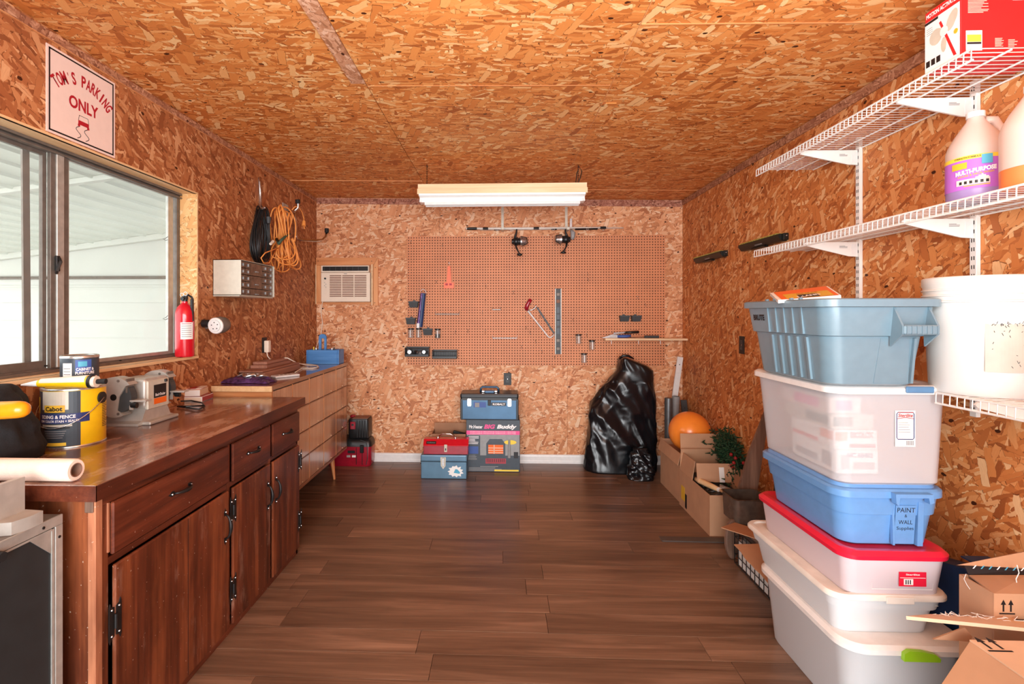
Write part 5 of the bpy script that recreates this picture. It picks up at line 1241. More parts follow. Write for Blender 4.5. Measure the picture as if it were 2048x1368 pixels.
# ---- hanging shop light
lx0, lx1, ly = -.598, .625, 3.62
sl_ = thing('shop_light', 'long white shop light under a pale wooden beam, hung from the ceiling on chains', 'light', ((lx0+lx1)/2, ly, 2.22))
zt0 = 2.366
part('upper_board', G().box(lx0, lx1, ly, ly+.10, zt0-.036, zt0, .001), 'pine_x', sl_)
part('lower_board', G().box(lx0-.003, lx1+.003, ly-.012, ly+.09, zt0-.076, zt0-.0365, .001), 'pine_x', sl_)
g = G(); zz = zt0-.0765
prof = [(-.012, zz), (-.010, zz-.012), (.030, zz-.024), (.012, zz-.055), (.10, zz-.055), (.082, zz-.024), (.112, zz-.012), (.114, zz)]
part('reflector', G().loft([[Vector((x, ly+.035+(a-.05)*1.0, z)) for a, z in prof] for x in (lx0+.012, lx1-.014)]), 'lamp_white', sl_)
part('channel', G().box(lx0+.024, lx1-.028, ly-.006, ly+.070, zz-.058, zz-.030, .003), 'lamp_white', sl_)
for q in (.005, .062): part('tube_lamp', G().cyl((lx0+.05, ly+q, zz-.066), (lx1-.05, ly+q, zz-.066), .0125, n=14), 'white', sl_)
for x in (lx0+.06, lx1-.055):
    zc = ceil_z(x)-.002; n_l = 9
    g = G()
    for k in range(n_l):
        z = zt0+(zc-zt0)*(k+.5)/n_l; h_ = (zc-zt0)/n_l*.68
        g.tube([(x+(.004*cos(t) if k % 2 else 0), ly+.05+(0 if k % 2 else .004*cos(t)), z+h_*sin(t)) for t in [j*pi/4 for j in range(8)]], .0012, 4, closed=True)
    part('chain', g, 'iron', sl_)
    part('ceiling_hook', G().tube([(x, ly+.05, zc+.001), (x, ly+.05, zc-.012), (x+.006, ly+.05, zc-.018)], .003, 6), 'iron', sl_)
part('power_cord', G().tube([(lx1-.06, ly+.04, zt0), (lx1-.045, ly+.02, zt0+.04), (lx1-.03, ly+.04, zt0+.09), (lx1-.045, ly+.05, zt0+.13), (lx1-.065, ly+.045, zt0+.08), (lx1-.075, ly+.04, zt0)], .0035, 6), 'black', sl_)

# ================================================================== TOOLBOXES AGAINST THE BACK WALL
def FX_(px, Y): return aY(px, 900, Y).x
# blue-grey box
y = 4.29; x0, x1 = FX_(842, y), FX_(933, y); H_ = .205
tb1 = thing('toolbox', 'blue-grey steel toolbox with a dolphin-like white sticker, on the floor under the red toolbox', 'toolbox', ((x0+x1)/2, y+.1, 0))
tb1['label'] = 'blue-grey steel toolbox with a ragged white sticker under the red toolbox'
part('body', G().box(x0, x1, y, y+.20, .001, H_*.72, .004), 'slateblue', tb1)
part('lid', G().box(x0-.004, x1+.004, y-.004, y+.204, H_*.725, H_, .010, seg=2), 'slateblue', tb1)
part('lid_bead', G().box(x0-.005, x1+.005, y-.0055, y+.2055, H_*.72, H_*.735), 'iron', tb1)
cx = x0+.49*(x1-x0)
part('latch', G().prism([(-.024, .045), (.024, .045), (.020, -.03), (0, -.058), (-.020, -.03)], (cx, y-.0045, H_*.70), UX, UZ, .004), 'lightgrey', tb1)
part('latch_lever', G().box(cx-.008, cx+.008, y-.014, y-.0087, H_*.70-.03, H_*.70+.04, .002), 'steel', tb1)
pts = []
rr = random.Random(9)
for k in range(22):
    a = 2*pi*k/22; r_ = .042+(.014 if k % 2 else 0)+rr.uniform(-.004, .004); pts.append((r_*1.25*cos(a), r_*.95*sin(a)))
s_ = part('sticker', G().prism(pts, (x0+.76*(x1-x0), y-.0009, .066), UX, UZ, .0008), 'paperwhite', tb1)
part('sticker_print', G().prism([(-.02, -.012), (.03, -.02), (.036, -.008), (.012, .018), (-.006, .02)], (x0+.77*(x1-x0), y-.0019, .066), UX, UZ, .0005), 'ink_teal', s_)
part('side_handle', G().tube([(x0, y+.05, H_*.62), (x0-.012, y+.06, H_*.55), (x0-.012, y+.13, H_*.55), (x0, y+.14, H_*.62)], .004, 6), 'iron', tb1)
# red box on top
z0 = H_+.0008; rx0, rx1 = FX_(847, y+.02), FX_(936, y+.02); yr = y+.02
tb2 = thing('toolbox', 'dark red steel toolbox with chrome carrying handle on top of the blue-grey one', 'toolbox', ((rx0+rx1)/2, yr+.08, z0))
part('body', G().box(rx0, rx1, yr, yr+.165, z0, z0+.072, .003), 'crimson', tb2)
g = G(); zb_ = z0+.0725
g.loft([[Vector((x, yr-.003, zb_)), Vector((x, yr-.003, zb_+.004)), Vector((x, yr+.045, zb_+.048)), Vector((x, yr+.120, zb_+.048)), Vector((x, yr+.168, zb_+.004)), Vector((x, yr+.168, zb_))] for x in (rx0-.003, rx1+.003)])
part('lid', g, 'red', tb2)
cx = (rx0+rx1)/2
part('latch', G().box(cx-.013, cx+.013, yr-.0075, yr-.0035, z0+.022, z0+.086, .003), 'lightgrey', tb2)
part('latch_hole', G().box(cx-.005, cx+.005, yr-.0085, yr-.0076, z0+.035, z0+.055), 'black', tb2)
part('name_plate', G().plate(Vector((rx0+.065, yr+.017, zb_+.0235)), UX, Vector((0, .048, .044)), .085, .028, .001), 'iron', tb2)
text('lettering', 'Craftsman', Vector((rx0+.065, yr+.0165, zb_+.0240)), UX, Vector((0, .048, .044)), .07, .014, 'ink_grey', tb2, .02, .001)
part('carry_handle', G().tube([(cx-.075, yr+.08, zb_+.050), (cx-.062, yr+.07, zb_+.075), (cx-.03, yr+.065, zb_+.090), (cx+.03, yr+.065, zb_+.090), (cx+.062, yr+.07, zb_+.075), (cx+.075, yr+.08, zb_+.050)], .0065, 8), 'chrome', tb2, smooth=True)
for q in (-.078, .078): part('handle_lug', G().ball((cx+q, yr+.08, zb_+.052), .014, 10), 'chrome', tb2, smooth=True)
def cardbox(name, label, x0, x1, y0, y1, z0, z1, mat='cardboard', flaps=(), th=.004, cat='cardboard box', Mx=None):
    """open carton; flaps = (side, length, angle outwards from vertical in degrees[, start, end])"""
    base = Matrix.Translation(((x0+x1)/2, (y0+y1)/2, z0)); rot = (Mx or Matrix.Identity(4))
    A = base @ rot; t = thing(name, label, cat, ((x0+x1)/2, (y0+y1)/2, z0), Mx=A)
    hx, hy, h = (x1-x0)/2, (y1-y0)/2, z1-z0
    part('base', G().box(-hx, hx, -hy, hy, 0, th, 0, A), mat, t)
    part('side', G().box(-hx, -hx+th, -hy, hy, th, h, 0, A), mat, t); part('side', G().box(hx-th, hx, -hy, hy, th, h, 0, A), mat, t)
    part('side', G().box(-hx+th, hx-th, -hy, -hy+th, th, h, 0, A), mat, t); part('side', G().box(-hx+th, hx-th, hy-th, hy, th, h, 0, A), mat, t)
    for f_ in flaps:
        s, L_, an = f_[:3]; m_ = f_[3] if len(f_) > 3 else mat; a = R_(an)
        g = G().box(-.5, .5, -th/2, th/2, 0, L_)
        if s in 'NS':
            sgn = 1 if s == 'N' else -1
            B = Matrix.Translation((0, sgn*(hy-th/2), h)) @ Matrix.Rotation(-sgn*a, 4, 'X') @ Matrix.Diagonal((2*hx-.004, 1, 1, 1))
        else:
            sgn = 1 if s == 'E' else -1
            B = Matrix.Translation((sgn*(hx-th/2), 0, h)) @ Matrix.Rotation(sgn*a, 4, 'Y') @ Matrix.Rotation(pi/2, 4, 'Z') @ Matrix.Diagonal((2*hy-.004, 1, 1, 1))
        bmesh.ops.transform(g.bm, matrix=A @ B, verts=g.bm.verts)
        part('flap', g, m_, t)
    return t, A
cardbox('cardboard_box', 'small open grey-brown cardboard box standing behind the red toolbox', FX_(863, 4.5), FX_(934, 4.5)-.012, 4.505, 4.70, .001, .335, 'cardboard_in', (('N', .06, 4),))
t = thing('dark_tool', 'flat black case sticking up out of the box behind the red toolbox', 'case', (FX_(903, 4.58), 4.58, .012))
part('case', G().box(-.07, .07, -.012, .012, 0, .33, .004, Matrix.Translation((FX_(904, 4.58), 4.60, .012)) @ Matrix.Rotation(.25, 4, 'Y')), 'black', t)
# heater carton
y = 4.49; x0, x1, H2 = FX_(932.5, y), FX_(1040, y), .470
hb = thing('heater_carton', 'dark printed heater carton with pink lettering on the floor under the blue toolbox', 'box', ((x0+x1)/2, y+.12, 0))
part('carton', G().box(x0, x1, y, y+.25, .001, H2, .003), 'darkpaper', hb)
cx = (x0+x1)/2; fw = x1-x0; fy = y-.0004
def F2(u, v): return Vector((x0+fw*u, fy, H2*v))
def pl_(nm, u, v, wd, ht, mat, lift=0.0, par=None): return part(nm, G().plate(F2(u, v)-UY*lift, UX, UZ, fw*wd, H2*ht, .0006), mat, par or hb)
pl_('upper_shade', .5, .62, .98, .60, 'ink_grey' if False else 'grey', 0, hb)
pl_('front_print', .5, .87, .99, .20, 'darkpaper', .0007)
pl_('pink_band', .5, .755, .99, .075, 'ink_pink', .0015)
text('lettering', 'Mr.Heater', F2(.18, .865)-UY*.001, UX, UZ, fw*.25, H2*.065, 'ink_white', hb, .03, .001)
text('lettering', 'BIG', F2(.435, .87)-UY*.001, UX, UZ, fw*.21, H2*.085, 'ink_pink', hb, .05, .001, .25)
text('lettering', 'Buddy', F2(.755, .86)-UY*.001, UX, UZ, fw*.37, H2*.10, 'ink_white', hb, .05, .001, .25)
for k in range(2): text('lettering', 'PORTABLE PROPANE INDOOR HEATER', F2(.5, .77-.03*k)-UY*.002, UX, UZ, fw*.85, H2*.014, 'ink_white', hb, .02, .001)
pl_('left_print', .14, .40, .24, .60, 'darkpaper', .0007)
part('print_lines', print_lines(F2(.14, .61)-UY*.0015, UX, UZ, fw*.20, H2*.16, 6, .45, 2), 'ink_white', hb, kind='stuff')
pl_('photo_patch', .14, .42, .17, .14, 'ink_blue', .0015)
part('print_lines', print_lines(F2(.13, .28)-UY*.0015, UX, UZ, fw*.20, H2*.10, 5, .45, 3), 'ink_grey', hb, kind='stuff')
part('heater_picture', G().prism([(-.085, -.12), (.085, -.12), (.085, .07), (.055, .11), (-.055, .11), (-.085, .07)], F2(.55, .40)-UY*.0007, UX, UZ, .002), 'darkpaper', hb)
pl_('heater_glow', .55, .44, .28, .17, 'ink_orange', .0035); 
for k in range(3): pl_('glow_bar', .55, .375+.045*k, .28, .010, 'cream', .0042)
pl_('glow_post', .52, .44, .012, .17, 'cream', .0042)
pl_('heater_grille', .55, .215, .38, .10, 'crimson', .0035)
for k in range(10): pl_('grille_slot', .39+.035*k, .225, .012, .06, 'ink_black', .0042)
part('tank_picture', G().cyl(F2(.80, .28)-UY*.002, F2(.80, .62)-UY*.002, .014, .011, 12), 'grey', hb)
part('yellow_burst', G().prism([(.055*cos(2*pi*k/20), .020*sin(2*pi*k/20)) for k in range(20)], F2(.82, .575)-UY*.0045, UX, UZ, .0008), 'ink_yellow', hb)
pl_('badge_patch', .925, .33, .08, .12, 'ink_black', .0015)
part('print_lines', print_lines(F2(.5, .07)-UY*.0007, UX, UZ, fw*.9, H2*.10, 4, .5, 4, frac=(.5, .95)), 'ink_grey', hb, kind='stuff')
pl_('bottom_flash', .75, .035, .45, .03, 'ink_yellow', .0015)
# blue / black steel toolbox
x0k, x1k = FX_(920.5, 4.46), FX_(1037, 4.46); yk = 4.475; zk = H2+.0008
kb = thing('toolbox', 'large black and blue steel toolbox on top of the heater carton', 'toolbox', ((x0k+x1k)/2, yk+.1, zk))
part('body', G().box(x0k, x1k, yk, yk+.22, zk, zk+.190, .004), 'blacksteel', kb)
part('front_panel', G().box(x0k+.018, x1k-.018, yk-.004, yk-.0004, zk+.008, zk+.188, .003), 'bluesteel', kb)
part('lid', G().box(x0k-.002, x1k+.002, yk-.006, yk+.226, zk+.1905, zk+.236, .014, seg=2), 'blacksteel', kb)
part('lid_lip', G().box(x0k+.015, x1k-.015, yk-.0085, yk-.0062, zk+.178, zk+.200), 'darkgrey', kb)
kw = x1k-x0k
for q in (.155, .845): part('latch', G().box(x0k+kw*q-.018, x0k+kw*q+.018, yk-.014, yk-.0086, zk+.125, zk+.192, .005), 'chrome', kb)
part('centre_latch', G().box(x0k+kw*.5-.014, x0k+kw*.5+.014, yk-.012, yk-.0086, zk+.13, zk+.18, .003), 'iron', kb)
part('label_left', G().plate((x0k+kw*.335, yk-.0045, zk+.137), UX, UZ, .11, .048, .0006), 'ink_blue', kb)
part('label_patch', G().plate((x0k+kw*.29, yk-.0053, zk+.135), UX, UZ, .04, .04, .0006), 'ink_grey', kb)
part('label_right', G().plate((x0k+kw*.66, yk-.0045, zk+.143), UX, UZ, .13, .03, .0006), 'ink_black', kb)
text('lettering', 'KOBALT', (x0k+kw*.665, yk-.0052, zk+.143), UX, UZ, .11, .018, 'ink_white', kb, .04, .0006)
cx = (x0k+x1k)/2; zt2 = zk+.237
part('carry_handle', G().tube([(cx-.082, yk+.11, zt2), (cx-.080, yk+.11, zt2+.030), (cx-.065, yk+.11, zt2+.044), (cx+.065, yk+.11, zt2+.044), (cx+.080, yk+.11, zt2+.030), (cx+.082, yk+.11, zt2)], .010, 8), 'bluesteel', kb, smooth=True)
for q in (-.058, .058): part('handle_bracket', G().box(cx+q-.016, cx+q+.016, yk+.06, yk+.10, zt2-.001, zt2+.022, .006), 'chrome', kb)
part('handle_base', G().box(cx-.042, cx+.042, yk+.05, yk+.10, zt2-.001, zt2+.016, .004), 'latchblue', kb)
# ---- red/black cases beyond the long cabinet
y = 4.60; x1 = FX_(742, y); x0 = x1-.42
rc_ = thing('tool_case', 'lower dark red tool case with a black domed lid beyond the long cabinet', 'tool case', ((x0+x1)/2, y+.08, 0))
part('body', G().loft([rrect(x0+a, x1-a, y+a*.5, y+.17, z, .035, 4) for z, a in ((.001, .015), (.02, .004), (.15, 0), (.185, 0))]), 'crimson', rc_, smooth='auto')
part('lid', G().loft([rrect(x0+a-.002, x1-a+.002, y+a-.002, y+.172-a*.5, z, max(.012, .036-a*.3), 4) for z, a in ((.1855, 0), (.225, .004), (.250, .02), (.262, .045))]), 'black', rc_, smooth='auto')
for q in (.33, .80): part('latch', G().box(x0+.42*q-.018, x0+.42*q+.018, y-.014, y-.0025, .130, .205, .005), 'iron', rc_)
part('brand_plate', G().box(x0+.42*.56-.035, x0+.42*.56+.035, y-.0035, y+.001, .125, .15, .002), 'ink_black', rc_)
part('badge', G().plate((x0+.42*.62, y-.0035, .098), UX, UZ, .035, .02, .0006), 'paperwhite', rc_)
part('badge', G().plate((x0+.42*.50, y-.0035, .098), UX, UZ, .035, .02, .0006), 'alu', rc_)
part('groove', G().box(x1-.085, x1-.080, y-.003, y+.001, .02, .18).box(x1-.14, x1-.135, y-.003, y+.001, .02, .18), 'iron', rc_)
part('trim_wire', G().tube([(x1-.10, y-.005, .25), (x1-.05, y-.005, .235), (x1-.035, y-.006, .20), (x1-.032, y-.007, .08), (x1-.045, y-.004, .02)], .003, 6), 'darkgrey', rc_)
xb1 = FX_(737, y+.01); xb0 = xb1-.19; zb2 = .2632
bk = thing('battery_case', 'upper black ribbed tool case with a red latch plate on the dark red case', 'tool case', ((xb0+xb1)/2, y+.08, zb2))
part('body', G().loft([rrect(xb0+a, xb1-a, y+.005+a, y+.155-a, z, .02, 4) for z, a in ((zb2, .004), (zb2+.01, 0), (zb2+.165, 0), (zb2+.178, .004))]), 'black', bk, smooth='auto')
for k in range(5): part('rib', G().cyl((xb0+.085+.024*k, y+.006, zb2+.01), (xb0+.085+.024*k, y+.006, zb2+.165), .006, n=8), 'black', bk)
part('red_latch', G().box(xb0+.02, xb0+.07, y-.006, y+.0045, zb2+.085, zb2+.155, .004), 'crimson', bk)
part('latch_hole', G().box(xb0+.034, xb0+.056, y-.007, y-.0062, zb2+.118, zb2+.136), 'black', bk)
part('top_tray', G().box(xb0+.035, xb1-.008, y+.012, y+.145, zb2+.1785, zb2+.186, .004), 'tube', bk)
part('red_cap', G().ball((xb0+.015, y+.11, zb2+.185), .028, 12, (1, 1, .6)), 'crimson', bk)
# ================================================================== BACK RIGHT CORNER
# ---- tall thing under a black bin liner
YB = 4.50
lv_px = [(932, 1166, 1313), (921, 1163, 1314), (900, 1166, 1314), (871, 1168, 1314), (845, 1170, 1314), (823, 1172, 1313), (805, 1175, 1313), (785, 1189, 1313), (765, 1203, 1312), (750, 1220, 1312), (736, 1233, 1312), (726, 1235, 1298), (716, 1237, 1270), (712, 1240, 1258)]
rows = []
for (py, a, b) in lv_px:
    z = max(.001, aY(0, py, 4.62).z); rows.append((z, aY(a, py, 4.62).x, aY(b, py, 4.62).x))
rows[0] = (.001, rows[0][1], rows[0][2])
def bagprof(t):
    z = .001+(rows[-1][0]-.001)*t
    for (za, a0, b0), (zb_, a1, b1) in zip(rows, rows[1:]):
        if z <= zb_+1e-6:
            f = (z-za)/max(1e-6, zb_-za); xa = a0+(a1-a0)*f; xb = b0+(b1-b0)*f; break
    yn = 4.46+.10*t; return (xa+.015, xb-.015, yn, 4.765)
cbag = thing('covered_object', 'tall object wrapped in a shiny black plastic bag in the back right corner', 'covered object', (1.1, 4.6, 0))
def wrinkled(name, z1, prof, parent, seed, amp, n=110, m=80, fr=(5, 7, 2.2)):
    rings = []
    for i in range(m+1):
        t = i/m; xa, xb, ya, yb = prof(t); ring = []
        for j in range(n):
            a = 2*pi*j/n; ca, sa = cos(a), sin(a)
            p = Vector(((xa+xb)/2+(xb-xa)/2*math.copysign(abs(ca)**.7, ca), (ya+yb)/2+(yb-ya)/2*math.copysign(abs(sa)**.7, sa), .001+z1*t))
            q = Vector(((p.x+p.z*.55)*fr[0]+seed, p.y*fr[1], (p.z-p.x*.35)*fr[2]))
            v = (1-abs(mnoise.noise(q))*3.2)*.6+(1-abs(mnoise.noise(q*2.1+Vector((3, 1, 5))))*3)*.3+(1-abs(mnoise.noise(q*4.3))*3)*.13
            k_ = min(1, .35+t*6)*(1 if t < .80 else .45)
            p += Vector((ca*.6, sa, 0))*(v-.4)*amp*k_
            p.y = min(p.y, BY-.018); ring.append(p)
        rings.append(ring)
    return part(name, G().loft(rings), 'plasticbag', parent, smooth=True)
wrinkled('plastic_cover', rows[-1][0]-.001, bagprof, cbag, 1.7, .036, 120, 90, (5, 7, 1.6))
tp = aY(1243, 716, 4.60)
part('gathered_top', G().tube([tp+Vector((-.02, 0, -.01)), tp+Vector((.01, -.01, .022)), tp+Vector((.06, -.01, .02)), tp+Vector((.11, 0, -.005))], [.008, .012, .012, .006], 8), 'plasticbag', cbag, smooth=True)
# ---- small bag in front
x0, x1 = FX_(1252, 4.4), FX_(1318, 4.3)-.01
sbg = thing('small_black_bag', 'small crumpled black bin bag on the floor beside the tall covered object', 'bag', ((x0+x1)/2, 4.36, 0))
def sprof(t):
    k = [1, 1.05, 1.0, .82, .78, .80, .55][min(6, int(t*6.99))]; c_ = (x0+x1)/2-.01*t; w_ = (x1-x0)/2*k
    return (c_-w_*.95, c_+w_*.85, 4.28+.03*t, 4.42-.02*t)
wrinkled('plastic', .265, sprof, sbg, 8.1, .030, 70, 44, (11, 12, 7))
# ---- pipes and white strip
def pole(name, label, cat, top, y, r, mat, lean=(0, 0), h0=.0005, flat=None, hollow=False, ytop=None):
    a = aY(*top, ytop or y); b = Vector((a.x+lean[0], y+lean[1], h0))
    t = thing(name, label, cat, b)
    if flat:
        d = (a-b).normalized(); g = G(); w_, th = flat
        s_ = UY.cross(d).normalized() if True else UX
        g.loft([[p+s_*i*w_/2+UY*j*th/2 for i, j in ((-1, -1), (1, -1), (1, 1), (-1, 1))] for p in (b, a)])
        part('strip', g, mat, t)
        part('screw_hole', G().cyl(a-d*.07-UY*(th/2), a-d*.07-UY*(th/2+.0006), .005, n=8), 'black', t)
    else:
        part('pipe_wall', G().cyl(b, a, r, n=20), mat, t, smooth='auto')
        dd = (a-b).normalized(); part('pipe_bore', G().cyl(a+dd*.0004, a+dd*.001, r*.8, n=20), 'black', t)
    return t
pole('steel_pipe', 'dark grey pipe standing left of the white strip in the back right corner', 'pipe', (1337, 796), 4.50, .033, 'board')
pole('steel_pipe', 'lighter grey pipe directly below the white strip behind the orange ball', 'pipe', (1352, 793), 4.60, .034, 'grey', (-.04, 0))
pole('white_strip', 'tall narrow white strip leaning upright in the back right corner', 'strip', (1360.5, 714), 4.695, 0, 'white', (-.14, 0), flat=(.050, .016))
pole('dark_board', 'narrow dark grey board leaning in the corner behind the orange ball', 'board', (1367, 800), 4.52, 0, 'darkgrey', (.03, 0), flat=(.05, .02), ytop=4.62)
# ---- carton with the ball
t, A = cardbox('cardboard_box', 'tall open cardboard box holding the orange ball near the back right corner', 1.352, 1.70, 3.80, 4.27, .001, .372, 'cardboard', (('W', .09, 166), ('S', .15, -6), ('E', .10, -10)))
Bc = Vector((1.500, 4.02, .488))
bl = thing('orange_ball', 'glossy orange play ball resting in the tall open cardboard box', 'ball', Bc-UZ*.158)
part('sphere', G().ball(Bc, .158, 48), 'ball', bl, smooth=True)
part('valve', G().cyl(Bc+Vector((-.01, -.157, .02)), Bc+Vector((-.01, -.1595, .02)), .005, n=10), 'ink_red', bl)
def ontext(s, c, r, az, el, size, mat, par):
    for k, ch in enumerate(s):
        a = R_(az+k*5.2); e = R_(el-k*.8); n_ = Vector((cos(a)*cos(e), sin(a)*cos(e), sin(e))); u = Vector((-sin(a), cos(a), 0)); v = n_.cross(u)
        text('letter', ch, c+n_*(r+.0006), u, v, size*.8, size, mat, par, .03, .0003)
ontext('SPORT', Bc, .158, -78, -5, .018, 'ink_red', bl)
part('filler', G().box(1.36, 1.69, 3.81, 4.26, .006, .325), 'cardboard_in', t)
# ---- greenery
gv = thing('fir_garland', 'artificial fir garland with red berries behind the open cardboard boxes', 'garland', (1.62, 3.62, .30))
rr = random.Random(4)
g = G(); gb = G()
for k in range(1100):
    c = Vector((1.635+rr.gauss(0, .040), 3.62+rr.gauss(0, .085), .46+rr.gauss(0, .055)))
    c.x = min(c.x, RX-.03)
    c.z -= max(0, (3.66-c.y))*.9
    d = Vector((rr.uniform(-1, 1), rr.uniform(-1, 1), rr.uniform(-.4, 1))).normalized()*rr.uniform(.02, .045)
    g.cyl(c, c+d, .006, .002, 4)
part('needles', g, 'leaf', gv, kind='stuff')
for k in range(9):
    c = Vector((1.60+rr.uniform(-.04, .06), 3.50+rr.uniform(-.08, .08), .40+rr.uniform(-.05, .06))); part('berry', G().ball(c, .012, 8), 'berry', gv, smooth=True)
part('stem', G().tube([(1.66, 3.85, .375), (1.65, 3.72, .50), (1.63, 3.55, .46), (1.62, 3.42, .30)], .006, 6), 'leaf', gv)
# ---- long carton with cables and saw
t, A = cardbox('cardboard_box', 'long low open cardboard box full of black coils, its flaps standing up', 1.338, 1.60, 3.245, 3.785, .001, .262, 'cardboard', (('N', .16, -8),))
part('standing_flap', G().box(-.131, .131, 0, .004, 0, .125, 0, A @ Matrix.Translation((.02, -.02, .262)) @ Matrix.Rotation(-.18, 4, 'X')), 'cardboard', t)
part('tape_strip', G().box(.02, .055, -.0015, -.0005, .0, .10, 0, A @ Matrix.Translation((.02, -.02, .262)) @ Matrix.Rotation(-.18, 4, 'X')), 'paperwhite', t)
part('standing_flap', G().box(-.0, .004, -.15, .13, 0, .115, 0, A @ Matrix.Translation((.115, .02, .262)) @ Matrix.Rotation(.5, 4, 'Y')), 'cardboard_in', t)
part('standing_flap', G().box(0, .004, .0, .24, 0, .13, 0, A @ Matrix.Translation((-.131, .025, .262)) @ Matrix.Rotation(.15, 4, 'Y')), 'cardboard', t)
part('logo_print', G().box(-.1322, -.1312, .16, .23, .06, .16, 0, A), 'ink_gold', t)
part('dark_print', G().box(-.1322, -.1312, .12, .155, .02, .12, 0, A), 'ink_black', t)
cbl = thing('black_cable_coils', 'black rubber and mesh coils filling the long low cardboard box', 'cable', (1.46, 3.5, .006))
rr = random.Random(8)
for k in range(16):
    yy_ = 3.29+.030*k; g = G(); cz = .165+.006*sin(k*2); cx_ = 1.455
    g.tube([(cx_+.095*cos(q), yy_+.012*sin(q*2+k), cz+.085*sin(q)) for q in [j*2*pi/20 for j in range(20)]], .012, 6, closed=True)
    part('coil', g, 'black', cbl, smooth=True)
part('mesh_sheet', G().box(1.36, 1.59, 3.25, 3.77, .20, .238, .01), 'blackmat', cbl)
# ---- pruning saw on the box
a = aY(1392, 958, 3.55); b = aY(1437, 979, 3.34); c = aY(1472, 994, 3.20)
ps = thing('hand_saw', 'hand saw with a pale wooden handle lying across the box of black coils', 'saw', (b.x, b.y, b.z-.02))
part('wooden_handle', G().tube([a, a+(b-a)*.2, a+(b-a)*.7, b], [.015, .021, .019, .015], 12), 'pine', ps, smooth=True)
part('ferrule', G().tube([b, b+(c-b)*.12], .016, 12), 'paperwhite', ps)
part('wooden_end', G().tube([b+(c-b)*.13, b+(c-b)*.6, b+(c-b)*.95], [.012, .014, .005], 10), 'pine', ps, smooth=True)
part('steel_blade', G().loft([[p_+Vector((0, 0, h_)) for h_ in (0, .030)]+[p_+Vector((.004, .004, h_)) for h_ in (.030, 0)] for p_ in (b+Vector((.012, .01, 0)), c+Vector((.05, -.02, -.005)))]), 'steel', ps)
# ---- shiny dark pan
pc = aZ(1490, 1040, .17)
cx_, cy_ = 1.455, 3.02
pn = thing('steel_pan', 'dark shiny square steel pan behind the wire basket beside the tote stack', 'pan', (cx_, cy_, .20))
rg = [rrect(cx_-w_, cx_+w_, cy_-w_*.9, cy_+w_*.9, z, .03, 5) for z, w_ in ((.205, .095), (.21, .10), (.345, .105), (.35, .110), (.35, .103), (.22, .097))]
part('pan_wall', G().loft(rg), 'dpan' if 'dpan' in M else 'bluesteel', pn, smooth='auto')
pn_sup = thing('wooden_crate', 'low weathered wooden block standing under the shiny steel pan', 'block', (cx_, cy_, 0))
part('block', G().box(cx_-.035, cx_+.10, cy_-.06, cy_+.08, .0008, .202, .006), 'oldwood', pn_sup)
# ---- weathered plank leaning on the right wall
wp = thing('weathered_plank', 'weathered brown wooden plank leaning against the right wall behind the steel pan', 'plank', (1.50, 3.19, 0))
g = G()
def pq(cx, z, w_, th=.022): return [Vector((cx+i*w_/2, 3.19+j*th/2, z)) for i, j in ((-1, -1), (1, -1), (1, 1), (-1, 1))]
g.loft([pq(1.478, .001, .125), pq(1.537, .28, .122), pq(1.596, .55, .085), pq(1.640, .71, .050), pq(1.690, .88, .020)])
part('plank_body', g, 'oldwood', wp)
# ---- round weathered slab, threshold strip
rs = thing('round_wood_slab', 'grey weathered rounded wooden slab standing on edge beside the long low box', 'wood', (1.36, 2.955, 0))
cpt = Vector((1.348, 2.955, .1155))
part('slab', G().lathe([(.060, -.012), (.068, -.006), (.068, .006), (.060, .012)], (0, 0, 0), 28, Matrix.Translation(cpt) @ Matrix.Rotation(.25, 4, 'Z') @ Matrix.Diagonal((.72, 1, 1.68, 1)) @ Matrix.Rotation(pi/2, 4, 'X')), 'oldwood', rs, smooth='auto')
fs = tag(recenter(part('threshold_strip', G().box(-.245, .245, -.033, .033, .0008, .008, .002, Matrix.Translation((1.255, 3.185, 0)) @ Matrix.Rotation(-.02, 4, 'Z')), 'floorstrip')), 'flat dark grey floor strip lying beside the long low cardboard box', 'strip')
lp_ = tag(recenter(part('terracotta_scrap', G().lathe([(.001, .0008), (.040, .0008), (.040, .006), (.001, .007)], (1.405, 2.98, 0), 16, cap0=False, cap1=False), 'rust')), 'small rust-coloured scrap on the floor in front of the weathered slab', 'scrap')
rt = thing('red_tool', 'small red and black tool half hidden behind the leaning weathered plank', 'tool', (1.66, 3.05, .0))
part('body', G().box(1.655, 1.708, 3.02, 3.10, .001, .40, .01), 'black', rt); part('red_head', G().box(1.64, 1.708, 3.01, 3.08, .4005, .46, .01), 'redbox', rt)
# ---- wire basket with papers and cardboard pieces
bx0, bx1, by0, by1, bzt = 1.335, 1.60, 2.36, 2.90, .20
wb_ = thing('wire_basket', 'black wire basket of papers on the floor under torn cardboard, left of the totes', 'basket', ((bx0+bx1)/2, (by0+by1)/2, 0))
g = G()
for z in (.006, .055, .105, .155, .20): g.tube([(bx0, by0, z), (bx1, by0, z), (bx1, by1, z), (bx0, by1, z)], .0028 if z < .19 else .004, 5, closed=True)
part('hoops', g, 'black', wb_)
for k in range(13):
    y = by0+(by1-by0)*k/12; part('upright_wire', G().cyl((bx0, y, .006), (bx0, y, bzt), .0025, n=5), 'black', wb_)
for k in range(7):
    x = bx0+(bx1-bx0)*k/6; part('upright_wire', G().cyl((x, by1, .006), (x, by1, bzt), .0025, n=5), 'black', wb_); part('upright_wire', G().cyl((x, by0, .006), (x, by0, bzt), .0025, n=5), 'black', wb_)
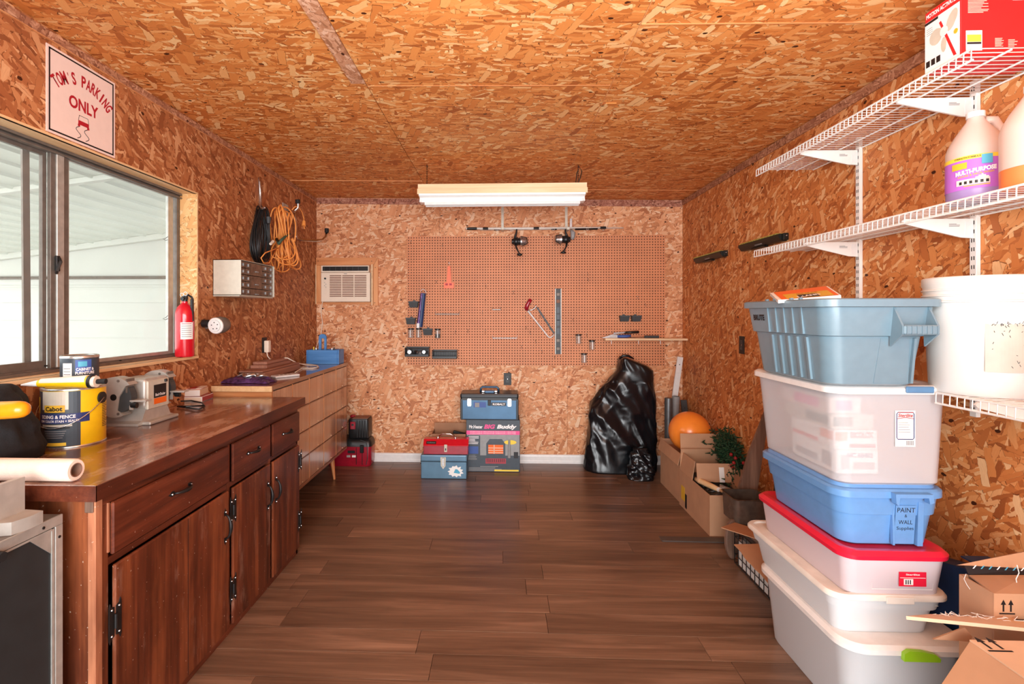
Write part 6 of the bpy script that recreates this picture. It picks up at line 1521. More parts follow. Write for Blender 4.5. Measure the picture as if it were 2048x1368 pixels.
for k, (h_, m_) in enumerate(((.15, 'paperwhite'), (.17, 'ink_grey'), (.165, 'paperwhite'), (.16, 'cream'), (.175, 'paperwhite'))):
    pp = tag(recenter(part('paper_sheaf', G().box(bx0+.008+.03*k, bx0+.030+.03*k, by0+.02, by1-.03, .010, h_), m_)),
             ['white paper sheaf at the outer side of the wire basket', 'grey paper sheaf second from the outer side of the wire basket', 'white paper sheaf in the middle of the wire basket', 'cream paper sheaf fourth in the wire basket', 'tallest white paper sheaf in the wire basket nearest the wall'][k], 'paper')
fp = tag(recenter(part('cardboard_flap', G().box(-.09, .09, -.095, .095, 0, .004, 0, Matrix.Translation((1.345, 2.79, .232)) @ Matrix.Rotation(.75, 4, 'Z') @ Matrix.Rotation(.12, 4, 'Y')), 'cardboard')), 'torn brown cardboard flap bent over the far end of the wire basket', 'cardboard')
g = G()
P1, P2, P3, P4 = aZ(1468, 1090, .222), aZ(1520, 1088, .222), aZ(1560, 1170, .215), aZ(1545, 1178, .18)
rr = random.Random(12)
edge = [P1+(P4-P1)*(k/10)+Vector((rr.uniform(-.006, .006), 0, 0)) for k in range(11)]
ve = [g.bm.verts.new(p) for p in edge]+[g.bm.verts.new(p) for p in (P3+Vector((.05, -.05, 0)), P2+Vector((.06, 0, 0)))]
g.bm.faces.new(ve)
r_ = bmesh.ops.extrude_face_region(g.bm, geom=list(g.bm.faces)); bmesh.ops.translate(g.bm, vec=(0, 0, .004), verts=[v for v in r_['geom'] if isinstance(v, bmesh.types.BMVert)])
tag(recenter(part('cardboard_flap', g, 'cardboard')), 'long torn cardboard sheet lying over the near end of the wire basket', 'cardboard')

# ================================================================== RIGHT WALL
M_ = Matrix
def comb(y0, y1, z, label):
    t = thing('slotted_holder', label, 'holder', Vector((RX, (y0+y1)/2, z-.035)))
    x1 = RX-.0006
    part('bar', G().prism([(0, -.030), (-.030, -.030), (-.050, -.004), (-.050, .012), (-.044, .014), (0, .014)], (x1, y1, z), UX, UZ, y1-y0), 'combs', t)
    part('end_plate', G().box(x1-.030, x1, y0-.022, y0-.0006, z-.026, z+.016, .003), 'combs', t)
    part('screw', G().cyl((x1-.015, y0-.0222, z), (x1-.015, y0-.025, z), .004, n=8), 'steel', t)
    part('lower_lip', G().box(x1-.040, x1-.012, y0+.18, y0+.36, z-.040, z-.0305, .003), 'combs', t)
    n = int((y1-y0)/.034)
    for k in range(n):
        y = y0+.02+.034*k; part('prong', G().tube([(x1-.004, y+.018, z+.020), (x1-.050, y, z+.017), (x1-.062, y-.004, z+.012)], .0040, 5), 'combedge', t)
    part('print_strip', G().plate((x1-.0408, (y0+y1)/2, z-.016), -UY, Vector((-.6, 0, .8)), .09, .008, .0006), 'ink_grey', t)
comb(3.86, 4.38, 1.885, 'farther black slotted tool rail with pale prongs on the right wall')
comb(3.065, 3.57, 1.888, 'nearer black slotted tool rail with pale prongs on the right wall')
outlet(aX(1484.5, 690, RX-.0005), (-1, 0, 0), 'black wall outlet on the right wall behind the tote stack', w_=.070, h_=.125)
# ---- shelf standards
for y, nm in ((2.45, 'farther'), (1.868, 'nearer')):
    zt_ = 2.262; zb_ = 1.05
    t = thing('shelf_standard', 'white slotted upright rail on the right wall, the %s from the back corner' % ('first' if nm == 'farther' else 'second'), 'rail', (RX, y, zb_))
    part('channel', G().box(RX-.016, RX-.0006, y-.013, y+.013, zb_, zt_, .001), 'shelfwire', t)
    g = G(); z = zb_+.02
    while z < zt_-.02:
        for q in (-.0045, .0045): g.box(RX-.0166, RX-.0160, y+q-.0016, y+q+.0016, z, z+.014)
        z += .032
    part('slots', g, 'ink_black', t, kind='stuff')
    part('screw', G().cyl((RX-.016, y, zt_-.02), (RX-.019, y, zt_-.02), .005, n=8), 'steel', t)
# ---- wire shelves
def wshelf(label, z, y0, y1, xf, xb=RX-.006):
    t = thing('wire_shelf', label, 'shelf', ((xf+xb)/2, (y0+y1)/2, z-.035))
    part('front_rail', G().cyl((xf, y0, z), (xf, y1, z), .0038, n=8), 'shelfwire', t)
    part('lip_rail', G().cyl((xf-.002, y0, z-.034), (xf-.002, y1, z-.034), .0038, n=8), 'shelfwire', t)
    part('back_rail', G().cyl((xb, y0, z-.003), (xb, y1, z-.003), .0034, n=8), 'shelfwire', t)
    for x in (xf+(xb-xf)*.36, xf+(xb-xf)*.70): part('support_rail', G().cyl((x, y0, z-.006), (x, y1, z-.006), .0034, n=8), 'shelfwire', t)
    n = int(round((y1-y0)/.0254)); w0 = None
    for k in range(n+1):
        y = y0+.003+(y1-y0-.006)*k/n
        if w0 is None:
            w0 = part('deck_wire', G().tube([(xb, y, z), (xf+.004, y, z), (xf-.003, y, z-.003), (xf-.004, y, z-.034)], .0018, 6), 'shelfwire', t, smooth=True); yb0 = y
        else:
            c = w0.copy(); COL.objects.link(c); c.location = w0.location+Vector((0, y-yb0, 0))
    return t
s1 = wshelf('top white wire shelf on the right wall, holding the red fan carton', 2.212, 1.545, 2.805, 1.410)
s2 = wshelf('middle white wire shelf on the right wall, holding the two plastic jugs', 1.775, 1.36, 2.87, 1.432)
s3 = wshelf('lowest white wire shelf on the right wall, holding the white bucket', 1.160, 1.22, 1.710, 1.442)
def brk(y, z, xf, label):
    t = thing('shelf_bracket', label, 'bracket', (RX-.02, y, z-.075))
    x1 = RX-.0175
    part('arm', G().prism([(x1, -.082), (x1, -.012), (xf+.03, -.012), (xf+.02, -.020), (xf+.03, -.030), (x1-.04, -.080)], (0, y+.0035, z), UX, UZ, .007), 'shelfwire', t)
    part('arm_bead', G().prism([(x1-.002, -.075), (x1-.002, -.022), (x1-.028, -.022), (x1-.030, -.072)], (0, y-.0036, z), UX, UZ, .001), 'white', t)
    part('print_strip', print_lines((x1-.065, y-.0038, z-.035), UX, UZ, .04, .012, 3, .5, 1), 'ink_grey', t)
brk(2.45, 2.212, 1.41, 'bracket under the far part of the top wire shelf'); brk(1.868, 2.212, 1.41, 'bracket under the near part of the top wire shelf')
brk(2.45, 1.775, 1.432, 'bracket under the far part of the middle wire shelf'); brk(1.868, 1.775, 1.432, 'bracket under the near part of the middle wire shelf')
brk(1.60, 1.160, 1.442, 'bracket under the lowest wire shelf')
# ---- red fan carton on the top shelf
zc = 2.2145; fx0, fx1, fy0, fy1, fh = 1.416, 1.700, 1.592, 1.722, .205
fc_ = thing('fan_carton', 'red and white ceiling fan carton on the top wire shelf', 'box', ((fx0+fx1)/2, (fy0+fy1)/2, zc))
part('carton', G().box(fx0, fx1, fy0, fy1, zc, zc+fh, .002), 'redbox', fc_)
part('white_side', G().box(fx0-.0008, fx0-.0001, fy0+.004, fy1-.001, zc+.001, zc+fh-.035), 'paperwhite', fc_)
def S2(v, z): return Vector((fx0-.001, fy1-(fy1-fy0)*v, zc+z))
nU = Vector((0, -1, 0))
text('lettering', 'MOTION ACTIVATED', S2(.5, fh-.018), nU, UZ, .115, .014, 'ink_white', fc_, .04, .0008)
part('black_band', G().plate(S2(.2, fh-.040), nU, UZ, .05, .008, .0005), 'ink_black', fc_)
part('red_slash', G().prism([(0, 0), (.010, 0), (-.045, .135), (-.052, .132)], S2(.82, .012), nU, UZ, .0005), 'redbox', fc_)
part('fan_blade', G().prism([(.024*cos(k*.5)*1.0, .026*sin(k*.5)) for k in range(12)], S2(.34, .105), nU, UZ, .0010), 'lightgrey', fc_)
part('fan_blade', G().prism([(.018*cos(k*.5)+.01*sin(k*.5), .030*sin(k*.5)) for k in range(12)], S2(.78, .128), nU, UZ, .0010), 'lightgrey', fc_)
part('fan_blade', G().prism([(.010*cos(k*.5), .024*sin(k*.5)) for k in range(12)], S2(.56, .065), nU, UZ, .0010), 'lightgrey', fc_)
part('fan_hub', G().prism([(.014*cos(k*.5), .016*sin(k*.5)) for k in range(12)], S2(.56, .108), nU, UZ, .0014), 'white', fc_)
part('round_seal', G().prism([(.007*cos(k*.5), .008*sin(k*.5)) for k in range(12)], S2(.88, .085), nU, UZ, .001), 'ink_gold', fc_)
for k in range(3): part('icon_square', G().plate(S2(.10+.15*k, .030), nU, UZ, .014, .020, .0006), 'ink_black', fc_)
part('print_lines', print_lines(S2(.16, .135), nU, UZ, .026, .026, 4, .2, 5, .0005), 'ink_grey', fc_, kind='stuff')
def S3(u, z): return Vector((fx0+u, fy0-.0006, zc+z))
part('print_lines', print_lines(S3(.055, fh-.045), UX, UZ, .070, .062, 14, .5, 6, .0005, (.4, 1)), 'lightgrey', fc_, kind='stuff')
part('energy_label', G().plate(S3(.038, .045), UX, UZ, .048, .062, .0005), 'paperwhite', fc_)
part('label_yellow', G().plate(S3(.038, .052)-UY*.0006, UX, UZ, .042, .022, .0004), 'ink_yellow', fc_)
part('label_black', G().plate(S3(.038, .037)-UY*.0006, UX, UZ, .042, .006, .0004), 'ink_black', fc_)
part('white_label', G().plate(S3(.185, fh-.024), UX, UZ, .065, .030, .0005), 'paperwhite', fc_)
part('round_seal', G().prism([(.010*cos(k*.5), .010*sin(k*.5)) for k in range(12)], S3(.165, fh-.024)-UY*.0006, UX, UZ, .0005), 'ink_gold', fc_)
part('print_lines', print_lines(S3(.115, .038), UX, UZ, .03, .028, 8, .5, 7, .0005), 'lightgrey', fc_, kind='stuff')
part('print_lines', print_lines(S3(.153, .035), UX, UZ, .028, .024, 5, .5, 8, .0005), 'lightgrey', fc_, kind='stuff')
part('tape', G().box(fx0+.01, fx1-.01, fy0+.05, fy0+.08, zc+fh+.0001, zc+fh+.0006), 'paperwhite', fc_)
# ---- jugs on the middle shelf
def jug(c, hs, cap, mat_low, mat_up, label, zl, rot=0):
    t = thing('plastic_jug', label, 'jug', c)
    w = .075
    def ring(z, s, dx=0.0): return [Vector((c.x+dx, c.y, 0))+Vector((v.x, v.y, c.z+z)) for v in rrect(-w*s, w*s, -w*s*.98, w*s*.98, 0, w*s*.91, 8)]
    part('filled_part', G().loft([ring(0, .92), ring(.008, .99), ring(zl, 1.0)]), mat_low, t, smooth='auto')
    part('upper_body', G().loft([ring(zl+.0005, 1.0), ring(.165, 1.0), ring(.185, .93), ring(.215, .70, -.004), ring(.245, .44, -.006), ring(.262, .30, -.006), ring(.272, .27, -.006)]), mat_up, t, smooth='auto')
    part('cap', G().cyl((c.x-.006, c.y, c.z+.2725), (c.x-.006, c.y, c.z+.290), .023, n=24), cap, t)
    hp = [Vector((c.x+.016, c.y-.01, c.z+.262)), Vector((c.x+.040, c.y-.012, c.z+.262)), Vector((c.x+.056, c.y-.014, c.z+.235)), Vector((c.x+.064, c.y-.014, c.z+.195)), Vector((c.x+.058, c.y-.012, c.z+.172))]
    part('handle', G().tube(hp, [.012, .0135, .0125, .012, .014], 10), mat_up, t, smooth=True)
    return t
JZ = 1.7775
j1 = jug(Vector((1.535, 1.668, JZ)), 1, 'white', 'cloudlilac', 'cloudjug', 'jug with a purple house-wash label on the middle wire shelf', .045)
c = Vector((1.535, 1.668, JZ)); w = .0755
lab = G()
def lring(z, s=1.006): return [Vector((c.x, c.y, 0))+Vector((v.x, v.y, c.z+z)) for v in rrect(-w*s, w*s, -w*s*.98, w*s*.98, 0, w*s*.91, 8)]
part('purple_label', G().loft([lring(.035), lring(.135)], False, False), 'ink_purple', j1, smooth='auto')
part('yellow_band', G().loft([lring(.128, 1.012), lring(.140, 1.012)], False, False), 'ink_yellow', j1, smooth='auto')
ra = w*1.045; ac_ = -138
wraptext('STRENGTH FORMULA', c, ra+.001, ac_-12, .134, .065, .005, 'ink_black', j1)
wraptext('MULTI-PURPOSE', c, ra+.0006, ac_+2, .091, .098, .014, 'ink_white', j1, .05, tilt=.10)
wraptext('HOUSE & DECK WASH', c, ra+.0006, ac_+2, .079, .085, .006, 'ink_gold', j1, .03, tilt=.10)
part('brand_oval', wrap(c, ra, ac_-42, ac_-12, .100, .120, 8), 'ink_gold', j1)
part('teal_patch', wrap(c, ra+.0015, ac_+12, ac_+30, .108, .137, 5), 'ink_teal', j1)
hp_ = part('house_picture', wrap(c, ra, ac_-32, ac_+26, .048, .066, 10), 'signface', j1)
for k in range(3): part('house_gable', wrap(c, ra+.0003, ac_+2+5*k, ac_+24-5*k if k < 2 else ac_+15, .066+.004*k, .070+.004*k, 3), 'cream', hp_)
for k in range(6): part('house_window', wrap(c, ra+.0008, ac_-26+9*k, ac_-21+9*k, .051, .060, 2), 'ink_black', hp_)
part('yellow_strip', wrap(c, ra+.0006, ac_-18, ac_+26, .043, .046, 8), 'ink_gold', j1)
part('white_print', wrap(c, ra+.0004, ac_+52, ac_+66, .05, .125, 4), 'lightgrey', j1)
j2 = jug(Vector((1.516, 1.470, JZ)), 1, 'white', 'cloudorange', 'cloudjug', 'jug of orange liquid with a white print label at the right edge, middle shelf', .055)
cc = Vector((1.516, 1.470, JZ))
part('white_label', G().plate((cc.x+.004, cc.y-.0765, cc.z+.095), UX, UZ, .075, .095, .0008), 'paperwhite', j2)
part('print_lines', print_lines((cc.x-.013, cc.y-.0775, cc.z+.095), UX, UZ, .034, .085, 16, .45, 9, .0005), 'ink_grey', j2, kind='stuff')
part('print_lines', print_lines((cc.x+.026, cc.y-.0775, cc.z+.095), UX, UZ, .030, .085, 16, .45, 10, .0005), 'ink_grey', j2, kind='stuff')
# ---- white bucket
bc = Vector((1.5715, 1.700, 1.1625))
bu = thing('white_bucket', 'large scuffed white plastic bucket on the lowest wire shelf', 'bucket', bc)
part('bucket_wall', G().lathe([(.124, 0), (.126, .004), (.140, .30), (.1415, .345), (.1445, .350), (.1445, .374), (.1405, .3775), (.137, .374), (.134, .30), (.120, .006), (.001, .006)], bc, 64, cap1=False), 'bucket', bu, smooth='auto')
for z, r_ in ((.298, .1465), (.318, .1455), (.336, .1455)): part('rim_ring', G().lathe([(r_-.006, z-.004), (r_, z-.003), (r_, z+.001), (r_-.006, z+.003)], bc, 64, cap0=False, cap1=False), 'bucket', bu, smooth='auto')
part('old_label_patch', wrap(bc, .1365, -128, -55, .08, .235, 20), 'stain' if 'stain' in M else 'lidwhite2', bu, smooth=True)
rr = random.Random(21)
g = G()
for k in range(70):
    a = R_(rr.uniform(-122, -60)); z = rr.choice([rr.uniform(.085, .225), .228, .222]); r_ = .1372
    p0 = bc+Vector((r_*cos(a), r_*sin(a), z)); a2 = a+rr.uniform(.008, .03); p1 = bc+Vector((r_*cos(a2), r_*sin(a2), z+rr.uniform(-.008, .008)))
    g.cyl(p0, p1, .0007, n=4)
part('scuff_marks', g, 'darkgrey', bu, kind='stuff')
# ================================================================== TOTE STACK
def shell(name, rings, th, mat, parent, label=None, k=6, smooth='auto'):
    """open-topped thin tub; rings = (z,x0,x1,y0,y1,r) from the bottom up"""
    R0 = [rrect(x0, x1, y0, y1, z, r, k) for z, x0, x1, y0, y1, r in rings]
    R1 = [rrect(x0+th, x1-th, y0+th, y1-th, max(z, rings[0][0]+th), max(.004, r-th), k) for z, x0, x1, y0, y1, r in rings][::-1]
    return part(name, G().loft(R0+R1), mat, parent, label, smooth)
def slab(name, rings, mat, parent, label=None, k=6):
    return part(name, G().loft([rrect(x0, x1, y0, y1, z, r, k) for z, x0, x1, y0, y1, r in rings]), mat, parent, label, 'auto')
def band(z0, z1, x0, x1, y0, y1, r, out=.006):
    return [(z0, x0+out, x1-out, y0+out, y1-out, r), (z0, x0, x1, y0, y1, r), (z1-.004, x0, x1, y0, y1, r), (z1, x0+.004, x1-.004, y0+.004, y1-.004, r)]
def nf(x, y, z): return Vector((x, y, z))
# --- 1 bottom clear bin, white lid, green latches
X0, X1, Y0, Y1 = 1.138, 1.575, 1.690, 2.285
t1 = thing('storage_bin', 'bottom clear bin of the stack with white lid and lime green latch', 'storage bin', ((X0+X1)/2, (Y0+Y1)/2, 0))
shell('tub', [(.001, X0+.062, X1-.055, Y0+.072, Y1-.03, .05), (.012, X0+.056, X1-.050, Y0+.066, Y1-.026, .05), (.285, X0+.022, X1-.018, Y0+.022, Y1-.012, .07), (.298, X0+.012, X1-.010, Y0+.012, Y1-.008, .07)], .004, 'cloud', t1)
slab('lid', [(.299, X0+.010, X1-.010, Y0+.010, Y1-.008, .07), (.299, X0, X1, Y0, Y1, .08), (.315, X0, X1, Y0, Y1, .08), (.326, X0+.012, X1-.012, Y0+.012, Y1-.010, .07), (.326, X0+.03, X1-.03, Y0+.04, Y1-.03, .05)], 'lidwhite', t1)
part('green_latch', G().prism([(-.062, -.014), (.052, -.014), (.054, -.004), (.038, .010), (.0, .018), (-.045, .020), (-.060, .010)], (1.375, Y0-.0004, .304), UX, UZ, .014), 'green', t1, smooth='auto')
part('green_latch', G().box(1.315, 1.430, Y1+.0005, Y1+.012, .286, .320, .004), 'green', t1)
part('moulded_rib', G().tube([(X0+.06, Y0+.063, .02), (X0+.05, Y0+.06, .14), (X0+.13, Y0+.052, .165), (X0+.28, Y0+.050, .185), (X0+.36, Y0+.050, .16)], .003, 6), 'cloud', t1)
for k, (x0, x1, y0, y1, z1, m_, nm, lb) in enumerate(((1.215, 1.36, 1.80, 2.20, .20, 'ink_teal', 'folded_cloth', 'pale blue folded cloth inside the bottom clear bin'), (1.372, 1.49, 1.81, 2.20, .16, 'latchblue', 'folded_cloth', 'darker blue folded cloth at the right inside the bottom clear bin'))):
    o = thing(nm, lb, 'cloth', ((x0+x1)/2, (y0+y1)/2, .006)); g = G(); n = 4
    for q in range(n): g.box(x0+.003*q, x1-.003*q, y0+.004*(q % 2), y1, .006+(z1-.006)*q/n, .006+(z1-.006)*(q+.96)/n, .012, seg=2)
    part('folds', g, m_, o, smooth='auto')
# --- 2 shallow white bin
X0, X1, Y0, Y1 = 1.112, 1.512, 1.716, 2.335
t2 = thing('storage_bin', 'shallow clear bin with a dusty white lid, second from the floor', 'storage bin', ((X0+X1)/2, (Y0+Y1)/2, .3265))
shell('tub', [(.3268, X0+.050, X1-.045, Y0+.055, Y1-.06, .04), (.335, X0+.045, X1-.040, Y0+.05, Y1-.055, .04), (.420, X0+.032, X1-.028, Y0+.034, Y1-.03, .045), (.422, X0+.022, X1-.018, Y0+.022, Y1-.02, .05), (.462, X0+.014, X1-.012, Y0+.014, Y1-.012, .05)], .004, 'cloud', t2)
slab('lid', [(.4625, X0+.010, X1-.010, Y0+.010, Y1-.010, .05), (.4625, X0, X1, Y0, Y1, .055), (.472, X0, X1, Y0, Y1, .055), (.480, X0+.006, X1-.006, Y0+.006, Y1-.006, .052), (.480, X0+.02, X1-.02, Y0+.02, Y1-.02, .045), (.474, X0+.026, X1-.026, Y0+.026, Y1-.026, .04)], 'lidwhite2', t2)
part('lid_catch', G().box(1.285, 1.375, Y0-.004, Y0-.0003, .455, .478, .0015), 'lidwhite2', t2)
part('side_panel_line', G().tube([nf(X0+.05, Y0+.020, .455), nf(X0+.055, Y0+.024, .438), nf(X0+.15, Y0+.022, .438), nf(X0+.155, Y0+.018, .455)], .0016, 5), 'lidwhite', t2)
part('side_panel_line', G().tube([nf(X0+.24, Y0+.020, .455), nf(X0+.245, Y0+.024, .438), nf(X0+.36, Y0+.022, .438)], .0016, 5), 'lidwhite', t2)
# --- 3 red lidded
X0, X1, Y0, Y1 = 1.140, 1.505, 1.702, 2.290
t3 = thing('storage_bin', 'flat pinkish clear bin with a bright red lid in the stack', 'storage bin', ((X0+X1)/2, (Y0+Y1)/2, .4745))
shell('tub', [(.4748, X0+.032, X1-.028, Y0+.034, Y1-.03, .035), (.482, X0+.028, X1-.026, Y0+.028, Y1-.028, .035), (.604, X0+.014, X1-.012, Y0+.014, Y1-.014, .04)], .004, 'cloudpink', t3)
slab('lid', [(.6045, X0+.010, X1-.010, Y0+.010, Y1-.010, .045), (.6045, X0, X1, Y0, Y1, .055), (.618, X0-.001, X1+.001, Y0-.001, Y1+.001, .055), (.631, X0+.012, X1-.012, Y0+.012, Y1-.012, .05), (.631, X0+.03, X1-.03, Y0+.03, Y1-.03, .04), (.626, X0+.04, X1-.04, Y0+.04, Y1-.04, .035)], 'lidred', t3)
yl = Y0+.019
part('panel_outline', G().tube([nf(X0+.105, yl, .595), nf(X0+.108, yl+.008, .497), nf(X1-.06, yl+.008, .497), nf(X1-.055, yl, .595)], .0016, 5), 'lidwhite', t3)
part('pink_label', G().box(1.330, 1.418, yl-.002, yl-.0005, .512, .560, 0), 'ink_pink' if False else 'lidred', t3)
part('barcode_patch', G().box(1.345, 1.375, yl-.0028, yl-.0021, .517, .537), 'paperwhite', t3)
text('lettering', 'Sterilite', (1.374, yl-.0022, .552), UX, UZ, .045, .006, 'ink_white', t3, .02)
for k in range(3): part('bar', G().box(1.350+.007*k, 1.353+.007*k, yl-.0034, yl-.0029, .520, .534), 'ink_black', t3)
part('label_line', G().box(1.333, 1.415, yl-.0026, yl-.0021, .540, .5415), 'ink_white', t3)
# --- 4 blue tote
X0, X1, Y0, Y1 = 1.136, 1.512, 1.745, 2.255
t4 = thing('storage_tote', 'bright blue tote with hand-written black marker note in the stack', 'storage bin', ((X0+X1)/2, (Y0+Y1)/2, .6265))
slab('tub', [(.6268, X0+.050, X1-.040, Y0+.030, Y1-.04, .05), (.632, X0+.044, X1-.035, Y0+.024, Y1-.035, .05), (.735, X0+.030, X1-.022, Y0+.010, Y1-.022, .055), (.738, X0+.024, X1-.016, Y0+.004, Y1-.016, .055), (.800, X0+.016, X1-.010, Y0-.002, Y1-.010, .055)], 'toteblue', t4)
slab('lid', [(.8005, X0+.010, X1-.006, Y0-.006, Y1-.008, .055), (.8005, X0, X1, Y0-.014, Y1, .06), (.822, X0, X1, Y0-.014, Y1, .06), (.829, X0+.006, X1-.006, Y0-.008, Y1-.006, .06), (.829, X0+.016, X1-.016, Y0+.004, Y1-.016, .05), (.841, X0+.020, X1-.020, Y0+.008, Y1-.020, .05)], 'toteblue', t4)
part('handle', G().prism([(-.060, .0), (.060, .0), (.064, -.028), (.050, -.032), (.046, -.012), (-.046, -.012), (-.050, -.040), (-.058, -.032)], (1.372, Y0-.0142, .822), UX, UZ, .022), 'toteblue', t4, 'moulded blue handle')
part('rib', G().prism([(0, 0), (.018, 0), (.022, .145), (.004, .150)], (1.408, Y0+.018, .636), UX, UZ, .020), 'toteblue', t4)
part('rib', G().prism([(0, 0), (.006, 0), (.004, .150), (-.004, .150)], (1.332, Y0+.014, .636), UX, UZ, .012), 'toteblue', t4)
yw = Y0-.0060
part('note_panel', G().plate((1.371, Y0+.0035, .706), UX, Vector((0, -.08, 1)), .066, .135, .001), 'toteblue', t4)
for s_, z, wd, ht in (('PAINT', .757, .058, .016), ('&', .737, .008, .010), ('WALL', .715, .046, .014), ('Supplies', .692, .056, .015)):
    text('hand_lettering', s_, (1.372, Y0+.0035-(z-.706)*.08-.0012, z), UX, Vector((0, -.08, 1)), wd, ht, 'ink_black', t4, 0, .0004)
# --- 5 clear tote with contents
X0, X1, Y0, Y1 = 1.112, 1.520, 1.722, 2.270
t5 = thing('storage_bin', 'tall milky clear bin with a white lid and a label, full of packages', 'storage bin', ((X0+X1)/2, (Y0+Y1)/2, .8415))
shell('tub', [(.8418, X0+.045, X1-.035, Y0+.022, Y1-.05, .045), (.850, X0+.036, X1-.028, Y0+.014, Y1-.045, .045), (1.140, X0+.014, X1-.010, Y0+.010, Y1-.02, .05), (1.152, X0+.010, X1-.008, Y0+.008, Y1-.016, .05)], .004, 'cloud_tall', t5)
slab('lid', [(1.1525, X0+.006, X1-.006, Y0+.004, Y1-.012, .055), (1.1525, X0-.004, X1+.004, Y0-.008, Y1, .06), (1.172, X0-.004, X1+.004, Y0-.008, Y1, .06), (1.1805, X0+.008, X1-.008, Y0+.004, Y1-.012, .05), (1.1805, X0+.03, X1-.03, Y0+.025, Y1-.03, .04), (1.177, X0+.036, X1-.036, Y0+.03, Y1-.036, .04)], 'lidwhite', t5)
part('blue_latch', G().box(1.345, 1.435, Y0-.016, Y0-.0082, 1.158, 1.1795, .003), 'latchblue', t5)
yb_ = Y0+.0085
part('label_sheet', G().box(1.3250, 1.3910, yb_-.001, yb_-.0002, .975, 1.096, 0), 'paperwhite', t5)
g = G().tube([nf(1.3299, yb_-.002, 1.005), nf(1.3299, yb_-.002, 1.085), nf(1.3337, yb_-.002, 1.090), nf(1.3822, yb_-.002, 1.090), nf(1.3861, yb_-.002, 1.085), nf(1.3861, yb_-.002, 1.005), nf(1.3822, yb_-.002, 1.0), nf(1.3337, yb_-.002, 1.0)], .0014, 4, closed=True)
part('label_border', g, 'ink_navy', t5)
part('label_red_line', G().tube([nf(1.3318, yb_-.0024, 1.069), nf(1.3580, yb_-.0024, 1.073), nf(1.3842, yb_-.0024, 1.069)], .0009, 4).tube([nf(1.3337, yb_-.0035, 1.0905), nf(1.3822, yb_-.0035, 1.0905)], .0012, 4), 'ink_red', t5)
text('lettering', 'Sterilite', (1.3580, yb_-.0015, 1.080), UX, UZ, .048, .012, 'ink_red', t5, .02, .0006, .2)
for k in range(5): part('bar', G().box(1.3619+.005*k, 1.3643+.005*k, yb_-.0018, yb_-.0011, .980, .995), 'ink_grey', t5)
part('label_print', print_lines((1.358, yb_-.0012, 1.04), UX, UZ, .045, .04, 5, .2, 3), 'ink_grey', t5, kind='stuff')
def pkg(x0, x1, y0, y1, z0, z1, mat, lab, pr=None, rz=0):
    o = thing('package', lab, 'package', ((x0+x1)/2, (y0+y1)/2, z0)); part('carton', G().box(x0, x1, y0, y1, z0, z1, .003), mat, o)
    if pr:
        for nm, a, b, c_, d_, m_ in pr: part(nm, G().box(x0+(x1-x0)*a, x0+(x1-x0)*b, y0-.001, y0-.0002, z0+(z1-z0)*c_, z0+(z1-z0)*d_), m_, o); part(nm, G().box(x0-.001, x0-.0002, y0+(y1-y0)*a, y0+(y1-y0)*b, z0+(z1-z0)*c_, z0+(z1-z0)*d_), m_, o)
    return o
pk = pkg(1.200, 1.345, 1.830, 2.10, .850, .935, 'paperwhite', 'white carton with barcode print at the bottom inside the tall clear bin', (('bar_print', .1, .3, .2, .8, 'ink_grey'), ('bar_print', .4, .9, .2, .5, 'ink_grey')))
text('lettering', 'NC 68482', (1.28, 1.8288, .917), UX, UZ, .09, .018, 'ink_navy', pk, .04)
pk = pkg(1.195, 1.345, 1.835, 2.10, .9355, 1.005, 'paperwhite', 'carton with red lettering in the middle inside the tall clear bin', (('orange_print', .02, .30, .45, .9, 'ink_orange'), ('red_print', .35, .95, .1, .3, 'redbox')))
text('lettering', 'ESCOLOX', (1.29, 1.8338, .988), UX, UZ, .08, .022, 'redbox', pk, .05)
pkg(1.190, 1.340, 1.845, 2.14, 1.0055, 1.060, 'lightgrey', 'grey flat carton upper inside the tall clear bin', (('green_print', .05, .5, .2, .8, 'leaf'),))
pkg(1.188, 1.300, 1.85, 2.16, 1.0605, 1.120, 'signface', 'pale pink carton on top inside the tall clear bin', (('red_print', .2, .7, .2, .8, 'ink_pink'),))
# --- 6 grey-blue utility tote on top
X0, X1, Y0, Y1 = 1.042, 1.430, 1.646, 2.215; zb, zt_ = 1.1808, 1.471
t6 = thing('utility_tote', 'open blue-grey utility tote with a ribbed side and handle on top of the stack', 'storage bin', ((X0+X1)/2, (Y0+Y1)/2, zb))
def rg6(z, d): return (z, X0+d, X1-d, Y0+d, Y1-d, .055)
shell('tub', [rg6(zb, .062), rg6(zb+.008, .052), rg6(zb+.165, .034), rg6(zb+.168, .024), rg6(zt_-.030, .012), rg6(zt_-.028, .012)], .004, 'totegrey', t6)
R0 = [rrect(X0+d, X1-d, Y0+d, Y1-d, z, .055, 6) for z, d in ((zt_-.027, .010), (zt_-.027, -.002), (zt_-.004, -.002), (zt_, .003), (zt_, .010), (zt_-.004, .014), (zt_-.027, .014))]
part('rim', G().loft(R0, False, False), 'totegrey', t6, smooth='auto')
for yy_ in (1.79, 1.845, 1.90, 1.955, 2.01):
    part('side_rib', G().prism([(0, 0), (.010, 0), (.010, .128), (0, .128)], (X0+.0265, yy_, zb+.170), Vector((-.001, 1, 0)), Vector((-.082, 0, 1)).normalized(), -.010), 'totegrey', t6)
    part('side_rib', G().prism([(0, 0), (.010, 0), (.010, .148), (0, .148)], (X0+.051, yy_, zb+.012), UY, Vector((-.11, 0, 1)).normalized(), -.008), 'totegrey', t6)
text('lettering', 'BRUTE', (X0+.0160, 2.085, zb+.225), Vector((0, -1, 0)), Vector((-.12, 0, 1)), .085, .024, 'ink_black', t6, .05, .001)
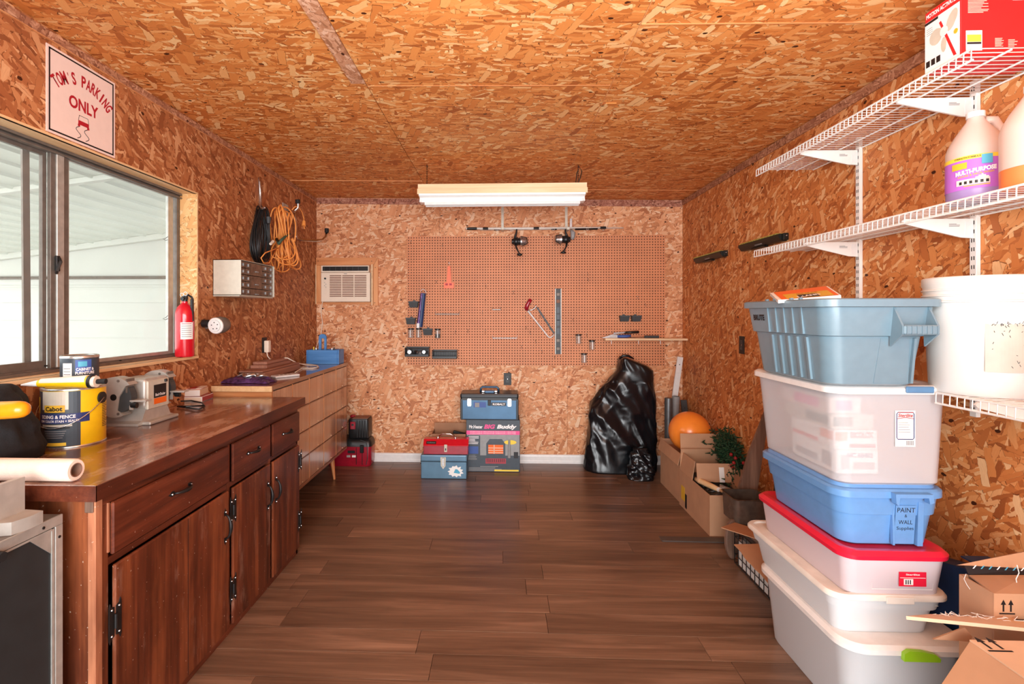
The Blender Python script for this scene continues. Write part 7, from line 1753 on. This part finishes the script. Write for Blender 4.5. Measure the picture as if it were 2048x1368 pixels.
# near handle
hx0, hx1 = 1.265, 1.373; zf = zt_-.028
for x in (hx0, hx1): part('handle_cheek', G().prism([(0, 0), (-.036, -.062), (-.036, -.086), (.016, -.128), (.020, 0)], (x, Y0+.012, zf), UY, UZ, .006), 'totegrey', t6)
part('handle_grip', G().box(hx0+.003, hx1+.004, Y0-.030, Y0-.012, zf-.088, zf-.058, .004), 'totegrey', t6)
for k in range(7): part('grip_rib', G().box(hx0+.008+.0155*k, hx0+.0105+.0155*k, Y0-.0325, Y0-.0302, zf-.086, zf-.060), 'totegrey', t6)
part('front_rib', G().prism([(0, 0), (.008, 0), (.008, .15), (0, .15)], (hx1-.03, Y0+.051, zb+.012), UX, Vector((0, -.11, 1)).normalized(), .008), 'totegrey', t6)
part('lower_panel', G().prism([(0, 0), (.112, 0), (.100, .150), (.012, .150)], (hx0-.035, Y0+.0515, zb+.012), UX, Vector((0, -.11, 1)).normalized(), .0015), 'totegrey', t6)
bk_ = thing('island_book', 'large orange picture book sticking up out of the blue-grey tote', 'book', (1.22, 2.1, zt_-.05))
A_, B_, C_, D_ = aY(1540, 586, 2.12), aY(1655, 572, 2.12), aY(1682, 590, 1.87), aY(1556, 600, 1.87)
g = G(); ve = [g.bm.verts.new(p) for p in (A_, B_, C_, D_)]; g.bm.faces.new(ve)
nn = (B_-A_).cross(D_-A_).normalized(); nn = nn if nn.z > 0 else -nn
r_ = bmesh.ops.extrude_face_region(g.bm, geom=list(g.bm.faces)); bmesh.ops.translate(g.bm, vec=-nn*.012, verts=[v for v in r_['geom'] if isinstance(v, bmesh.types.BMVert)])
part('page_block', g, 'paperwhite', bk_)
def lerp(u, v): return (A_*(1-u)+B_*u)*(1-v)+(D_*(1-u)+C_*u)*v
def bq(nm, u0, u1, v0, v1, mat, l): part(nm, G().quad(*[lerp(u, v)+nn*l for u, v in ((u0, v0), (u1, v0), (u1, v1), (u0, v1))]), mat, bk_)
bq('orange_cover', .06, .97, .0, 1, 'ink_orange', .0006); bq('yellow_sun', .15, .9, .45, .98, 'ink_gold', .0012); bq('title_bar', .36, .68, .66, .96, 'ink_black', .0018)
text('lettering', 'ISLAND', lerp(.52, .84)+nn*.0022, (B_-A_), (A_-D_), .085, .05, 'ink_white', bk_, .04, .0005)
text('lettering', 'OUR OF THE', lerp(.54, .55)+nn*.0018, (B_-A_), (A_-D_), .08, .025, 'ink_red', bk_, .02, .0005)
part('tote_liner', G().box(1.12, 1.34, 1.76, 2.12, zb+.02, zt_-.085, .02), 'white', t6, 'white packed contents')
part('white_content', G().lathe([(.001, 0), (.075, .0), (.085, .006), (.08, .012), (.001, .014)], (1.27, 1.93, zt_-.012), 28, cap0=False, cap1=False), 'white', t6, smooth='auto')

# ================================================================== BOTTOM RIGHT CARTONS
nv = thing('navy_tote', 'dark blue plastic tote standing on its side between the stack and the wall', 'storage bin', (1.655, 1.95, 0))
g = G().prism([(1.66, 0.0008), (2.42, .0008), (2.36, .40), (1.66, .575)], (1.600, 0, 0), UY, UZ, .085)
part('tub', g, 'navy', nv)
g = G().prism([(1.640, .02), (1.659, .02), (1.659, .570), (1.640, .585)], (1.592, 0, 0), UY, UZ, .108)
part('rim', g, 'navy', nv)
part('rim_groove', G().box(1.5998, 1.690, 1.6595, 1.80, .5752, .580), 'navy', nv)
def sheet(name, pts, mat, parent, th=.0045, label=None):
    g = G(); P_ = [Vector(p) for p in pts]; ve = [g.bm.verts.new(p) for p in P_]; g.bm.faces.new(ve)
    n_ = (P_[1]-P_[0]).cross(P_[2]-P_[0]).normalized()
    if n_.z > 0: n_ = -n_
    r_ = bmesh.ops.extrude_face_region(g.bm, geom=list(g.bm.faces)); bmesh.ops.translate(g.bm, vec=n_*th, verts=[v for v in r_['geom'] if isinstance(v, bmesh.types.BMVert)])
    return part(name, g, mat, parent, label)
def arrows(c, u, v, s, par):
    for q in (-.5, .5):
        o = Vector(c)+Vector(u)*s*.36*q*1.6
        part('arrow_print', G().prism([(-.06*s, -.45*s), (.06*s, -.45*s), (.06*s, .1*s), (.2*s, .1*s), (0, .5*s), (-.2*s, .1*s), (-.06*s, .1*s)], o, u, v, .0006), 'ink_black', par)
    part('arrow_print', G().prism([(-.6*s, -.66*s), (.6*s, -.66*s), (.6*s, -.56*s), (-.6*s, -.56*s)], Vector(c), u, v, .0006), 'ink_black', par)
# near carton
bt = .556
nc_ = thing('shipping_carton', 'nearest brown shipping carton at the bottom right with a drooping side flap', 'cardboard box', (1.45, 1.15, 0))
e1 = aZ(1930, 1262, bt); e2 = aZ(2048, 1345, bt)
xl = 1.245
part('carton_side', G().box(xl, xl+.005, .98, 1.375, .001, bt-.006), 'cardboard', nc_)
part('carton_side', G().box(1.695, 1.70, .98, 1.375, .001, bt-.006), 'cardboard', nc_)
part('carton_side', G().box(xl+.0055, 1.6945, 1.37, 1.375, .001, bt-.006), 'cardboard', nc_)
part('carton_side', G().box(xl+.0055, 1.6945, .98, .985, .001, bt-.006), 'cardboard', nc_)
part('carton_top', G().box(xl, 1.70, .98, 1.375, bt-.0055, bt), 'cardpale', nc_, 'pale top flap with printed arrows')
arrows(aZ(1975, 1285, bt)+Vector((0, -.004, .0004)), UX, UY, .050, nc_)
f1, f2 = Vector((xl-.001, 1.372, bt-.003)), Vector((xl-.001, .98, bt-.003))
sheet('side_flap', (f1+Vector((-.001, .0, 0)), f2, f2+Vector((-.13, -.01, -.16)), f1+Vector((-.125, -.02, -.155))), 'cardboard', nc_)
# raised flap seen on edge
rf = thing('torn_flap', 'long pale torn cardboard flap pointing left over the bottom bin lid', 'cardboard', aY(1930, 1240, 1.46))
pa_, pb_2 = aY(1812, 1232, 1.45), aY(2060, 1257, 1.42); pc_, pd_ = aY(2060, 1236, 1.52), aY(1860, 1228, 1.52)
sheet('flap_board', (pa_, pb_2, pc_, pd_), 'cardpale', rf, .009)
rr = random.Random(5); g = G()
for k in range(26):
    p_ = pa_.lerp(pb_2, rr.random())*.6+pd_.lerp(pc_, rr.random())*.4; p_ = pd_.lerp(pc_, rr.random()).lerp(pa_.lerp(pb_2, rr.random()), rr.uniform(.1, .5)); p_.z += .002
    g.tube([p_, p_+Vector((rr.uniform(-.02, .02), rr.uniform(-.01, .01), rr.uniform(.002, .008))), p_+Vector((rr.uniform(-.03, .03), 0, .001))], .0009, 4)
part('torn_threads', g, 'paperwhite', rf, kind='stuff')
part('tape_print', G().quad(*[pd_.lerp(pc_, a).lerp(pa_.lerp(pb_2, a), b)+Vector((0, 0, .0012)) for a, b in ((.3, .08), (.98, .08), (.98, .35), (.3, .35))]), 'ink_black', rf)
part('inner_flap', sheet and G().prism([(0, 0), (.085, .035), (.105, .010), (.10, -.004)], aY(1864, 1277, 1.44), UX, UZ, .004), 'cardboard_in', rf)
# farther carton against the wall
fc2 = thing('shipping_carton', 'farther brown shipping carton by the right wall with black printed tape and arrows', 'cardboard box', (1.6, 1.48, 0))
yA = 1.50; q = lambda px, py, y=yA: aY(px, py, y)
a1 = q(1988, 1187); zT = a1.z
xr = RX-.003
part('carton_side', G().box(a1.x, xr, yA, yA+.005, .001, zT), 'cardboard', fc2)
part('carton_side', G().box(a1.x, a1.x+.005, yA+.0055, yA+.11, .001, zT-.001), 'cardboard', fc2)
part('carton_side', G().box(a1.x+.0055, xr, yA+.105, yA+.11, .001, zT-.001), 'cardboard', fc2)
arrows(Vector((q(2014, 1212).x, yA-.0003, q(2014, 1212).z)), UX, UZ, .036, fc2)
sheet('front_flap', (a1, Vector((xr, yA, zT)), q(2055, 1150, 1.585), q(1938, 1150, 1.60)), 'cardboard', fc2, .004)
sheet('tape_strip', (q(1938, 1149, 1.60), q(2055, 1149, 1.59), q(2055, 1139, 1.60), q(1930, 1131, 1.61)), 'ink_black', fc2, .004, 'black printed tape')
sheet('top_flap', (q(1915, 1130, 1.61), q(2060, 1137, 1.60), q(2058, 1102, 1.625), q(2040, 1104, 1.64)), 'cardboard', fc2, .004)
for k in range(7):
    p_ = q(1945+k*16, 1137+k*.8, 1.585); part('tape_print', G().prism([(0, 0), (.004, 0), (.012, .010), (.008, .010)], p_, UX, UZ, .0004), 'ink_teal' if k % 3 else 'ink_white', fc2)
thr = part('loose_thread', G().tube([q(1932, 1148, 1.58), q(1928, 1158, 1.57), q(1934, 1170, 1.57), q(1941, 1180, 1.575)], .0009, 5).tube([q(2034, 1130, 1.56), q(2038, 1146, 1.55), q(2032, 1158, 1.55), q(2034, 1168, 1.55)], .0012, 5), 'paperwhite', fc2)
